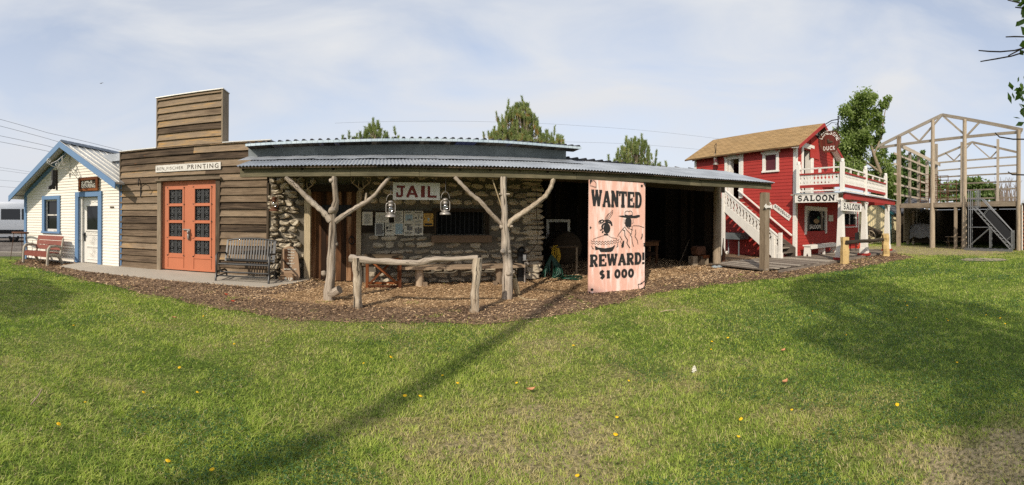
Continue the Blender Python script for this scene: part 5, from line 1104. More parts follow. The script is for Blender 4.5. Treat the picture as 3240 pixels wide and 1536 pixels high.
for i, c in enumerate('LONESOME DUCK'):
    if c == ' ': continue
    a = math.radians(158 - i * 11.4); r = hw * .68; text(mb, c, PB(math.cos(a) * r - math.sin(a) * .05, -.05 + math.sin(a) * r * .8), (math.sin(a), 0, -math.cos(a)), V((math.cos(a), 0, math.sin(a))), .1, .19, .02)
mb.build('lettering', M['white'], bwf)
mb = MB(); mb.blob(PB(.12, -.04), (.3, .008, .12), 2, 2, .1); mb.build('duck_body', flat('painted_duck_tan', (.30, .21, .11), .7), bwf); mb = MB(); mb.blob(PB(.3, .12, .006), (.1, .008, .1), 3, 2, .05); mb.build('duck_head', flat('painted_duck_green', (.015, .10, .05), .6), bwf)
rwf = casing('window', FSf, rw, .12, 0, .05); mb = MB(); fbox(mb, FSf, rw[0] + .1, rw[1] - .1, .03, .04, rw[2] + .1, rw[3] - .1); mb.build('pane', M['glass'], rwf); mb = MB(); cx = (rw[0] + rw[1]) / 2; fbox(mb, FSf, cx - .03, cx + .03, .0, .035, rw[2] + .12, rw[3] - .14); mb.build('mullion', M['white'], rwf)
mb = MB(); fbox(mb, FSf, fd[0], fd[1], .02, .07, fd[2], fd[3]); dd = mb.build('door', M['white_worn'], sal); mb = MB(); mb.prism([FSf(fd[0] + .08, -.03, .6), FSf(fd[1] - .05, -.03, .6), FSf(fd[1] - .05, -.03, 1.5), FSf((fd[0] + fd[1]) / 2, -.03, 1.75), FSf(fd[0] + .08, -.03, 1.5)], (0, .03, 0)); mb.build('panel', M['white'], dd)
gv = oY(2571, 408, 2588, 422); mb = MB(); zc = onY(2580, 415, SY).z; fbox(mb, FSf, rx_ - .28, rx_ + .28, -.05, -.02, zc - .2, zc + .12)
for i in range(6): fbox(mb, FSf, rx_ - .27 + i * .1, rx_ - .25 + i * .1, -.065, -.045, zc - .19, zc + .11)
mb.build('gable_vent', M['white_worn'], sal)
rp = oY(2562, 428, 2590, 507); mb = MB(); fbox(mb, FSf, rp[0], rp[0] + (rp[1] - rp[0]) * .5 - .005, -.06, -.024, rp[2], rp[3]); fbox(mb, FSf, rp[0] + (rp[1] - rp[0]) * .5, rp[1], -.06, -.024, rp[2], rp[3]); mb.build('gable_shutter', M['red'], sal)
# porch: deck roof, posts, balcony
PX0, PX1, PY = 14.85, 21.0, 6.85; PZ = 2.78
mb = MB(); mb.box(((PX0 + PX1) / 2, (PY + SY) / 2, PZ - .035), (PX1 - PX0, SY - PY - .06, .05)); mb.build('balcony_floor', M['deck'], sal)
mb = MB(); mb.box(((PX0 + PX1) / 2 + .15, PY, PZ - .12), (PX1 - PX0 + .4, .05, .24)); mb.box((PX0 + .24, PY - .02, PZ - .13), (.55, .06, .27)); mb.box((PX1 + .33, (PY + SY) / 2 - .2, PZ - .12), (.05, SY - PY - .3, .24)); mb.each('porch_fascia', M['red_trim'], sal)
mb = MB(); mb.box(((PX0 + PX1) / 2 + .1, PY - .05, PZ + .012), (PX1 - PX0 + .6, .16, .02)); mb.box((PX0 - .03, (PY + SY) / 2 - .1, PZ + .012), (.14, SY - PY - .3, .02)); mb.each('drip_edge', M['roof_edge'], sal)
for u, x in ((2648, PX0 + .02), (2735, None), (2807, None)):
    x = onY(u, 700, PY + .15).x if x is None else x; y = PY + .15
    mb = MB(); mb.box((x, y, 1.39), (.30, .30, 2.36), None, .4, 0, .55); mb.box((x, y, .30), (.34, .34, .22)); mb.box((x, y, PZ - .28), (.26, .26, .08)); ps_ = mb.build('porch_post', M['white'], sal)
    mb = MB(); mb.box((x, y, .14), (.46, .46, .1)); mb.build('plinth', M['red_trim'], ps_)
    mb = MB()
    for sg_ in (-1, 1): mb.prism([V((x + sg_ * .09, y - .1, PZ - .27)), V((x + sg_ * .3, y - .1, PZ - .27)), V((x + sg_ * .16, y - .1, PZ - .38)), V((x + sg_ * .11, y - .1, PZ - .6))], (0, .03, 0))
    mb.each('bracket', M['white_worn'], ps_)
BAL = [(.5, 0), (.5, .10), (.22, .16), (.30, .22), (.5, .36), (.42, .50), (.2, .62), (.2, .72), (.42, .78), (.42, .84), (.25, .88), (.5, .92), (.5, 1)]
def baluster(parent, base, along, h, w, th, up=Z):
    along = V(along).normalized(); out = along.cross(V((0, 0, 1))).normalized(); mb = MB(); base = V(base)
    pts = [base + along * (a * w) + Z * (b * h) for a, b in BAL] + [base - along * (a * w) + Z * (b * h) for a, b in reversed(BAL)]
    mb.prism([p - out * th / 2 for p in pts], out * th); return mb.build('baluster', M['white'], parent)
rail = thing('x', '', '', (0, 0, 0)); bpy.data.objects.remove(rail)
mb = MB(); RX = PX0 + .12; RYf = PY + .15; RXe = onY(2802, 600, RYf).x; RXm = onY(2738, 600, RYf).x; RYb = SY - .35
rz = {k: onY(2648, v, RYf).z for k, v in (('cap', 523), ('t', 541), ('b', 583), ('l', 598))}
mb.bar((RX, RYb, rz['t']), (RX, RYf, rz['t']), .12, .06); mb.bar((RX, RYf, rz['t']), (RXe, RYf, rz['t']), .12, .06)
mb.bar((RX, RYb, rz['b']), (RX, RYf, rz['b']), .05, .12); mb.bar((RX, RYf, rz['b']), (RXe, RYf, rz['b']), .05, .12); railing = mb.build('balcony_railing', M['red_trim'], sal)
mb = MB(); mb.bar((RX, RYb, rz['cap']), (RX, RYf, rz['cap']), .06, .06); mb.bar((RX, RYf, rz['cap']), (RXe, RYf, rz['cap']), .06, .06); mb.bar((RX, RYb, rz['l']), (RX, RYf, rz['l']), .05, .06); mb.bar((RX, RYf, rz['l']), (RXe, RYf, rz['l']), .05, .06)
for k in (1, 2): x = lerp(RX, RXm, k / 3); mb.box((x, RYf, (rz['t'] + rz['cap']) / 2), (.1, .05, rz['cap'] - rz['t'])); x = lerp(RXm, RXe, k / 3); mb.box((x, RYf, (rz['t'] + rz['cap']) / 2), (.1, .05, rz['cap'] - rz['t']))
mb.box((RX, lerp(RYb, RYf, .5), (rz['t'] + rz['cap']) / 2), (.05, .12, rz['cap'] - rz['t'])); mb.build('top_rail', M['white_worn'], railing)
for x, y in ((RX, RYb), (RX, RYf), (RXm, RYf), (RXe, RYf)):
    mb = MB(); mb.box((x, y, (PZ + rz['cap'] + .2) / 2), (.15, .15, rz['cap'] + .2 - PZ)); mb.lathe([(.09, 0), (.10, .02), (.06, .04), (.09, .08), (.08, .12), (0, .15)], (x, y, rz['cap'] + .2), 10); mb.build('railing_post', M['white'], railing)
h_ = rz['t'] - rz['b'] - .09
for i in range(11): baluster(railing, (RX, lerp(RYb, RYf, (i + 1) / 12), rz['b'] + .06), (0, 1, 0), h_, .17, .03)
for i in range(16): baluster(railing, (lerp(RX, RXm, (i + 1) / 17), RYf, rz['b'] + .06), (1, 0, 0), h_, .16, .03)
for i in range(14): baluster(railing, (lerp(RXm, RXe, (i + 1) / 15), RYf, rz['b'] + .06), (1, 0, 0), h_, .16, .03)
mb = MB(); mb.prism([V((SX + 2.2, SY - .5, 3.55)), V((S1, SY - .5, 3.75)), V((S1 + 2.0, SY - .5, 3.45)), V((SX + 2.6, SY - .5, 3.35))], (0, .4, .05)); tag(mb.build('folded_table', M['white']), 'white folded table top lying behind the balcony railing', 'table')
# exterior stairs
TX0, TX1 = 14.1, 15.2; NY = onX(2469, 800, TX0).y; TY = onX(2290, 700, TX0).y; zt_ = 2.68; ns_ = 14
stz = lambda y: lerp(.1, zt_, (y - NY) / (TY - NY))
mb = MB()
for i in range(1, ns_): y = lerp(NY - .1, TY, i / ns_); mb.box(((TX0 + TX1) / 2, y, .1 + (zt_ - .1) * i / ns_), (TX1 - TX0 - .04, .27, .04))
mb.box(((TX0 + SX) / 2, TY + .75, zt_ - .02), (SX - TX0 - .02, 1.5, .06)); stair = mb.build('stairs', M['deck'], sal)
for x in (TX0, TX1):
    mb = MB(); mb.prism([V((x - .025, NY - .05, .06)), V((x - .025, NY + .3, .06)), V((x - .025, TY, 2.08)), V((x - .025, TY, 2.42)), V((x - .025, NY - .05, .48))], (.05, 0, 0)); mb.build('stringer', M['white'] if x == TX0 else M['deck'], stair)
mb = MB(); ra, rb_ = onX(2458, 758, TX0), onX(2290, 598, TX0)
ra.y, rb_.y = NY + .1, TY; ra.x = rb_.x = TX0; ra.z = 1.0; mb.bar(ra, rb_, .09, .05); mb.bar(ra - Z * .08, rb_ - Z * .08, .04, .1); mb.bar((TX1 - .05, ra.y, ra.z), (TX1 - .05, rb_.y, rb_.z), .08, .05);
mb.bar((TX0, TY, rb_.z), (TX0, TY + 1.5, rb_.z), .08, .05); mb.build('handrail', M['white'], stair)
for i in range(16):
    f = (i + .6) / 16.4; y = lerp(NY + .12, TY, f); z = lerp(.54, 2.4, f); baluster(stair, (TX0, y, z), (0, 1, 0), lerp(ra.z, rb_.z, f) - .1 - z, .15, .03)
mb = MB(); nz_ = onX(2469, 740, TX0).z; mb.box((TX0, NY, .62), (.13, .13, 1.05)); mb.lathe([(.07, 0), (.08, .03), (.05, .07), (.07, .14), (.06, .2), (0, .23)], (TX0, NY, nz_ - .2), 10); mb.box((TX0, NY, .2), (.17, .17, .22)); mb.build('newel', M['white'], stair)
mb = MB(); mb.box((TX0 + .0, NY + .35, .55), (.09, .14, .95)); mb.build('newel', M['white'], stair)
for y in (TY + .02, TY + 1.5):
    mb = MB(); mb.box((TX0, y, 1.85 if y < TY + 1 else 1.85), (.13, .13, 3.7)); mb.lathe([(.09, 0), (.11, .03), (.06, .08), (.0, .16)], (TX0, y, 3.7), 8); mb.build('landing_post', M['white'], stair)
# signs on the saloon
def signboard(name, label, a, b, z0, z1, n, body, th=.05, ins=.12):
    a, b, n = V(a), V(b), V(n); exx = (b - a).normalized(); L_ = (b - a).length; h = z1 - z0; t = thing(name, label, 'sign', (a + b) / 2 + Z * z0); A = V((a.x, a.y, z0)); mb = MB()
    mb.prism([A, A + exx * L_, A + exx * L_ + Z * h, A + Z * h], -n * th); mb.build('board', M['white'], t); mb = MB()
    for p, q in ((A, A + exx * L_), (A + Z * (h - .03), A + exx * L_ + Z * (h - .03))): mb.prism([p, q, q + Z * .03, p + Z * .03], n * .015)
    for p in (A, A + exx * (L_ - .03)): mb.prism([p + Z * .03, p + exx * .03 + Z * .03, p + exx * .03 + Z * (h - .03), p + Z * (h - .03)], n * .015)
    mb.build('border', M['white_worn'], t); mb = MB(); slab(mb, body, A + exx * ins + Z * h * .16 + n * .001, exx, Z, L_ - 2 * ins, h * .68, .2, .1, nrm=n, widths={'S': .8, 'L': .8, 'O': .9, 'A': 1, 'N': 1}); mb.build('lettering', M['ink'], t); return t
za, zb_ = onX(2580, 641, PX0 - .08).z, onX(2580, 614, PX0 - .08).z
signboard('saloon_sign', 'larger white saloon signboard along the left edge of the porch roof', (PX0 - .08, SY - .3, 0), (PX0 - .08, PY + .25, 0), za, zb_, (-1, 0, 0), 'SALOON')
xa, xb = onY(2664, 650, PY - .08).x, onY(2725, 650, PY - .08).x; za, zb_ = onY(2694, 669, PY - .08).z, onY(2694, 642, PY - .08).z
signboard('saloon_sign', 'smaller white saloon signboard hanging under the front porch beam', (xa, PY - .08, 0), (xb, PY - .08, 0), za, zb_, (0, -1, 0), 'SALOON', .05, .14)
a, b = onX(2449, 653, SX - .05), onX(2500, 692, SX - .05); d = (b - a).normalized(); up = V((-1, 0, 0)).cross(d) * -1; up = up if up.z > 0 else -up
t = thing('bordello_sign', 'slanted white board lettered bordello on the red wall beside the stairs', 'sign', (a + b) / 2)
mb = MB(); mb.prism([a - up * .12, b - up * .12, b + up * .12, a + up * .12, a - d * .08], (.03, 0, 0)); mb.build('board', M['white'], t)
mb = MB(); LL = (b - a).length
for i, c in enumerate('BORDELLO'): p = a + d * (LL * (.04 + i * .118)); text(mb, c, p - V((.002, 0, .06)), (0, -1, 0), Z, .09, .14, .02)
mb.build('lettering', M['ink'], t)
# octagonal hanging sign and its bracket
HX = rx_ + .1; y0, y1 = onX(2596, 450, HX).y, onX(2657, 450, HX).y; z1, z0 = onX(2626, 418, HX).z, onX(2626, 481, HX).z; cy, cz = (y0 + y1) / 2, (z0 + z1) / 2; ry, rzz = abs(y1 - y0) / 2, (z1 - z0) / 2
PH = lambda a, b, d=0: V((HX - d, cy - a, cz + b))
t = thing('duck_sign', 'brown octagonal hanging sign with a painted duck above the balcony', 'sign', (HX, cy, z1)); oc = [(-1, -.25), (-.52, -1), (.52, -1), (1, -.25), (1, .42), (.62, 1), (-.4, 1), (-1, .42)]
brn = paint('brown_red_sign_paint', (.15, .030, .020), .6, .12); mb = MB(); mb.prism([PH(a * ry, b * rzz, -.04) for a, b in oc], (-.09, 0, 0)); mb.build('panel', brn, t)
mb = MB()
for (a, b), (c, d_) in zip(oc, oc[1:] + oc[:1]): mb.bar(PH(a * ry, b * rzz, .06), PH(c * ry, d_ * rzz, .06), .03, .04)
mb.build('border', M['rust'], t); mb = MB()
for i, c in enumerate('LONESOME'):
    a = math.radians(160 - i * 20); r = ry * .74; text(mb, c, PH(math.cos(a) * r - math.sin(a) * .065, math.sin(a) * r * .85 + .02, .055), (0, -math.sin(a), -math.cos(a)), V((0, -math.cos(a), math.sin(a))), .13, .2, .025)
for i, c in enumerate('DUCK'): text(mb, c, PH(-.33 + i * .17, -.40, .055), (0, -1, 0), Z, .13, .2, .025)
mb.build('lettering', M['white'], t); mb = MB(); mb.blob(PH(.03, -.02, .06), (.03, .16, .06), 1, 2, .1); mb.blob(PH(-.07, .08, .06), (.03, .06, .06), 2, 2, .1); mb.build('duck', M['dark_wood'], t)
for a in (-.33, -.25, .28):
    mb = MB(); mb.bar(PH(a, -.25, .055), PH(a * 1.05, .16, .055), .012); mb.blob(PH(a * 1.05, .17, .056), (.015, .02, .05), amp=0, sub=1); mb.build('cattail', M['dark_wood'], t)
zr = onX(2650, 372, HX).z; t = thing('sign_bracket', 'black iron scroll bracket carrying the octagonal duck sign', 'bracket', (HX, SY, cz + .6)); Q = lambda a, b: V((HX, SY - a, b))
zb0, zb1 = onX(2588, 452, HX).z, onX(2588, 400, HX).z; ya = SY - onX(2652, 400, HX).y; mb = MB(); mb.bar(Q(.05, zb0), Q(.05, zb1), .05); mb.box(Q(.05, zb0 + .25), (.3, .08, .1)); mb.build('wall_bar', M['iron'], t)
mb = MB(); mb.tube([Q(.05, zb1 - .3), Q(.4, zb1 + .05), Q(.75, zb1 + .2), Q(ya, zb1 + .22)], .022, 6); mb.tube([Q(.05, zb1 - .42), Q(ya, z1 + .12)], .022, 6); mb.tube([Q(ya, z1), Q(ya, zr)], .03, 6); mb.tube([Q(.2, zb1 - .25), Q(.5, zb1 - .05), Q(.75, zb1 + .1), Q(ya - .05, zb1 + .05), Q(ya - .06, zb1 - .2)], .014, 5)
mb.blob(Q(ya, zr + .03), (.045, .045, .045), amp=0, sub=1); mb.build('arm', M['iron'], t)
c = onX(2269, 520, SX - .12); c.z = onX(2269, 523, SX - .12).z; t = thing('shepherd_lantern', 'old lantern on a curved hook under the saloon eave', 'lantern', c); lantern(t, V((c.x - .1, c.y, c.z)), .5, M['silver'], M['curtain'])
mb = MB(); mb.tube([V((SX, c.y + .2, c.z + .5)), V((SX - .15, c.y + .15, c.z + 1.0)), V((SX - .3, c.y - .1, c.z + 1.05)), V((c.x - .1, c.y, c.z + .6))], .015, 5); mb.build('hook', M['iron'], t)
# porch furniture
t = thing('white_bench', 'plain white bench with notched plank legs on the saloon porch', 'bench', (16.8, 8.95, .1)); mb = MB(); mb.box((16.85, 8.93, .56), (2.75, .4, .05)); mb.box((16.85, 8.74, .48), (2.7, .03, .12)); mb.build('seat', M['white'], t)
for x in (15.52, 16.85, 18.1):
    mb = MB(); mb.prism([V((x, 8.75, .1)), V((x, 8.86, .1)), V((x, 8.93, .24)), V((x, 9.0, .1)), V((x, 9.11, .1)), V((x, 9.08, .54)), V((x, 8.78, .54))], (.05, 0, 0)); mb.build('leg', M['white'], t)
c = onG(2698, 795, .1); t = thing('patio_chair', 'black metal patio chair on the saloon porch', 'chair', (c.x, c.y, .1)); zc = onR(2698, 738, math.hypot(c.x, c.y)).z; CX = c.x; CYY = c.y; mb = MB(); mb.box((CX, CYY, .55), (.52, .5, .04)); mb.build('seat', M['black'], t)
mb = MB(); mb.grid(lambda a, b: (CX - .28 + .56 * a, CYY - .24 - .06 * math.sin(a * PI), lerp(.6, zc + .06 * math.sin(a * PI), b)), 8, 3); mb.build('backrest', M['black'], t)
for dx in (-.25, .25):
    mb = MB(); mb.tube([V((CX + dx, CYY - .3, .1)), V((CX + dx, CYY - .24, .55)), V((CX + dx, CYY - .24, zc))], .018, 5); mb.build('leg', M['black'], t); mb = MB(); mb.tube([V((CX + dx, CYY + .25, .1)), V((CX + dx, CYY + .22, .78)), V((CX + dx, CYY - .24, .8))], .018, 5); mb.build('leg', M['black'], t)
q = oY(2619, 681, 2633, 701); mb = MB(); fbox(mb, FSf, q[0], q[1], -.06, -.035, q[2], q[3]); tag(mb.build('wall_notice', M['paper']), 'cream paper notice on the red wall beside the saloon window', 'notice')
c = onG(2720, 786, .1); t = thing('traffic_cone', 'small orange cone at the right end of the saloon porch', 'cone', (c.x, c.y, .1)); mb = MB(); mb.lathe([(.13, 0), (.03, .42), (0, .43)], (c.x, c.y, .12), 12); mb.build('cone', M['coral'], t); mb = MB(); mb.box((c.x, c.y, .11), (.32, .32, .025)); mb.build('base', M['coral'], t)
# hitching rail with sandy posts
g0, g1 = onG(2673, 836), onG(2802, 812); t = thing('sandy_hitching_rail', 'grey log hitching rail on two sandy hewn posts before the saloon', 'hitching rail', ((g0.x + g1.x) / 2, (g0.y + g1.y) / 2, 0))
for g_, v, tw in ((g0, 751, 0), (g1, 741, 1)):
    zt = onR(2673 if g_ is g0 else 2802, v, math.hypot(g_.x, g_.y)).z; mb = MB()
    mb.tube([V((g_.x + tw * .04 * math.sin(i * 1.4), g_.y, lerp(-.02, zt, i / 8))) for i in range(9)], [.19, .185, .18, .175, .18, .17, .17, .175, .165], 7, wob=.25, seed=g_.x, smooth=False); mb.build('post', M['ochre_post'], t)
a = onR(2684, 768, math.hypot(g0.x, g0.y)); b = onR(2795, 758, math.hypot(g1.x, g1.y)); mb = MB(); mb.tube([a - (b - a) * .05, a.lerp(b, .3) + Z * .01, a.lerp(b, .6) - Z * .01, b], [.085, .075, .07, .075], 10, wob=.25); mb.build('rail', M['grey_wood'], t)
# beneath the stairs
p = onX(2315, 800, SX - .45); t = thing('metal_sink', 'dark metal laundry sink on thin legs under the white stairs', 'sink', (p.x, p.y, 0)); zt = onX(2315, 736, SX - .45).z; mb = MB(); mb.box((p.x, p.y, zt - .16), (.6, 1.5, .3), None, .5, 0, 1.15); mb.build('basin', M['galv_dark'], t)
for dy in (-.6, .6): mb = MB(); mb.bar((p.x - .2, p.y + dy, 0), (p.x - .2, p.y + dy, zt - .3), .04); mb.build('leg', M['galv_dark'], t)
p = onG(2391, 808); t = thing('fuel_can', 'dull olive fuel can on the wood chips below the stairs', 'can', (p.x, p.y, 0)); mb = MB(); mb.lathe([(0, 0), (.19, 0), (.2, .03), (.2, .3), (.14, .36), (0, .37)], (p.x, p.y, 0), 14); mb.build('can', flat('olive_can', (.12, .10, .05), .6), t); mb = MB(); mb.lathe([(.05, 0), (.05, .08), (0, .09)], (p.x, p.y, .37), 8); mb.build('cap', M['black'], t)
p = onG(2305, 806); t = thing('wheel_dolly', 'thin metal pole dolly with a white wheel under the stairs', 'dolly', (p.x, p.y, 0)); mb = MB(); mb.tube([V((p.x, p.y, .05)), V((p.x, p.y, .75)), V((p.x + .15, p.y - .1, 1.0))], .03, 6); mb.build('handle', M['galv'], t); mb = MB(); mb.lathe([(.03, -.03), (.09, -.03), (.09, .03), (.03, .03)], (p.x - .12, p.y, .09), 12, (0, 1, 0)); mb.build('wheel', M['white_worn'], t)
# ================================================================ pole barn frame
FA, FB = V((26.3, 8.6, 0)), V((23.6, .25, 0)); DV = V((9.5, -.75, 0))
def fr(u, v, t=0.0): o_ = DV * t; return onL(u, v, FA + o_, FB + o_)
pf = thing('barn_frame', 'bare timber pole barn skeleton with roof trusses and a raised deck', 'barn frame', (30, 4.5, 0))
def post(u, v0, vt, w0, w1, t=0.0, rnd_=True, mat='post_wood', z0=-.02):
    p = fr(u, v0, t); r = math.hypot(p.x, p.y); a, b = V((p.x, p.y, z0)), V((p.x, p.y, onR(u, vt, r).z)); mb = MB(); k = r / R0 / 2
    if rnd_: mb.tube([a.lerp(b, i / 10) for i in range(11)], [lerp(w0, w1, i / 10) * k for i in range(11)], 12, wob=.06, seed=u)
    else: mb.bar(a, b, w0 * 2 * k, w0 * 2 * k, up=DV)
    return mb.build('post', M[mat], pf)
post(2843, 780, 431, 11, 11, rnd_=False); post(2950, 787, 380, 18, 12); post(3051, 787, 378, 17, 13); post(3222, 790, 412, 15, 14); post(3024, 787, 655, 10, 10, rnd_=False)
for u, vt, t in ((2878, 483, .27), (2906, 498, .5), (2933, 511, .75), (2962, 456, 1.0), (3043, 450, 1.0), (3157, 441, 1.0)): post(u, 640, vt, 8, 8, t, False, 'barn_wood', 2.6)
for u, vt in ((2873, 668), (2890, 668)): post(u, 780, vt, 8, 8, .3, False)
def member(pts, w, h, t=0.0, name='truss_member', mat='barn_wood'):
    for a, b in zip(pts, pts[1:]): mb = MB(); mb.bar(fr(*a, t), fr(*b, t), w, h); mb.build(name, M[mat], pf)
member([(2778, 464), (2981, 364), (3236, 412)], .05, .2); member([(2784, 467), (3232, 418)], .05, .17)
for a, b in (((2875, 418), (2908, 447)), ((2910, 446), (2978, 368)), ((2985, 368), (3057, 431)), ((3060, 429), (3099, 387))): member([a, b], .05, .12)
member([(2850, 652), (3214, 644.5)], .12, .3, -.005, 'deck_beam', 'red_wood' if 0 else 'post_wood')
member([(2964, 497), (3076, 450), (3222, 483)], .05, .18, 1.0); member([(2964, 516), (3222, 496)], .05, .14, 1.0)
for a, b in (((2992, 485), (3018, 508)), ((3019, 508), (3074, 453)), ((3079, 454), (3132, 500)), ((3134, 500), (3163, 470))): member([a, b], .05, .1, 1.0)
for v0, v1 in ((541, 522), (562, 548), (585, 574), (606, 597), (632, 625)): member([(2962, v0), (3222, v1)], .04, .12, 1.0, 'girt')
P0 = fr(2843, 760); zl_ = fr(2841, 459).z
mb = MB(); mb.bar(V((P0.x, P0.y, zl_)), V((P0.x, P0.y, zl_)) + DV * 1.05, .06, .26); mb.build('eave_beam', M['barn_wood'], pf)
for v in (490, 522, 553, 584, 616):
    z = fr(2843, v).z; mb = MB(); mb.bar(V((P0.x, P0.y + .1, z)) - DV * .06, V((P0.x, P0.y + .1, z)) + DV * .7, .05, .13); mb.build('girt', M['barn_wood'], pf)
zd = fr(2850, 650).z; mb = MB(); A_, B_ = fr(2846, 700, .01), fr(3216, 700, .01); A_.z = B_.z = zd
mb.prism([A_, B_, B_ + DV, A_ + DV], (0, 0, .06)); mb.build('deck', M['grey_wood'], pf)
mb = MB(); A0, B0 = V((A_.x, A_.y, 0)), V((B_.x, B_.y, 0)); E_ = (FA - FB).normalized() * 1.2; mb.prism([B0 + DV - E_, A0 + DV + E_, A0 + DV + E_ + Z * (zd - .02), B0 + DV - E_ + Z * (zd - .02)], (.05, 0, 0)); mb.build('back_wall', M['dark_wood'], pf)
mb = MB(); a, b = A0 + DV * .12 + V((0, .1, 0)), A0 + DV * .98 + V((0, .1, 0))
for i in range(3): mb.prism([a.lerp(b, i / 3) + Z * .3, a.lerp(b, (i + .96) / 3) + Z * .3, a.lerp(b, (i + .96) / 3) + Z * (zd - .05), a.lerp(b, i / 3) + Z * (zd - .05)], (0, .04, 0))
mb.build('side_panel', paint('pale_wall_panels', (.34, .28, .19), .8, .2), pf)
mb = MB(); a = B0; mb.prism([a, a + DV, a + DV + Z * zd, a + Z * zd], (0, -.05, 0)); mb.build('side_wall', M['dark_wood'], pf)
d_ = (FB - FA).normalized(); q0 = FB + d_ * .3 + V((.3, 0, 0)); an = thing('rusty_annex', 'rusty corrugated sheet wall at the right edge beside the barn frame', 'annex', q0)
zt = 2.75; mb = MB(); mb.grid(lambda a, b: q0 + d_ * (6 * a) + Z * (zt * b - a * .4 * b) + V((.03 * math.cos(b * 2 * PI * 12), 0, 0)), 4, 96); mb.build('sheet_wall', M['rust_sheet'], an)
mb = MB(); mb.tube([q0 - d_ * .02 - V((.12, 0, 0)), q0 - d_ * .02 + Z * zt - V((.12, 0, 0))], .05, 6); mb.build('corner_pipe', M['white_worn'], an)
mb = MB(); mb.prism([q0 + Z * (zt + .02) - V((.25, 0, 0)), q0 + d_ * 6 + Z * (zt - .38) - V((.25, 0, 0)), q0 + d_ * 6 + Z * (zt + .0) + V((4, 0, 0)), q0 + Z * (zt + .4) + V((4, 0, 0))], (0, 0, .04)); mb.build('roof', M['roof_white'], an)
# rolling metal stair
O1 = V((-1.1, .1, 0)); fs_ = lambda u, v, o=0: onL(u, v, FA + O1 + V((o, 0, 0)), FB + O1 + V((o, 0, 0)))
st = thing('metal_stairs', 'grey metal rolling staircase with mesh side leaning to the barn deck', 'staircase', fs_(3125, 788)); st.location.z = 0; st.matrix_basis = Matrix.Translation((st.location.x, st.location.y, 0))
mb = MB(); gb_ = lambda u: V((fs_(u, 787).x, fs_(u, 787).y, .06))
for o in (0, .8): mb.bar(gb_(3052) + V((o, 0, 0)), gb_(3204) + V((o, 0, 0)), .08, .12)
mb.build('base_frame', M['dull_steel'], st)
for o in (0, .8):
    O = V((o, 0, 0)); mb = MB()
    for a, b in (((3076, 657), (3196, 790)), ((3088, 657), (3203, 783))): mb.tube([fs_(*a) + O, fs_(*b) + O], .024, 6)
    mb.build('stringer', M['dull_steel'], st); mb = MB()
    for a, b in (((3104, 630), (3202, 731)), ((3111, 630), (3206, 736)), ((3108, 683), (3130, 655)), ((3175, 768), (3203, 745)), ((3064, 630), (3111, 629))): mb.tube([fs_(*a) + O, fs_(*b) + O], .024, 6)
    for u, v0, v1 in ((3064, 600, 786), (3088, 598, 672), (3096, 600, 655), (3071, 604, 786)): mb.tube([fs_(u, v0) + O, fs_(u, v1) + O], .025, 6)
    mb.build('handrail', M['dull_steel'], st); mb = MB()
    for a, b in (((3062, 720), (3133, 720)), ((3062, 782), (3131, 722)), ((3131, 720), (3131, 785)), ((3135, 722), (3135, 785)), ((3062, 655), (3095, 655))): mb.tube([fs_(*a) + O, fs_(*b) + O], .024, 6)
    mb.build('brace', M['dull_steel'], st)
mb = MB()
for i in range(11): p = fs_(3084, 660).lerp(fs_(3198, 786), (i + .5) / 11); mb.box(p + V((.4, 0, 0)), (.8, .26, .03))
mb.each('tread', M['dull_steel'], st)
mb = MB(); mb.prism([fs_(3112, 684) + V((.78, 0, 0)), fs_(3128, 662) + V((.78, 0, 0)), fs_(3198, 736) + V((.78, 0, 0)), fs_(3196, 762) + V((.78, 0, 0)), fs_(3180, 765) + V((.78, 0, 0))], (.02, 0, 0)); mb.build('mesh_panel', M['steel_mesh'], st)
mb = MB()
for u in (3200, 3204, 3208): mb.tube([fs_(u, 729), fs_(u, 788)], .03, 6)
for v in (735, 750, 765, 780): mb.tube([fs_(3199, v), fs_(3209, v)], .015, 5)
mb.build('end_gate', M['dull_steel'], st)
c = fr(2915, 770, .3); rs = random.Random(3); t = thing('covered_cart', 'object under a crumpled grey tarpaulin beneath the barn deck', 'tarp', (c.x, c.y, 0)); mb = MB()
zc = onR(2915, 712, math.hypot(c.x, c.y)).z
def tarp(a, b):
    y = lerp(.75, -.75, a); z = zc * (1 - .12 * (2 * a - 1) ** 2); s_ = b * 1.5
    return c + V((-.5 * min(1, s_) + .1 * mnoise.noise(V((a * 5, b * 4, 0))), y + .12 * mnoise.noise(V((a * 4, b * 5, 3))), z - max(0, s_ - .4) * .9 * (1 + .4 * mnoise.noise(V((a * 3, 1, 1)))) + .1 * mnoise.noise(V((a * 6, b * 6, 7)))))
mb.grid(tarp, 20, 14); mb.build('tarpaulin', M['tarp'], t); mb = MB(); mb.box(c + V((.3, -.1, zc * .4)), (.8, 1.1, zc * .75)); mb.build('covered_load', M['dark_wood'], t)
c = fr(3022, 786, .12); t = thing('picnic_table', 'grey wooden picnic table beneath the barn deck', 'table', (c.x, c.y, 0)); mb = MB()
for i in range(4): mb.box(c + V((i * .17 - .25, 0, .74)), (.15, 1.2, .04))
mb.build('tabletop', M['grey_wood'], t)
for y in (-.45, .45):
    mb = MB(); mb.bar(c + V((-.45, y, 0)), c + V((-.15, y, .72)), .05, .09); mb.bar(c + V((.45, y, 0)), c + V((.15, y, .72)), .05, .09); mb.bar(c + V((-.6, y, .42)), c + V((.6, y, .42)), .05, .09); mb.build('leg', M['grey_wood'], t)
for x in (-.6, .6): mb = MB(); mb.box(c + V((x, 0, .47)), (.24, 1.2, .04)); mb.build('seat', M['grey_wood'], t)
t = thing('scaffold', 'reddish tube scaffold standing on the barn deck', 'scaffold', fr(2965, 640, .6)); 
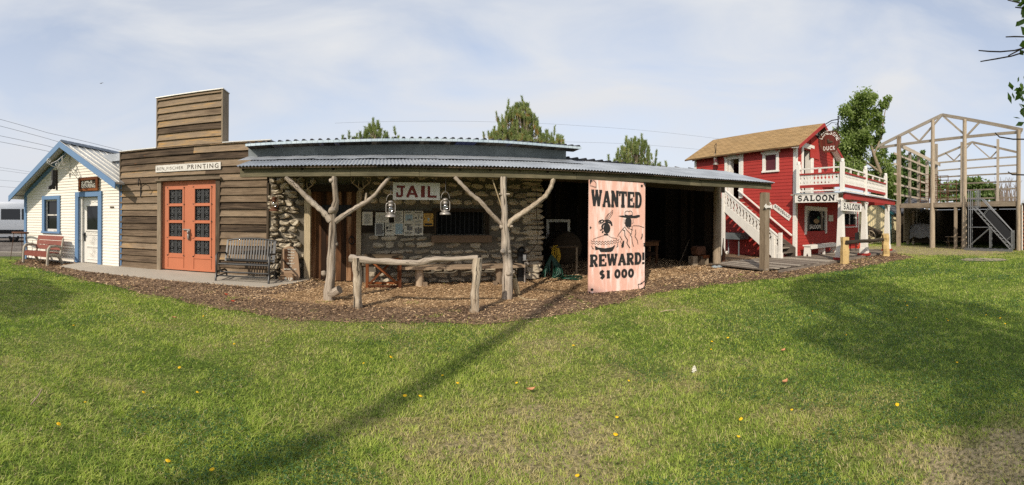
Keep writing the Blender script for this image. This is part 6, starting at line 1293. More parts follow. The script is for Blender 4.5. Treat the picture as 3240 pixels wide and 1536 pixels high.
for i, (u0, u1, vt, t_) in enumerate(((2912, 2966, 552, .45), (2950, 3000, 556, .55), (2966, 3026, 570, .7))):
    mb = MB()
    for u in (u0, (u0 + u1) / 2, u1): mb.tube([fr(u, 642, t_), fr(u, vt, t_)], .03, 5)
    for v in range(int(vt) + 2, 640, 14): mb.tube([fr(u0, v, t_), fr(u1, v - 2, t_)], .022, 5)
    mb.tube([fr(u0, vt, t_), fr(u1, 635, t_)], .02, 5); mb.build('scaffold_frame', M['rust'], t)
# ================================================================ outbuildings beyond
y0, y1 = onX(2821, 700, 30).y, 12.9; yr = onX(2770, 700, 30).y; zr_ = onX(2772, 640, 30).z; ze = onX(2821, 672, 30).z
cs = thing('cream_shed', 'cream plank shed with teal trim behind the saloon porch', 'shed', (32, (y0 + y1) / 2, 0)); mb = MB()
mb.prism([V((30, y0, 0)), V((30, y1, 0)), V((30, y1, ze)), V((30, yr, zr_)), V((30, y0, ze))], (6, 0, 0))
for i in range(18): y = lerp(y0, y1, i / 18); mb.box((29.99, y, (ze if abs(y - yr) > .9 else lerp(zr_, ze, abs(y - yr) / (yr - y0))) / 2), (.03, .03, ze - .02))
mb.build('wall', M['cream'], cs); mb = MB()
for yy, s_ in ((y0 - .25, -1), (y1 + .25, 1)):
    zz = zr_ - (zr_ - ze) * abs(yy - yr) / (yr - y0); mb.prism([V((29.8, yr, zr_ + .1)), V((29.8, yy, zz + .1)), V((29.8, yy, zz)), V((29.8, yr, zr_))], (6.4, 0, 0))
mb.build('roof', M['grey_shingle'], cs); mb = MB()
mb.box((29.96, y0 + .08, ze / 2), (.08, .18, ze)); mb.box((29.96, y1 - .08, ze / 2), (.08, .18, ze))
zz = zr_ - (zr_ - ze) * (yr - y0 + .25) / (yr - y0); mb.bar((29.78, yr, zr_), (29.78, y0 - .25, zz), .04, .18); mb.build('trim', M['teal'], cs)
g = thing('grey_roofed_shed', 'small dark shed with a grey shingle roof beside the cream shed', 'shed', (33, y0 - .9, 0)); ya = y0 - .32; mb = MB(); mb.box((33, ya - .85, 1.15), (4, 1.7, 2.3)); mb.build('wall', M['dark_wood'], g)
zA, zB = onX(2822, 643, 31).z, onX(2836, 672, 31).z; mb = MB(); mb.prism([V((30.7, ya + .02, zB)), V((30.7, ya - 1.9, zB)), V((33.5, ya - 1.9, zA + .5)), V((33.5, ya + .02, zA + .5))], (0, 0, .08)); mb.build('roof', M['grey_shingle'], g); mb = MB(); mb.box((30.96, ya - .06, 1.15), (.1, .14, 2.3)); mb.build('trim', M['teal'], g)
c = onG(2752, 772); t = thing('wooden_cart', 'weathered wooden cart with a spoked wheel before the cream shed', 'cart', (c.x, c.y, 0)); mb = MB(); mb.box(c + V((.3, .1, .95)), (1.1, 1.6, .5), Matrix.Rotation(.35, 3, 'X')); mb.build('cart_box', M['grey_wood'], t)
mb = MB(); wc = c + V((-.35, -.1, .5)); mb.tube([wc + V((0, .48 * math.cos(a), .48 * math.sin(a))) for a in [2 * PI * i / 20 for i in range(20)]], .04, 6, closed=True)
for i in range(8): a = 2 * PI * i / 8; mb.bar(wc, wc + V((0, .46 * math.cos(a), .46 * math.sin(a))), .035)
mb.build('wheel', M['grey_wood'], t)
SUNV = V((math.cos(math.radians(34)) * .656, math.cos(math.radians(34)) * .755, -math.sin(math.radians(34))))
# ================================================================ foliage
def np_mesh(name, vs, nper, faces, tint, mat, parent=None, mi=None):
    """vs: (N*nper, 3); faces: index tuples inside one unit; tint per unit"""
    N = len(vs) // nper; me = bpy.data.meshes.new(name); me.vertices.add(len(vs)); me.vertices.foreach_set('co', np.asarray(vs, np.float32).ravel())
    off = (np.arange(N) * nper)[:, None]; loops = np.concatenate([off + np.array(f)[None, :] for f in faces], 1).ravel()
    sizes = np.tile([len(f) for f in faces], N); starts = np.concatenate([[0], np.cumsum(sizes)[:-1]])
    me.loops.add(len(loops)); me.loops.foreach_set('vertex_index', loops.astype(np.int32)); me.polygons.add(len(sizes)); me.polygons.foreach_set('loop_start', starts.astype(np.int32))
    for m in (mat if isinstance(mat, (list, tuple)) else [mat]): me.materials.append(m)
    a = me.attributes.new('tint', 'FLOAT', 'FACE'); a.data.foreach_set('value', np.repeat(np.asarray(tint, np.float32), len(faces)))
    if mi is not None: me.polygons.foreach_set('material_index', np.repeat(mi, len(faces)).astype(np.int32))
    me.update(calc_edges=True); me.validate(); o = bpy.data.objects.new(name, me); COL.objects.link(o)
    if parent: o.parent = parent; o.matrix_local = parent.matrix_basis.inverted()
    return o
rng = np.random.default_rng(11)
def unit(a): return a / np.linalg.norm(a, axis=1, keepdims=True)
def leaves(name, P, size, tint, mat, parent, up=.5):
    n = len(P); d = unit(rng.normal(size=(n, 3)) + np.array([0, 0, -.2])); nrm_ = unit(rng.normal(size=(n, 3)) * .8 + np.array([0, 0, up]) - np.array(SUNV) * .8); s = unit(np.cross(d, nrm_)); L = (size * rng.uniform(.6, 1.3, n))[:, None]
    vs = np.stack([P, P + d * L * .5 + s * L * .32, P + d * L, P + d * L * .5 - s * L * .32], 1).reshape(-1, 3)
    return np_mesh(name, vs, 4, [(0, 1, 2, 3)], tint, mat, parent)
def clump_pts(clumps, n, r, dep):
    w = np.array([c[2] * c[3] for c in clumps], float); w /= w.sum(); P = []; T = []
    for c, k in zip(clumps, rng.multinomial(n, w)):
        m = max(4, int(c[2] * c[3] / 70)); C = onR(c[0], c[1], r); k1 = r / R0; out = V((C.x, C.y, 0)).normalized(); sd_ = V((out.y, -out.x, 0)); sub = rng.normal(size=(m, 3)); sub = unit(sub) * rng.uniform(.35, 1, (m, 1)) ** .5
        idx = rng.integers(0, m, k); q = sub[idx] * .8 + rng.normal(size=(k, 3)) * .21
        off = rng.uniform(-.5, .5) * dep
        P.append(np.array(C)[None] + q[:, :1] * np.array(sd_) * c[2] * k1 + q[:, 1:2] * np.array(out) * (c[2] * k1 + .3) + np.array(out) * off + q[:, 2:] * np.array([0, 0, 1]) * c[3] * k1)
        T.append(np.clip(.45 + rng.normal(0, .16, m)[idx] + rng.normal(0, .14, k), 0, 1))
    return np.concatenate(P), np.concatenate(T)
LF = leafm('cottonwood_leaves', [(0, (.09, .13, .034)), (.5, (.23, .30, .09)), (1, (.40, .46, .19))], .5)
LF2 = leafm('vine_leaves', [(0, (.045, .085, .022)), (.5, (.11, .18, .048)), (1, (.23, .31, .10))], .4)
LF3 = leafm('far_bush_leaves', [(0, (.07, .11, .03)), (.5, (.14, .20, .06)), (1, (.25, .31, .11))], .4)
def limbs(t, r, lines, mat='grey_wood'):
    mb = MB()
    for pts, w0, w1 in lines: k = len(pts); mb.tube([onR(u, v, r) if v < 900 else V((*onR(u, 700, r).xy, -.1)) for u, v in pts], [lerp(w0, w1, i / (k - 1)) for i in range(k)], 7, wob=.15)
    mb.build('trunk', M[mat], t)
def bushy(name, label, cat, clumps, n, r, dep, size, mat, lines, group=None):
    c = onR(clumps[0][0], 700, r); t = thing(name, label, cat, (c.x, c.y, 0), 0, group); P, T = clump_pts(clumps, n, r, dep)
    leaves('crown', P, size, T, mat, t); limbs(t, r, lines); return t
bushy('cottonwood_tree', 'tall leafy tree with pale bark rising behind the saloon balcony', 'tree',
    [(2735, 328, 36, 34), (2712, 352, 42, 44), (2756, 312, 24, 22), (2682, 365, 28, 30), (2700, 408, 52, 42), (2748, 392, 30, 36), (2690, 455, 50, 40), (2738, 445, 26, 34), (2806, 322, 19, 18), (2794, 346, 17, 19), (2774, 350, 18, 18), (2790, 380, 22, 17), (2784, 424, 22, 18), (2766, 385, 22, 22), (2768, 450, 20, 22), (2720, 440, 40, 40), (2800, 530, 30, 34), (2818, 566, 26, 40), (2772, 500, 24, 28), (2792, 472, 16, 16), (2828, 604, 30, 40), (2660, 470, 30, 34), (2655, 530, 30, 34), (2676, 500, 40, 34), (2720, 498, 30, 30), (2690, 545, 52, 40), (2742, 560, 34, 34), (2772, 540, 22, 26), (2650, 420, 14, 10), (2790, 585, 32, 26)],
    28000, 37, 2.5, .24, LF, [([(2800, 999), (2796, 600), (2785, 545), (2765, 490), (2742, 420), (2735, 340)], .30, .05), ([(2785, 545), (2750, 520), (2710, 500), (2680, 480)], .12, .03), ([(2765, 490), (2790, 430), (2795, 380), (2805, 330)], .10, .03), ([(2742, 420), (2712, 380), (2690, 360)], .1, .03), ([(2796, 600), (2760, 560), (2730, 545)], .14, .04)])
bushy('vine_tree', 'dark green vine covered tree behind the left wall of the barn frame', 'tree',
    [(2838, 570, 30, 50), (2866, 545, 34, 50), (2895, 555, 34, 56), (2920, 530, 26, 34), (2925, 590, 30, 40), (2952, 600, 22, 36), (2905, 500, 12, 18), (2918, 490, 8, 14), (2820, 500, 16, 12), (2800, 475, 8, 20), (2845, 620, 30, 30), (2890, 620, 40, 26), (2808, 600, 26, 44), (2935, 560, 26, 30), (2955, 570, 20, 24), (2860, 500, 22, 22), (2780, 610, 30, 40)], 16000, 41, 3, .30, LF2, [([(2880, 999), (2878, 600), (2870, 520)], .2, .05)])
far = [(2990, 604, 40, 26), (3040, 602, 44, 30), (3085, 596, 40, 30), (3120, 602, 36, 28), (3150, 612, 24, 26), (3070, 578, 14, 14), (3022, 582, 16, 10), (3060, 630, 80, 14)]
bushy('far_hedge_tree', 'broad sunlit bush far beyond the barn deck', 'bush', far, 7000, 58, 4, .45, LF3, [([(3060, 999), (3060, 620)], .2, .1)])
t = thing('bare_tree', 'leafless brownish thicket right of the sunlit bush beyond the barn', 'tree', (*onR(3185, 700, 56).xy, 0)); mb = MB(); rs = random.Random(9)
for i in range(46):
    u = rs.uniform(3150, 3216); mb.tube([onR(u, 650, 56), onR(u + rs.uniform(-8, 8), rs.uniform(590, 620), 56), onR(u + rs.uniform(-20, 20), rs.uniform(560, 605), 56)], [.07, .04, .02], 4)
mb.build('branches', flat('bare_twigs', (.22, .17, .14), .9), t)
# pines
PN = leafm('pine_needles', [(0, (.13, .18, .065)), (.5, (.30, .35, .14)), (.82, (.44, .48, .22)), (.9, (.44, .30, .12)), (1, (.46, .26, .09))], .4)
def pine(label, r, env, leaders, seed, brown=0.0):
    """env: (v, ulo, uhi) rows giving the crown outline; upright needle brushes fill it"""
    rs = np.random.default_rng(seed); c = onR((env[0][1] + env[0][2]) / 2, 700, r); t = thing('pine_tree', label, 'pine tree', (c.x, c.y, 0), 0, 'pines behind the jail roof'); k1 = r / R0
    out = V((c.x, c.y, 0)).normalized(); tips = []
    for (va, la, ha), (vb, lb, hb) in zip(env, env[1:]):
        for _ in range(int(abs(vb - va) * ((ha - la) + (hb - lb)) / 2 / 62)):
            f = rs.uniform(); v = lerp(va, vb, f); u = rs.uniform(lerp(la, lb, f), lerp(ha, hb, f)); w = abs(lerp(ha, hb, f) - lerp(la, lb, f)) / 2 * k1; tips.append((onR(u, v, r) + out * float(rs.uniform(-1, 1) * w * .8), rs.uniform(.3, .5)))
    for u, v, L in leaders: tips.append((onR(u, v, r), L))
    VS = []; T = []; mb = MB(); m = 150
    tr = onR((env[-1][1] + env[-1][2]) / 2, env[-1][0], r)
    for tip, L in tips:
        ax = np.array([rs.normal(0, .12), rs.normal(0, .12), 1.0]); ax /= np.linalg.norm(ax); base = np.array(tip) - ax * L
        f = rs.uniform(0, 1, m); d = unit(rs.normal(size=(m, 3))); d -= (d @ ax)[:, None] * ax; d = unit(d); dirn = unit(d * rs.uniform(.5, 1.0, (m, 1)) + ax * rs.uniform(.7, 1.1, (m, 1))); ln = rs.uniform(.11, .19, m)[:, None] * (1.15 - .3 * f[:, None])
        s = unit(np.cross(dirn, d + rs.normal(size=(m, 3)) * .5)) * .0105; b = base + ax * (f * L)[:, None]
        VS.append(np.stack([b - s, b + s, b + dirn * ln], 1).reshape(-1, 3)); tt = .45 + rs.normal(0, .13) + rs.normal(0, .12, m)
        if rs.uniform() < brown: tt = tt + np.where(f < .4, .45, 0)
        T.append(np.clip(tt, 0, 1)); q = V(base); mb.tube([V((lerp(c.x, q.x, .25), lerp(c.y, q.y, .25), q.z - .5)), V((lerp(c.x, q.x, .8), lerp(c.y, q.y, .8), q.z - .25)), q, V(tip) - Z * .05], [.022, .016, .010, .005], 4)
    mb.tube([V((c.x, c.y, -.1)), V((c.x, c.y, tr.z * .6)), tr - Z * .2], [.2, .12, .03], 8)
    mb.build('trunk', M['bark'], t); np_mesh('crown', np.concatenate(VS), 3, [(0, 1, 2)], np.concatenate(T), PN, t)
pine('lower pine with its top peeking over the jail roof at left', 19, [(470, 1082, 1262), (445, 1098, 1250), (425, 1135, 1225), (405, 1160, 1215), (385, 1172, 1200)], [(1181, 375, .5), (1195, 383, .4), (1154, 402, .45), (1247, 403, .4), (1104, 417, .4), (1225, 420, .35), (1130, 425, .4), (1085, 430, .35), (1260, 432, .3)], 5)
pine('tallest pine with browned inner needles above the jail roof', 20, [(470, 1530, 1785), (440, 1548, 1780), (415, 1562, 1715), (385, 1572, 1705), (350, 1590, 1690), (325, 1640, 1665)], [(1651, 305, .5), (1646, 325, .5), (1609, 316, .5), (1605, 340, .5), (1570, 355, .5), (1577, 372, .45), (1672, 328, .45), (1634, 330, .4), (1680, 355, .45), (1702, 384, .45), (1530, 420, .4), (1545, 417, .4), (1755, 400, .5), (1732, 412, .4), (1775, 430, .35), (1615, 365, .5), (1640, 370, .5)], 6, .42)
pine('smaller pine above the open shed roof beside the saloon', 21, [(560, 1910, 2125), (520, 1935, 2095), (490, 1950, 2060), (455, 1975, 2045), (435, 1980, 2038)], [(1982, 432, .4), (2010, 434, .4), (2030, 426, .4), (2044, 446, .35), (1955, 470, .4), (2052, 462, .35), (2078, 476, .4), (1925, 492, .35), (2106, 512, .35), (1967, 465, .4), (2060, 488, .35), (1998, 440, .4)], 7)
# overhead wires
def wire(label, pts, r=.022):
    P = [onR(*p) for p in pts]; Q_ = []
    for a, b in zip(P, P[1:]): Q_ += [a.lerp(b, i / 6) for i in range(6)]
    t = tag(MB().tube(Q_ + [P[-1]], r, 4).build('power_line', M['wire']), label, 'cable', 'overhead power lines'); return t
for i, (v0, u1, v1) in enumerate(((376, 420, 486), (398, 350, 500), (432, 300, 508), (452, 280, 520))): wire(('topmost', 'second highest', 'third highest', 'fourth highest')[i] + ' overhead wire left of the shop gable', [(-60, v0 - 14, 45), (150, lerp(v0, v1, .42) - 2, 45), (u1, v1, 45)], .018)
for i, (v0, v1) in enumerate(((526, 548), (535, 555), (570, 580), (590, 600))): wire(('upper', 'second', 'third', 'lowest')[i] + ' faint distant wire low in the sky left of the shop', [(-60, v0 - 4, 70), (120, v1, 70)], .016)
wire('higher thin wire crossing the sky above the jail and pines', [(1060, 390, 40), (1320, 384, 40), (1560, 386, 40), (1850, 399, 40), (2285, 441, 40)], .008); wire('lower thin wire crossing the sky right of the tall pine', [(1760, 449, 40), (2000, 456, 40), (2220, 474, 40)], .008)
c = onR(320, 264, 45); mb = MB(); mb.blob(c, (.12, .05, .04), 1, 2, .1); mb.prism([c, c + V((-.12, .05, .08)), c + V((-.26, .05, .04)), c + V((-.1, .05, .04))], (.04, .03, 0)); mb.prism([c, c + V((.12, .05, .08)), c + V((.27, .05, .02)), c + V((.1, .05, .03))], (.04, .03, 0)); tag(mb.build('flying_bird', M['bench_metal']), 'tiny distant bird gliding high in the sky above the white shop', 'bird')
# trees and pole behind the camera whose shade falls on the lawn; leaves hang into the top right corner
def inpoly(P, poly):
    x, y = P[:, 0], P[:, 1]; ins = np.zeros(len(P), bool); n = len(poly)
    for i in range(n):
        x0, y0 = poly[i]; x1, y1 = poly[(i + 1) % n]; c = ((y0 > y) != (y1 > y)) & (x < (x1 - x0) * (y - y0) / (y1 - y0 + 1e-12) + x0); ins ^= c
    return ins
def shade_tree(label, pxs, h0, h1, n, size, extra=None):
    poly = [onG(u, v).xy for u, v in pxs]; A = np.array(poly); lo, hi = A.min(0), A.max(0); Q = rng.uniform(lo, hi, (n * 4, 2)); Q = Q[inpoly(Q, poly)][:n]
    nz = np.array([mnoise.noise(V((q[0] * .9, q[1] * .9, 4))) for q in Q]); Q = Q[nz > -.28 + .1 * rng.normal(size=len(Q))]
    h = rng.uniform(h0, h1, len(Q)); k = (h / -SUNV.z)[:, None]; P = np.column_stack([Q - k * np.array(SUNV.xy), h]); c = P.mean(0); t = thing('shade_tree', label, 'tree', (c[0], c[1], 0), 0)
    T = np.clip(rng.normal(.45, .2, len(P)), 0, 1)
    if extra is not None: P = np.concatenate([P, extra]); T = np.concatenate([T, np.clip(rng.normal(.35, .1, len(extra)), 0, 1)])
    leaves('crown', P, size, T, LF2, t); mb = MB(); mb.tube([V((c[0], c[1], -.1)), V((c[0], c[1] + .1, h0 * .6)), V((c[0] + .2, c[1], h1 * .8))], [.28, .22, .08], 10, wob=.1)
    for i in range(14): q = V(P[rng.integers(0, len(Q))]); mb.tube([V((c[0], c[1], h0 * .7)), V((lerp(c[0], q.x, .5), lerp(c[1], q.y, .5), lerp(h0 * .7, q.z, .7))), q], [.09, .05, .015], 6)
    return t, mb, c
ex_ = []
for u, v, k, s_ in ((3236, 12, 7, .10), (3238, 45, 6, .10), (3242, 230, 5, .10), (3238, 285, 9, .12), (3224, 314, 7, .10), (3238, 370, 6, .08), (3262, 300, 16, .25), (3272, 120, 16, .3), (3262, 20, 14, .2)):
    C = np.array(onR(u, v, 5.6)); ex_.append(C + rng.normal(size=(k, 3)) * s_ * .45)
t, mb, c = shade_tree('leafy tree shading the lawn whose leaves hang into the upper right corner', [(2455, 925), (2530, 880), (2697, 868), (2833, 905), (2945, 938), (3143, 975), (3300, 1030), (3400, 1300), (3300, 1560), (3120, 1560), (3040, 1436), (2988, 1306), (3019, 1226), (2957, 1185), (2771, 1180), (2666, 1130), (2500, 1060), (2650, 1010)], 7.5, 11.5, 7500, .15, np.concatenate(ex_))
for tw in ([(3096, 160), (3130, 163), (3165, 164), (3210, 160), (3245, 151)], [(3102, 195), (3150, 187), (3200, 178), (3245, 164)], [(3182, 117), (3210, 116), (3245, 117)], [(3190, 177), (3215, 164), (3245, 148)], [(3188, 0), (3225, 9), (3250, 14)], [(3212, 23), (3245, 27)], [(3148, 420), (3162, 434), (3205, 441), (3245, 441)], [(3189, 544), (3203, 553), (3245, 554)]):
    P = [onR(u, v, 5.6) for u, v in tw]; mb.tube(P + [V((c[0] + 2.5, c[1] + 1.5, P[-1].z * .6 + 1.6))], [.008] + [.010] * (len(P) - 1) + [.03], 5)
mb.build('trunk', M['dark_wood'], t)
t, mb, c = shade_tree('leafy tree left of the view whose shade darkens the far left lawn', [(-60, 870), (120, 885), (225, 935), (150, 985), (-60, 1030)], 5, 8, 2500, .2); mb.build('trunk', M['dark_wood'], t)
t = thing('utility_pole', 'tall wooden utility pole behind the viewer throwing a long shadow on the lawn', 'pole', (-7.36, -5.09, 0)); mb = MB(); mb.tube([V((-7.36, -5.09, 0)), V((-7.36, -5.09, 6)), V((-7.36, -5.09, 12.6))], [.14, .125, .11], 10); mb.build('pole', M['post_wood'], t); mb = MB(); mb.bar((-8.1, -4.35, 11.8), (-6.6, -5.85, 11.8), .1, .12); mb.build('crossarm', M['post_wood'], t)
# ================================================================ ground
front = [(40, 838), (120, 848), (189, 868), (330, 900), (503, 937), (660, 972), (805, 994), (956, 1021), (1132, 1018), (1290, 1024), (1421, 1021), (1585, 1025), (1736, 1002), (1849, 983), (1950, 958), (2038, 934), (2160, 915), (2264, 902), (2400, 888), (2460, 882), (2610, 865), (2700, 852), (2800, 832), (2893, 815)]
fg = []
for i, (u, v) in enumerate(front):
    p = onG(u, v); fg.append((p.x, p.y))
F2 = []
for i in range(len(fg) - 1):
    for j in range(12): t_ = j / 12; x, y = lerp(fg[i][0], fg[i + 1][0], t_), lerp(fg[i][1], fg[i + 1][1], t_); F2.append((x + .07 * mnoise.noise(V((x * 2.2, y * 2.2, 1))), y + .16 * mnoise.noise(V((x * 1.7, y * 1.7, 9))) + .07 * mnoise.noise(V((x * 5, y * 5, 3)))))
mulch_poly = F2 + [fg[-1], (20.9, 6.95), (15.0, 6.95), (15.4, 16), (4.0, 16), (4.0, 10.3), (-12.0, 10.3)]
slab_poly = [(-9.0, 10.3), (-8.75, 9.0), (-7.6, 8.72), (-2.3, 8.62), (-1.9, 9.3), (-1.62, 10.0), (-1.6, 10.3)]
walk_poly = [(10.35, 10.1), (10.35, 7.75), (11.2, 7.4), (15.0, 7.05), (21.2, 6.8), (21.2, 9.5), (15.3, 9.5), (13.9, 9.9), (13.6, 10.2)]
def vnoise(P, sc_, seed):
    r = np.random.default_rng(seed); G = r.uniform(size=(64, 64)); x = P[:, 0] / sc_ + 1000; y = P[:, 1] / sc_ + 1000; xi, yi = np.floor(x).astype(int), np.floor(y).astype(int); fx, fy = x - xi, y - yi; fx = fx * fx * (3 - 2 * fx); fy = fy * fy * (3 - 2 * fy); g = lambda a, b: G[a % 64, b % 64]
    return (g(xi, yi) * (1 - fx) + g(xi + 1, yi) * fx) * (1 - fy) + (g(xi, yi + 1) * (1 - fx) + g(xi + 1, yi + 1) * fx) * fy
spots = [(3240, 1510, .42, 1.2), (3170, 1480, .4, .35), (2780, 1330, .7, .22), (1700, 1460, .4, .3), (850, 1030, .6, .25), (2000, 960, .8, .55), (1650, 1050, .7, .3), (1500, 1400, .6, .25), (1250, 1040, .5, .25), (1900, 1250, .8, .14), (2600, 1400, .7, .14), (60, 1180, .7, .2), (500, 1010, .8, .14), (1730, 1080, .6, .14)]
SP = [(onG(u, v), s_, a) for u, v, s_, a in spots]; FD = [(onG(2900, 792), 2.6, .9), (onG(3000, 792), 2.0, .8), (onG(2830, 785), 2.6, .8), (onG(3090, 800), 1.5, .6)]
def dryness(P):
    d = .22 + .42 * (vnoise(P, 1.5, 1) - .5) + .5 * (vnoise(P, .4, 2) - .5) + .3 * (vnoise(P, 5, 3) - .5)
    for c, s_, a in SP + FD: d = d + a * np.exp(-((P[:, 0] - c.x) ** 2 + (P[:, 1] - c.y) ** 2) / (2 * s_ * s_))
    r = np.hypot(P[:, 0], P[:, 1]); az = np.arctan2(P[:, 0], P[:, 1]); d = d - .22 * np.clip((az - .75) / .4, 0, 1) * np.clip((r - 3.5) / 3, 0, 1)
    return np.clip(d, 0, 1)
def lawnmat():
    nt = NT('lawn_soil_and_thatch'); g = nt.geo(); t = nt.tint(); n = nt.noise(g, 26, 5, .75); n2 = nt.noise(g, 9, 4)
    f = nt.math('ADD', t, nt.math('MULTIPLY', nt.math('SUBTRACT', n2, .5), .35)); c = nt.ramp(f, [(.1, (.13, .19, .035)), (.4, (.21, .25, .06)), (.65, (.34, .30, .13)), (1, (.46, .37, .22))])
    c = nt.mix(nt.rng(n, .38, .60, .85, 0), c, (.028, .030, .010, 1)); return nt.done(c, .95, 0, .1, nt.bump(n, .9, .03))
GM = lawnmat()
xs = np.concatenate([np.linspace(-400, -16, 9)[:-1], np.arange(-16, 40, .3), np.linspace(40, 400, 9)]); ys = np.concatenate([np.linspace(-400, -3, 7)[:-1], np.arange(-3, 18, .3), np.linspace(18, 400, 10)])
X, Y = np.meshgrid(xs, ys, indexing='ij'); nx, ny = X.shape; vs = np.column_stack([X.ravel(), Y.ravel(), np.zeros(nx * ny)]); ii, jj = np.meshgrid(np.arange(nx - 1), np.arange(ny - 1), indexing='ij'); q = (ii * ny + jj).ravel()
fc = np.column_stack([q, q + ny, q + ny + 1, q + 1]); me = bpy.data.meshes.new('ground'); me.from_pydata(vs.tolist(), [], fc.tolist()); me.materials.append(GM); cen = vs[fc].mean(1); a = me.attributes.new('tint', 'FLOAT', 'FACE'); a.data.foreach_set('value', dryness(cen[:, :2]).astype(np.float32))
go = bpy.data.objects.new('ground', me); COL.objects.link(go); go['kind'] = 'structure'
def sheet(name, poly, z, mat, thick=0.0):
    mb = MB(); P = [V((x, y, z)) for x, y in poly]
    if thick: mb.prism([p - Z * thick for p in P], (0, 0, thick))
    else: mb.poly(P)
    o = mb.build(name, mat); o['kind'] = 'structure'; return o
def mulchmat():
    nt = NT('wood_chip_mulch'); g = nt.geo(); v = nt.n('TexVoronoi', 'Color', Vector=nt.map(g, (1, 1, 1)), Scale=34.0); n = nt.noise(g, 1.1, 5); f = nt.math('ADD', nt.math('MULTIPLY', nt.n('SeparateColor', 'Red', Color=v), .55), nt.math('MULTIPLY', n, .5))
    c = nt.ramp(f, [(.2, (.045, .028, .018)), (.5, (.17, .112, .073)), (.8, (.32, .22, .142)), (1, (.45, .33, .22))]); return nt.done(c, .95, 0, .1, nt.bump(f, 1.0, .03))
# the mulch sheet is triangulated by Blender from one outline
sheet('wood_chip_bed', [(x, y) for x, y in mulch_poly], .006, mulchmat()); sheet('concrete_walk', slab_poly[::-1], .1, M['concrete'], .14)
mb = MB(); Q = [V((x, y, 0)) for x, y in slab_poly[1:6]]; off = []
for i, p in enumerate(Q):
    d = (Q[min(i + 1, len(Q) - 1)] - Q[max(i - 1, 0)]).normalized(); off.append(p + V((d.y, -d.x, 0)) * .5)
for a, b, c, d in zip(Q, Q[1:], off[1:], off): mb.add([a - Z * .05 + Z * .135, b + Z * .085, c + Z * .008, d + Z * .008], [(0, 3, 2, 1)], .5)
o = mb.build('wood_chip_bank', bpy.data.materials['wood_chip_mulch']); o['kind'] = 'structure'
def slabdist(P):
    D = np.full(len(P), 9.0); S = np.array(slab_poly)
    for a, b in zip(S, np.roll(S, -1, 0)): e = b - a; t = np.clip(((P - a) @ e) / (e @ e), 0, 1); D = np.minimum(D, np.linalg.norm(P - a - t[:, None] * e, axis=1))
    return D
def gravelmat():
    nt = NT('dark_gravel'); g = nt.geo(); v = nt.n('TexVoronoi', 'Color', Vector=g, Scale=22.0); n = nt.noise(g, .7, 5); f = nt.math('ADD', nt.math('MULTIPLY', nt.n('SeparateColor', 'Red', Color=v), .5), nt.math('MULTIPLY', n, .6))
    return nt.done(nt.ramp(f, [(.2, (.045, .038, .033)), (.5, (.14, .12, .105)), (.8, (.25, .225, .195)), (1, (.40, .37, .32))]), .95, 0, .1, nt.bump(f, 1.0, .04))
fp = [(-3.6, 9.2), (-2.6, 8.2), (-1.2, 7.6), (.4, 7.35), (1.8, 7.3), (3.2, 7.6), (4.6, 8.1), (6.2, 8.5), (8.5, 9.0), (10.4, 9.3), (10.4, 10.0), (4.1, 10.5), (4.1, 10.3), (-1.6, 10.3), (-1.7, 9.9), (-2.0, 9.4)]
fq = []
for i in range(len(fp)):
    a, b = fp[i], fp[(i + 1) % len(fp)]
    for j in range(10):
        x, y = lerp(a[0], b[0], j / 10), lerp(a[1], b[1], j / 10); k_ = 1 if i < 10 else 0; fq.append((x + k_ * .2 * mnoise.noise(V((x * 2, y * 2, 2))), y + k_ * .25 * mnoise.noise(V((x * 2, y * 2, 6)))))
def freshmat():
    nt = NT('fresh_wood_chips'); g = nt.geo(); v = nt.n('TexVoronoi', 'Color', Vector=nt.map(g, (1, 1, 1)), Scale=36.0); n = nt.noise(g, 1.3, 5); f = nt.math('ADD', nt.math('MULTIPLY', nt.n('SeparateColor', 'Red', Color=v), .55), nt.math('MULTIPLY', n, .5))
    return nt.done(nt.ramp(f, [(.2, (.13, .075, .038)), (.5, (.32, .205, .11)), (.8, (.50, .34, .19)), (1, (.62, .46, .28))]), .95, 0, .1, nt.bump(f, 1.0, .03))
sheet('fresh_chip_layer', fq[::1], .010, freshmat())
gravel = sheet('gravel_lot', [(-60, 60), (-60, -5), (-17, 1.5), (onG(-30, 812).x, onG(-30, 812).y), (onG(60, 812).x, onG(60, 812).y), (-11.9, 10.6), (-12.5, 60)][::-1], .004, gravelmat())
c = onG(15, 812); mb = MB(); mb.box((c.x - .6, c.y + .3, .06), (2.6, .25, .14), Matrix.Rotation(.7, 3, 'Z')); tag(mb.build('kerb_block', M['concrete']), 'short concrete kerb at the edge of the gravel left of the shop', 'kerb')
mb = MB(); rs = random.Random(4); x = 10.4
while x < 21.2:
    w = .19; xm = x + w / 2; lo = interp([(10.35, 7.72), (11.2, 7.4), (15.0, 7.05), (21.2, 6.8)], xm); hi = interp([(10.3, 10.1), (13.6, 10.15), (13.9, 9.9), (15.25, 9.42), (21.3, 9.42)], xm); s_ = rs.uniform(-.004, .004)
    mb.prism([V((x, lo + rs.uniform(-.02, .02), .07 + s_)), V((x + w - .012, lo + rs.uniform(-.02, .02), .07 + s_)), V((x + w - .012 + .25, hi, .07 + s_)), V((x + .25, hi, .07 + s_))], (0, 0, .028), rs.random()); x += w
n_ = len(mb.uv); bw_ = mb.build('boardwalk', M['deck']); 
uvl = bw_.data.uv_layers[0].data; co_ = [v.co for v in bw_.data.vertices]
for l in bw_.data.loops: p = co_[l.vertex_index]; uvl[l.index].uv = (p.y * 1.0 + int(p.x / .19) * 3.7, p.x + p.z)
tag(bw_, 'low weathered plank boardwalk in front of the red saloon', 'boardwalk')
mb = MB(); mb.box((15.9, 6.92, .05), (10.6, .06, .1), Matrix.Rotation(-.035, 3, 'Z')); mb.build('edge_board', M['deck'], bw_)
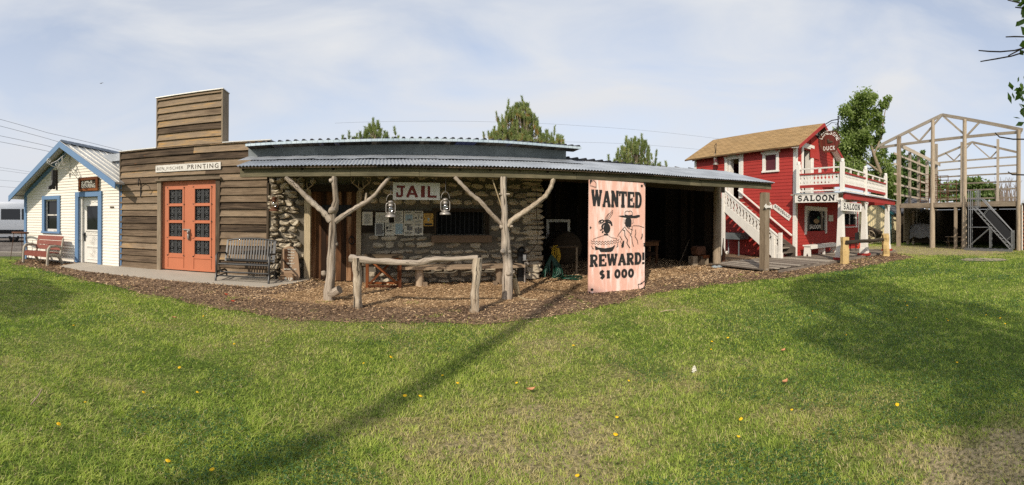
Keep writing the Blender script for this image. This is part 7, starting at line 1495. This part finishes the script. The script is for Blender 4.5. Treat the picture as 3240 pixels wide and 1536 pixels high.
# ---------------------------------------------------------------- scattered wood chips
def pick(n, rmin, rmax, power, seed):
    r_ = np.random.default_rng(seed); u = r_.uniform(size=n); e = 2 - power; r = (rmin ** e + u * (rmax ** e - rmin ** e)) ** (1 / e); az = r_.uniform(YAW - 1.285, YAW + 1.285, n); return np.column_stack([r * np.sin(az), r * np.cos(az)]), r
P, r = pick(200000, 5.3, 24, 1.55, 3); m = inpoly(P + rng.normal(0, .15, P.shape), mulch_poly) & ~inpoly(P, slab_poly) & ~inpoly(P, walk_poly) & ~((P[:, 1] > 14) | ((P[:, 0] > 11) & (P[:, 1] > 11))); P, r = P[m], r[m]; n = len(P)
a = rng.uniform(0, 2 * PI, n); L = rng.uniform(.02, .075, n) * np.clip(r / 9, .8, 1.6); w = rng.uniform(.006, .016, n) * np.clip(r / 8, .8, 1.8); d = np.column_stack([np.cos(a), np.sin(a), rng.normal(0, .22, n)]); s = np.column_stack([-np.sin(a), np.cos(a), rng.normal(0, .35, n)])
B = np.column_stack([P, .012 + rng.uniform(0, .022, n) + .085 * np.clip(1 - slabdist(P) / .48, 0, 1)]); h = d * L[:, None] / 2; k = s * w[:, None] / 2; vs = np.stack([B - h - k, B - h * .9 + k, B + h + k * .8, B + h * .9 - k], 1).reshape(-1, 3)
fresh = np.clip((P[:, 1] - 7.2) / .6, 0, 1) * np.clip((P[:, 0] + 4) / 1.2, 0, 1); tint = np.clip(rng.beta(1.1, 2.0, n) * (1 - .35 * fresh) + .42 * fresh + .25 * (vnoise(P, .8, 7) - .5), 0, 1)
nt = NT('loose_wood_chips'); CH = nt.done(nt.ramp(nt.tint(), [(0, (.045, .027, .017)), (.3, (.20, .125, .078)), (.6, (.48, .315, .17)), (1, (.72, .54, .34))]), .9, 0, .15)
o = np_mesh('wood_chips', vs, 4, [(0, 1, 2, 3)], tint, CH); o['kind'] = 'stuff'
# ---------------------------------------------------------------- grass
def grass(N, rmin, rmax, seed):
    P, r = pick(N, rmin, rmax, 1.6, seed); rs = np.random.default_rng(seed + 50); ins = inpoly(P, mulch_poly); fz = inpoly(P + rs.normal(0, .16, P.shape), mulch_poly)
    m = ~fz & ~inpoly(P, slab_poly) & ~inpoly(P, walk_poly) & ~((P[:, 0] < -10) & (P[:, 1] > 9.6)) & ~((P[:, 1] > 9.9) & (P[:, 0] < 22)) & ~((P[:, 0] > 24.2 + .32 * (P[:, 1] - .25)) & (P[:, 1] < 8.3)); tuft = ins & (vnoise(P, .35, 21) > .84) & (P[:, 1] < 8.2) & (rs.uniform(size=len(P)) < .5) & ~inpoly(P, slab_poly) & ~inpoly(P, walk_poly)
    D = dryness(P); keep = (rs.uniform(size=len(P)) > np.clip((D - .62) * 1.8, 0, .9)) & (rs.uniform(size=len(P)) < .25 + 1.3 * vnoise(P, .055, 71)); m = (m & keep) | tuft; return P[m], r[m], D[m]
P, r, D = grass(900000, 2.2, 34, 5); n = len(P); lush = vnoise(P, .9, 31)
tuft_ = np.clip((vnoise(P, .28, 33) - .72) * 4, 0, 1); cl_ = vnoise(P, .05, 72); h = rng.uniform(.010, .036, n) * (.35 + .5 * lush + .8 * tuft_ + .6 * cl_) * (1 - .4 * D) * np.clip(.9 + r / 40, 1, 1.4); w = np.maximum(.0042, r * .00105) * rng.uniform(.7, 1.3, n)
a = rng.uniform(0, 2 * PI, n); wind = vnoise(P, .6, 41) * 9; lean = rng.uniform(.5, 2.6, n) * h; ld = np.column_stack([np.cos(a), np.sin(a), np.zeros(n)]) + np.column_stack([np.cos(wind), np.sin(wind), np.zeros(n)]) * .15; sd = np.column_stack([-ld[:, 1], ld[:, 0], np.zeros(n)]); sd = sd / (np.linalg.norm(sd, axis=1, keepdims=True) + 1e-6)
B = np.column_stack([P, np.zeros(n)]); mid = B + ld * (lean * .3)[:, None] + np.column_stack([np.zeros(n), np.zeros(n), h * .62]); tip = B + ld * lean[:, None] + np.column_stack([np.zeros(n), np.zeros(n), h * .95]); s = sd * (w / 2)[:, None]
vs = np.stack([B - s, B + s, mid + s * .8, mid - s * .8, tip], 1).reshape(-1, 3)
straw = rng.uniform(size=n) < (.07 + .66 * np.clip(D - .12, 0, 1)) * np.clip(2.0 * vnoise(P, .07, 74), .2, 1.6); tint = np.where(straw, rng.uniform(.72, 1.0, n), np.clip(.14 + .52 * rng.beta(1.4, 1.4, n) + .16 * (lush - .4) + .12 * tuft_ + .2 * D + .3 * (vnoise(P, .16, 35) - .5) + .25 * (vnoise(P, 1.2, 36) - .5) + .55 * (cl_ - .5) + .3 * (vnoise(P, .022, 73) - .5), 0, .71))
GR = leafm('grass_blades', [(0, (.08, .155, .024)), (.25, (.222, .332, .046)), (.5, (.395, .495, .082)), (.70, (.53, .60, .13)), (.78, (.56, .48, .20)), (1, (.72, .60, .36))], .45)
o = np_mesh('lawn_grass', vs, 5, [(0, 1, 2, 3), (3, 2, 4)], tint, GR); o['kind'] = 'stuff'
P, r = pick(170000, 2.2, 22, 1.6, 77); az = np.arctan2(P[:, 0], P[:, 1]); cm = vnoise(P, 1.3, 61) + .25 * (vnoise(P, .35, 62) - .5) + .3 * np.clip((az - .45) / .5, 0, 1) - .12; m = ~inpoly(P, mulch_poly) & ~inpoly(P, slab_poly) & ~inpoly(P, walk_poly) & (cm > .66) & (P[:, 1] < 9) & (dryness(P) < .6); P, r = P[m], r[m]; n = len(P)
a = rng.uniform(0, 2 * PI, n); R_ = rng.uniform(.004, .009, n) * np.clip(r / 4.5, 1, 3); C = np.column_stack([P, rng.uniform(.02, .05, n)]); tl = rng.normal(0, .3, (n, 2)); U = np.column_stack([np.cos(a), np.sin(a), tl[:, 0]]) * R_[:, None]; W2 = np.column_stack([-np.sin(a), np.cos(a), tl[:, 1]]) * R_[:, None]
vs = np.stack([C - U, C - W2 * .8 - U * .2, C + U - W2 * .5, C + U * 1.1, C + U * .8 + W2 * .6, C + W2 * .9], 1).reshape(-1, 3); CL = leafm('clover_leaves', [(0, (.035, .090, .024)), (.6, (.075, .15, .042)), (1, (.13, .22, .06))], .35)
o = np_mesh('clover', vs, 6, [(0, 1, 2, 3, 4, 5)], rng.uniform(size=n), CL); o['kind'] = 'stuff'
# ---------------------------------------------------------------- small things on the lawn
dl = [(1827, 1514), (2336, 1389), (2345, 1333), (1947, 1383), (1952, 1327), (2838, 1287), (2505, 1303), (2252, 1085), (2303, 1073), (2250, 1110), (1814, 1098), (1989, 1210), (1281, 1259), (1236, 1135), (1400, 1193), (1448, 1218), (1330, 1260), (672, 1495), (531, 1468), (624, 1247), (454, 1248), (568, 1169), (741, 1093), (644, 1004), (233, 1034), (270, 1279), (185, 1350), (2898, 1009), (2870, 970), (2995, 1012), (3120, 1000), (3165, 1010), (3180, 1028), (3000, 1018), (2800, 925), (2583, 962), (2571, 988), (2677, 1064), (3028, 1152), (2843, 953), (1151, 1154), (2433, 930), (1635, 1217), (2864, 958)]
proto = None
for i, (u, v) in enumerate(dl):
    p = onG(u, v, .04)
    if proto is None:
        proto = thing('dandelion', 'small yellow dandelion flower standing in the lawn', 'dandelion', (0, 0, 0), 0, 'dandelions in the lawn'); mb = MB()
        for k in range(26): a = k * 2.4; rr = .003 + .0006 * k; mb.prism([V((math.cos(a) * rr * .3, math.sin(a) * rr * .3, .008)), V((math.cos(a - .2) * rr, math.sin(a - .2) * rr, .006 + .0002 * (26 - k))), V((math.cos(a + .2) * rr, math.sin(a + .2) * rr, .006 + .0002 * (26 - k)))], (0, 0, .003))
        mb.lathe([(.0, -.004), (.008, 0), (.016, .006), (.012, .010), (0, .011)], (0, 0, 0), 10); mb.build('flower', M['flower'], proto); mb = MB(); mb.tube([V((0, 0, -.05)), V((.003, 0, -.02)), V((0, 0, 0))], .002, 4); mb.build('stalk', M['stem'], proto); d_o = proto
    else: d_o = dup(proto)
    d_o.location = (p.x, p.y, .05); sc_ = rnd.uniform(.7, 1.15); d_o.scale = (sc_, sc_, sc_); d_o.rotation_euler = (rnd.uniform(-.5, .1), rnd.uniform(-.3, .3), rnd.uniform(0, 6))
proto2 = None
for i, (u, v, lb) in enumerate(((1680, 1239, 'curled orange dry leaf on the lawn below the forked posts'), (2478, 1114, 'dry brown leaf on the lawn at mid right below the porch end post'), (2484, 1214, 'second dry leaf on the lawn nearest the large tree shade'), (552, 1009, 'small dry leaf on the lawn near the mulch edge'), (717, 935, 'coral red leaf lying on the wood chips before the bench'), (738, 957, 'smaller coral red scrap beside the leaf on the wood chips'))):
    p = onG(u, v, .03); mb = MB(); mb.grid(lambda a, b: p + V(((a - .5) * .085, (b - .5) * .055 * math.sin(PI * min(.98, a + .04)), .012 + .014 * (a - .5) ** 2 * 4 + .012 * (b - .5) ** 2 * 4)), 6, 4); tag(mb.build('fallen_leaf', M['dryleaf'] if i < 4 else M['coral']), lb, 'leaf', 'fallen leaves on the ground')
p = onG(2197, 1178, .02); mb = MB(); mb.grid(lambda a, b: p + V(((a - .5) * .06 + .02 * mnoise.noise(V((a * 4, b * 4, 1))), .03 * mnoise.noise(V((a * 5, b * 5, 2))), b * .075 * (1 - 1.2 * abs(a - .45)))), 8, 6, None, 0, False); tag(mb.build('paper_scrap', M['paper']), 'crumpled white paper scrap on the lawn', 'paper')
for u0, v0, u1, v1, lb in ((98, 1300, 132, 1250, 'thin pale twig on the lawn at far left'), (2090, 996, 2137, 991, 'thin straw on the lawn below the shed'), (1654, 960, 1672, 952, 'pale wood splinter on the chips beside the coiled rope')):
    a, b = onG(u0, v0), onG(u1, v1); mb = MB(); mb.tube([a + Z * .05, a.lerp(b, .5) + Z * .06 + V((.02, 0, 0)), b + Z * .05], .006, 5); tag(mb.build('twig', M['plank']), lb, 'twig')
p = onG(3112, 823); sheet('dirt_patch', [(p.x + (.8 + .25 * mnoise.noise(V((math.cos(a) * 2, math.sin(a) * 2, 5)))) * math.cos(a), p.y + (.95 + .3 * mnoise.noise(V((math.cos(a) * 2, math.sin(a) * 2, 8)))) * math.sin(a)) for a in [2 * PI * i / 28 for i in range(28)]], .02, paint('bare_sandy_dirt', (.34, .28, .20), .95, .3, scale=9, bump=.8))
p = onG(3221, 793); mb = MB(); mb.blob(p + Z * .08, (.12, .14, .1), 3, 2, .3); tag(mb.build('orange_scrap', M['coral']), 'orange red scrap in the grass at the barn corner', 'scrap')
# ---------------------------------------------------------------- camera, light, sky
cam = bpy.data.cameras.new('Camera'); co = bpy.data.objects.new('Camera', cam); COL.objects.link(co)
cam.type = 'PANO'; cam.panorama_type = 'CENTRAL_CYLINDRICAL'
cam.central_cylindrical_range_u_min = -1620 / R0; cam.central_cylindrical_range_u_max = 1620 / R0
cam.central_cylindrical_range_v_min = -(1536 - H0) / R0; cam.central_cylindrical_range_v_max = H0 / R0
cam.central_cylindrical_radius = 1.0
cam.clip_start = .05; cam.clip_end = 3000
co.matrix_world = Matrix.Translation(EYEP) @ Matrix.Rotation(-YAW, 4, 'Z') @ Matrix.Rotation(PI / 2, 4, 'X') @ Matrix.Rotation(ROLL, 4, 'Z')
sc.camera = co
SUN_EL = math.radians(34); SD = SUNV
sl = bpy.data.lights.new('sun', 'SUN'); sl.energy = 3.3; sl.angle = math.radians(.6); sl.color = (1, .90, .76)
so = bpy.data.objects.new('sun', sl); COL.objects.link(so); so.rotation_euler = SD.to_track_quat('-Z', 'Y').to_euler()
W = bpy.data.worlds.new('World'); sc.world = W; W.use_nodes = True; wt = W.node_tree; wt.nodes.clear()
def wn(ty): return wt.nodes.new('ShaderNode' + ty)
sky = wn('TexSky'); sky.sky_type = 'NISHITA'; sky.sun_disc = False; sky.sun_elevation = SUN_EL; sky.sun_rotation = math.radians(221)
sky.dust_density = 2.0; sky.air_density = 1.0; sky.ozone_density = 1.5; sky.altitude = 800
bg = wn('Background'); wo = wn('OutputWorld'); tc = wn('TexCoord')
mp = wn('Mapping'); mp.inputs['Scale'].default_value = (1.0, 1.6, 4.2); mp.inputs['Rotation'].default_value = (0, .15, .5); wt.links.new(tc.outputs['Generated'], mp.inputs[0])
ns = wn('TexNoise'); ns.inputs['Scale'].default_value = 1.5; ns.inputs['Detail'].default_value = 8; ns.inputs['Roughness'].default_value = .52; ns.inputs['Distortion'].default_value = .5
wt.links.new(mp.outputs[0], ns.inputs[0])
mr = wn('MapRange'); mr.inputs[1].default_value = .36; mr.inputs[2].default_value = .66; mr.inputs[3].default_value = .46; mr.inputs[4].default_value = 1.0; wt.links.new(ns.outputs[0], mr.inputs[0])
mx = wn('Mix'); mx.data_type = 'RGBA'; wt.links.new(mr.outputs[0], mx.inputs[0]); wt.links.new(sky.outputs[0], mx.inputs[6]); mx.inputs[7].default_value = (3.95, 4.03, 4.15, 1)
sx = wn('SeparateXYZ'); wt.links.new(tc.outputs['Generated'], sx.inputs[0]); hz_ = wn('MapRange'); hz_.inputs[1].default_value = 0; hz_.inputs[2].default_value = .42; hz_.inputs[3].default_value = .85; hz_.inputs[4].default_value = 0; wt.links.new(sx.outputs[2], hz_.inputs[0])
m2 = wn('Mix'); m2.data_type = 'RGBA'; wt.links.new(hz_.outputs[0], m2.inputs[0]); wt.links.new(mx.outputs[2], m2.inputs[6]); m2.inputs[7].default_value = (3.55, 3.65, 3.95, 1)
wt.links.new(m2.outputs[2], bg.inputs[0]); bg.inputs[1].default_value = .15; wt.links.new(bg.outputs[0], wo.inputs[0])
sc.view_settings.view_transform = 'Standard'; sc.view_settings.look = 'None'; sc.view_settings.exposure = .42; sc.view_settings.gamma = 1
sc.cycles.max_bounces = 6; sc.cycles.transparent_max_bounces = 8; sc.cycles.use_denoising = False; sc.cycles.use_adaptive_sampling = False; sc.cycles.sample_clamp_indirect = 4
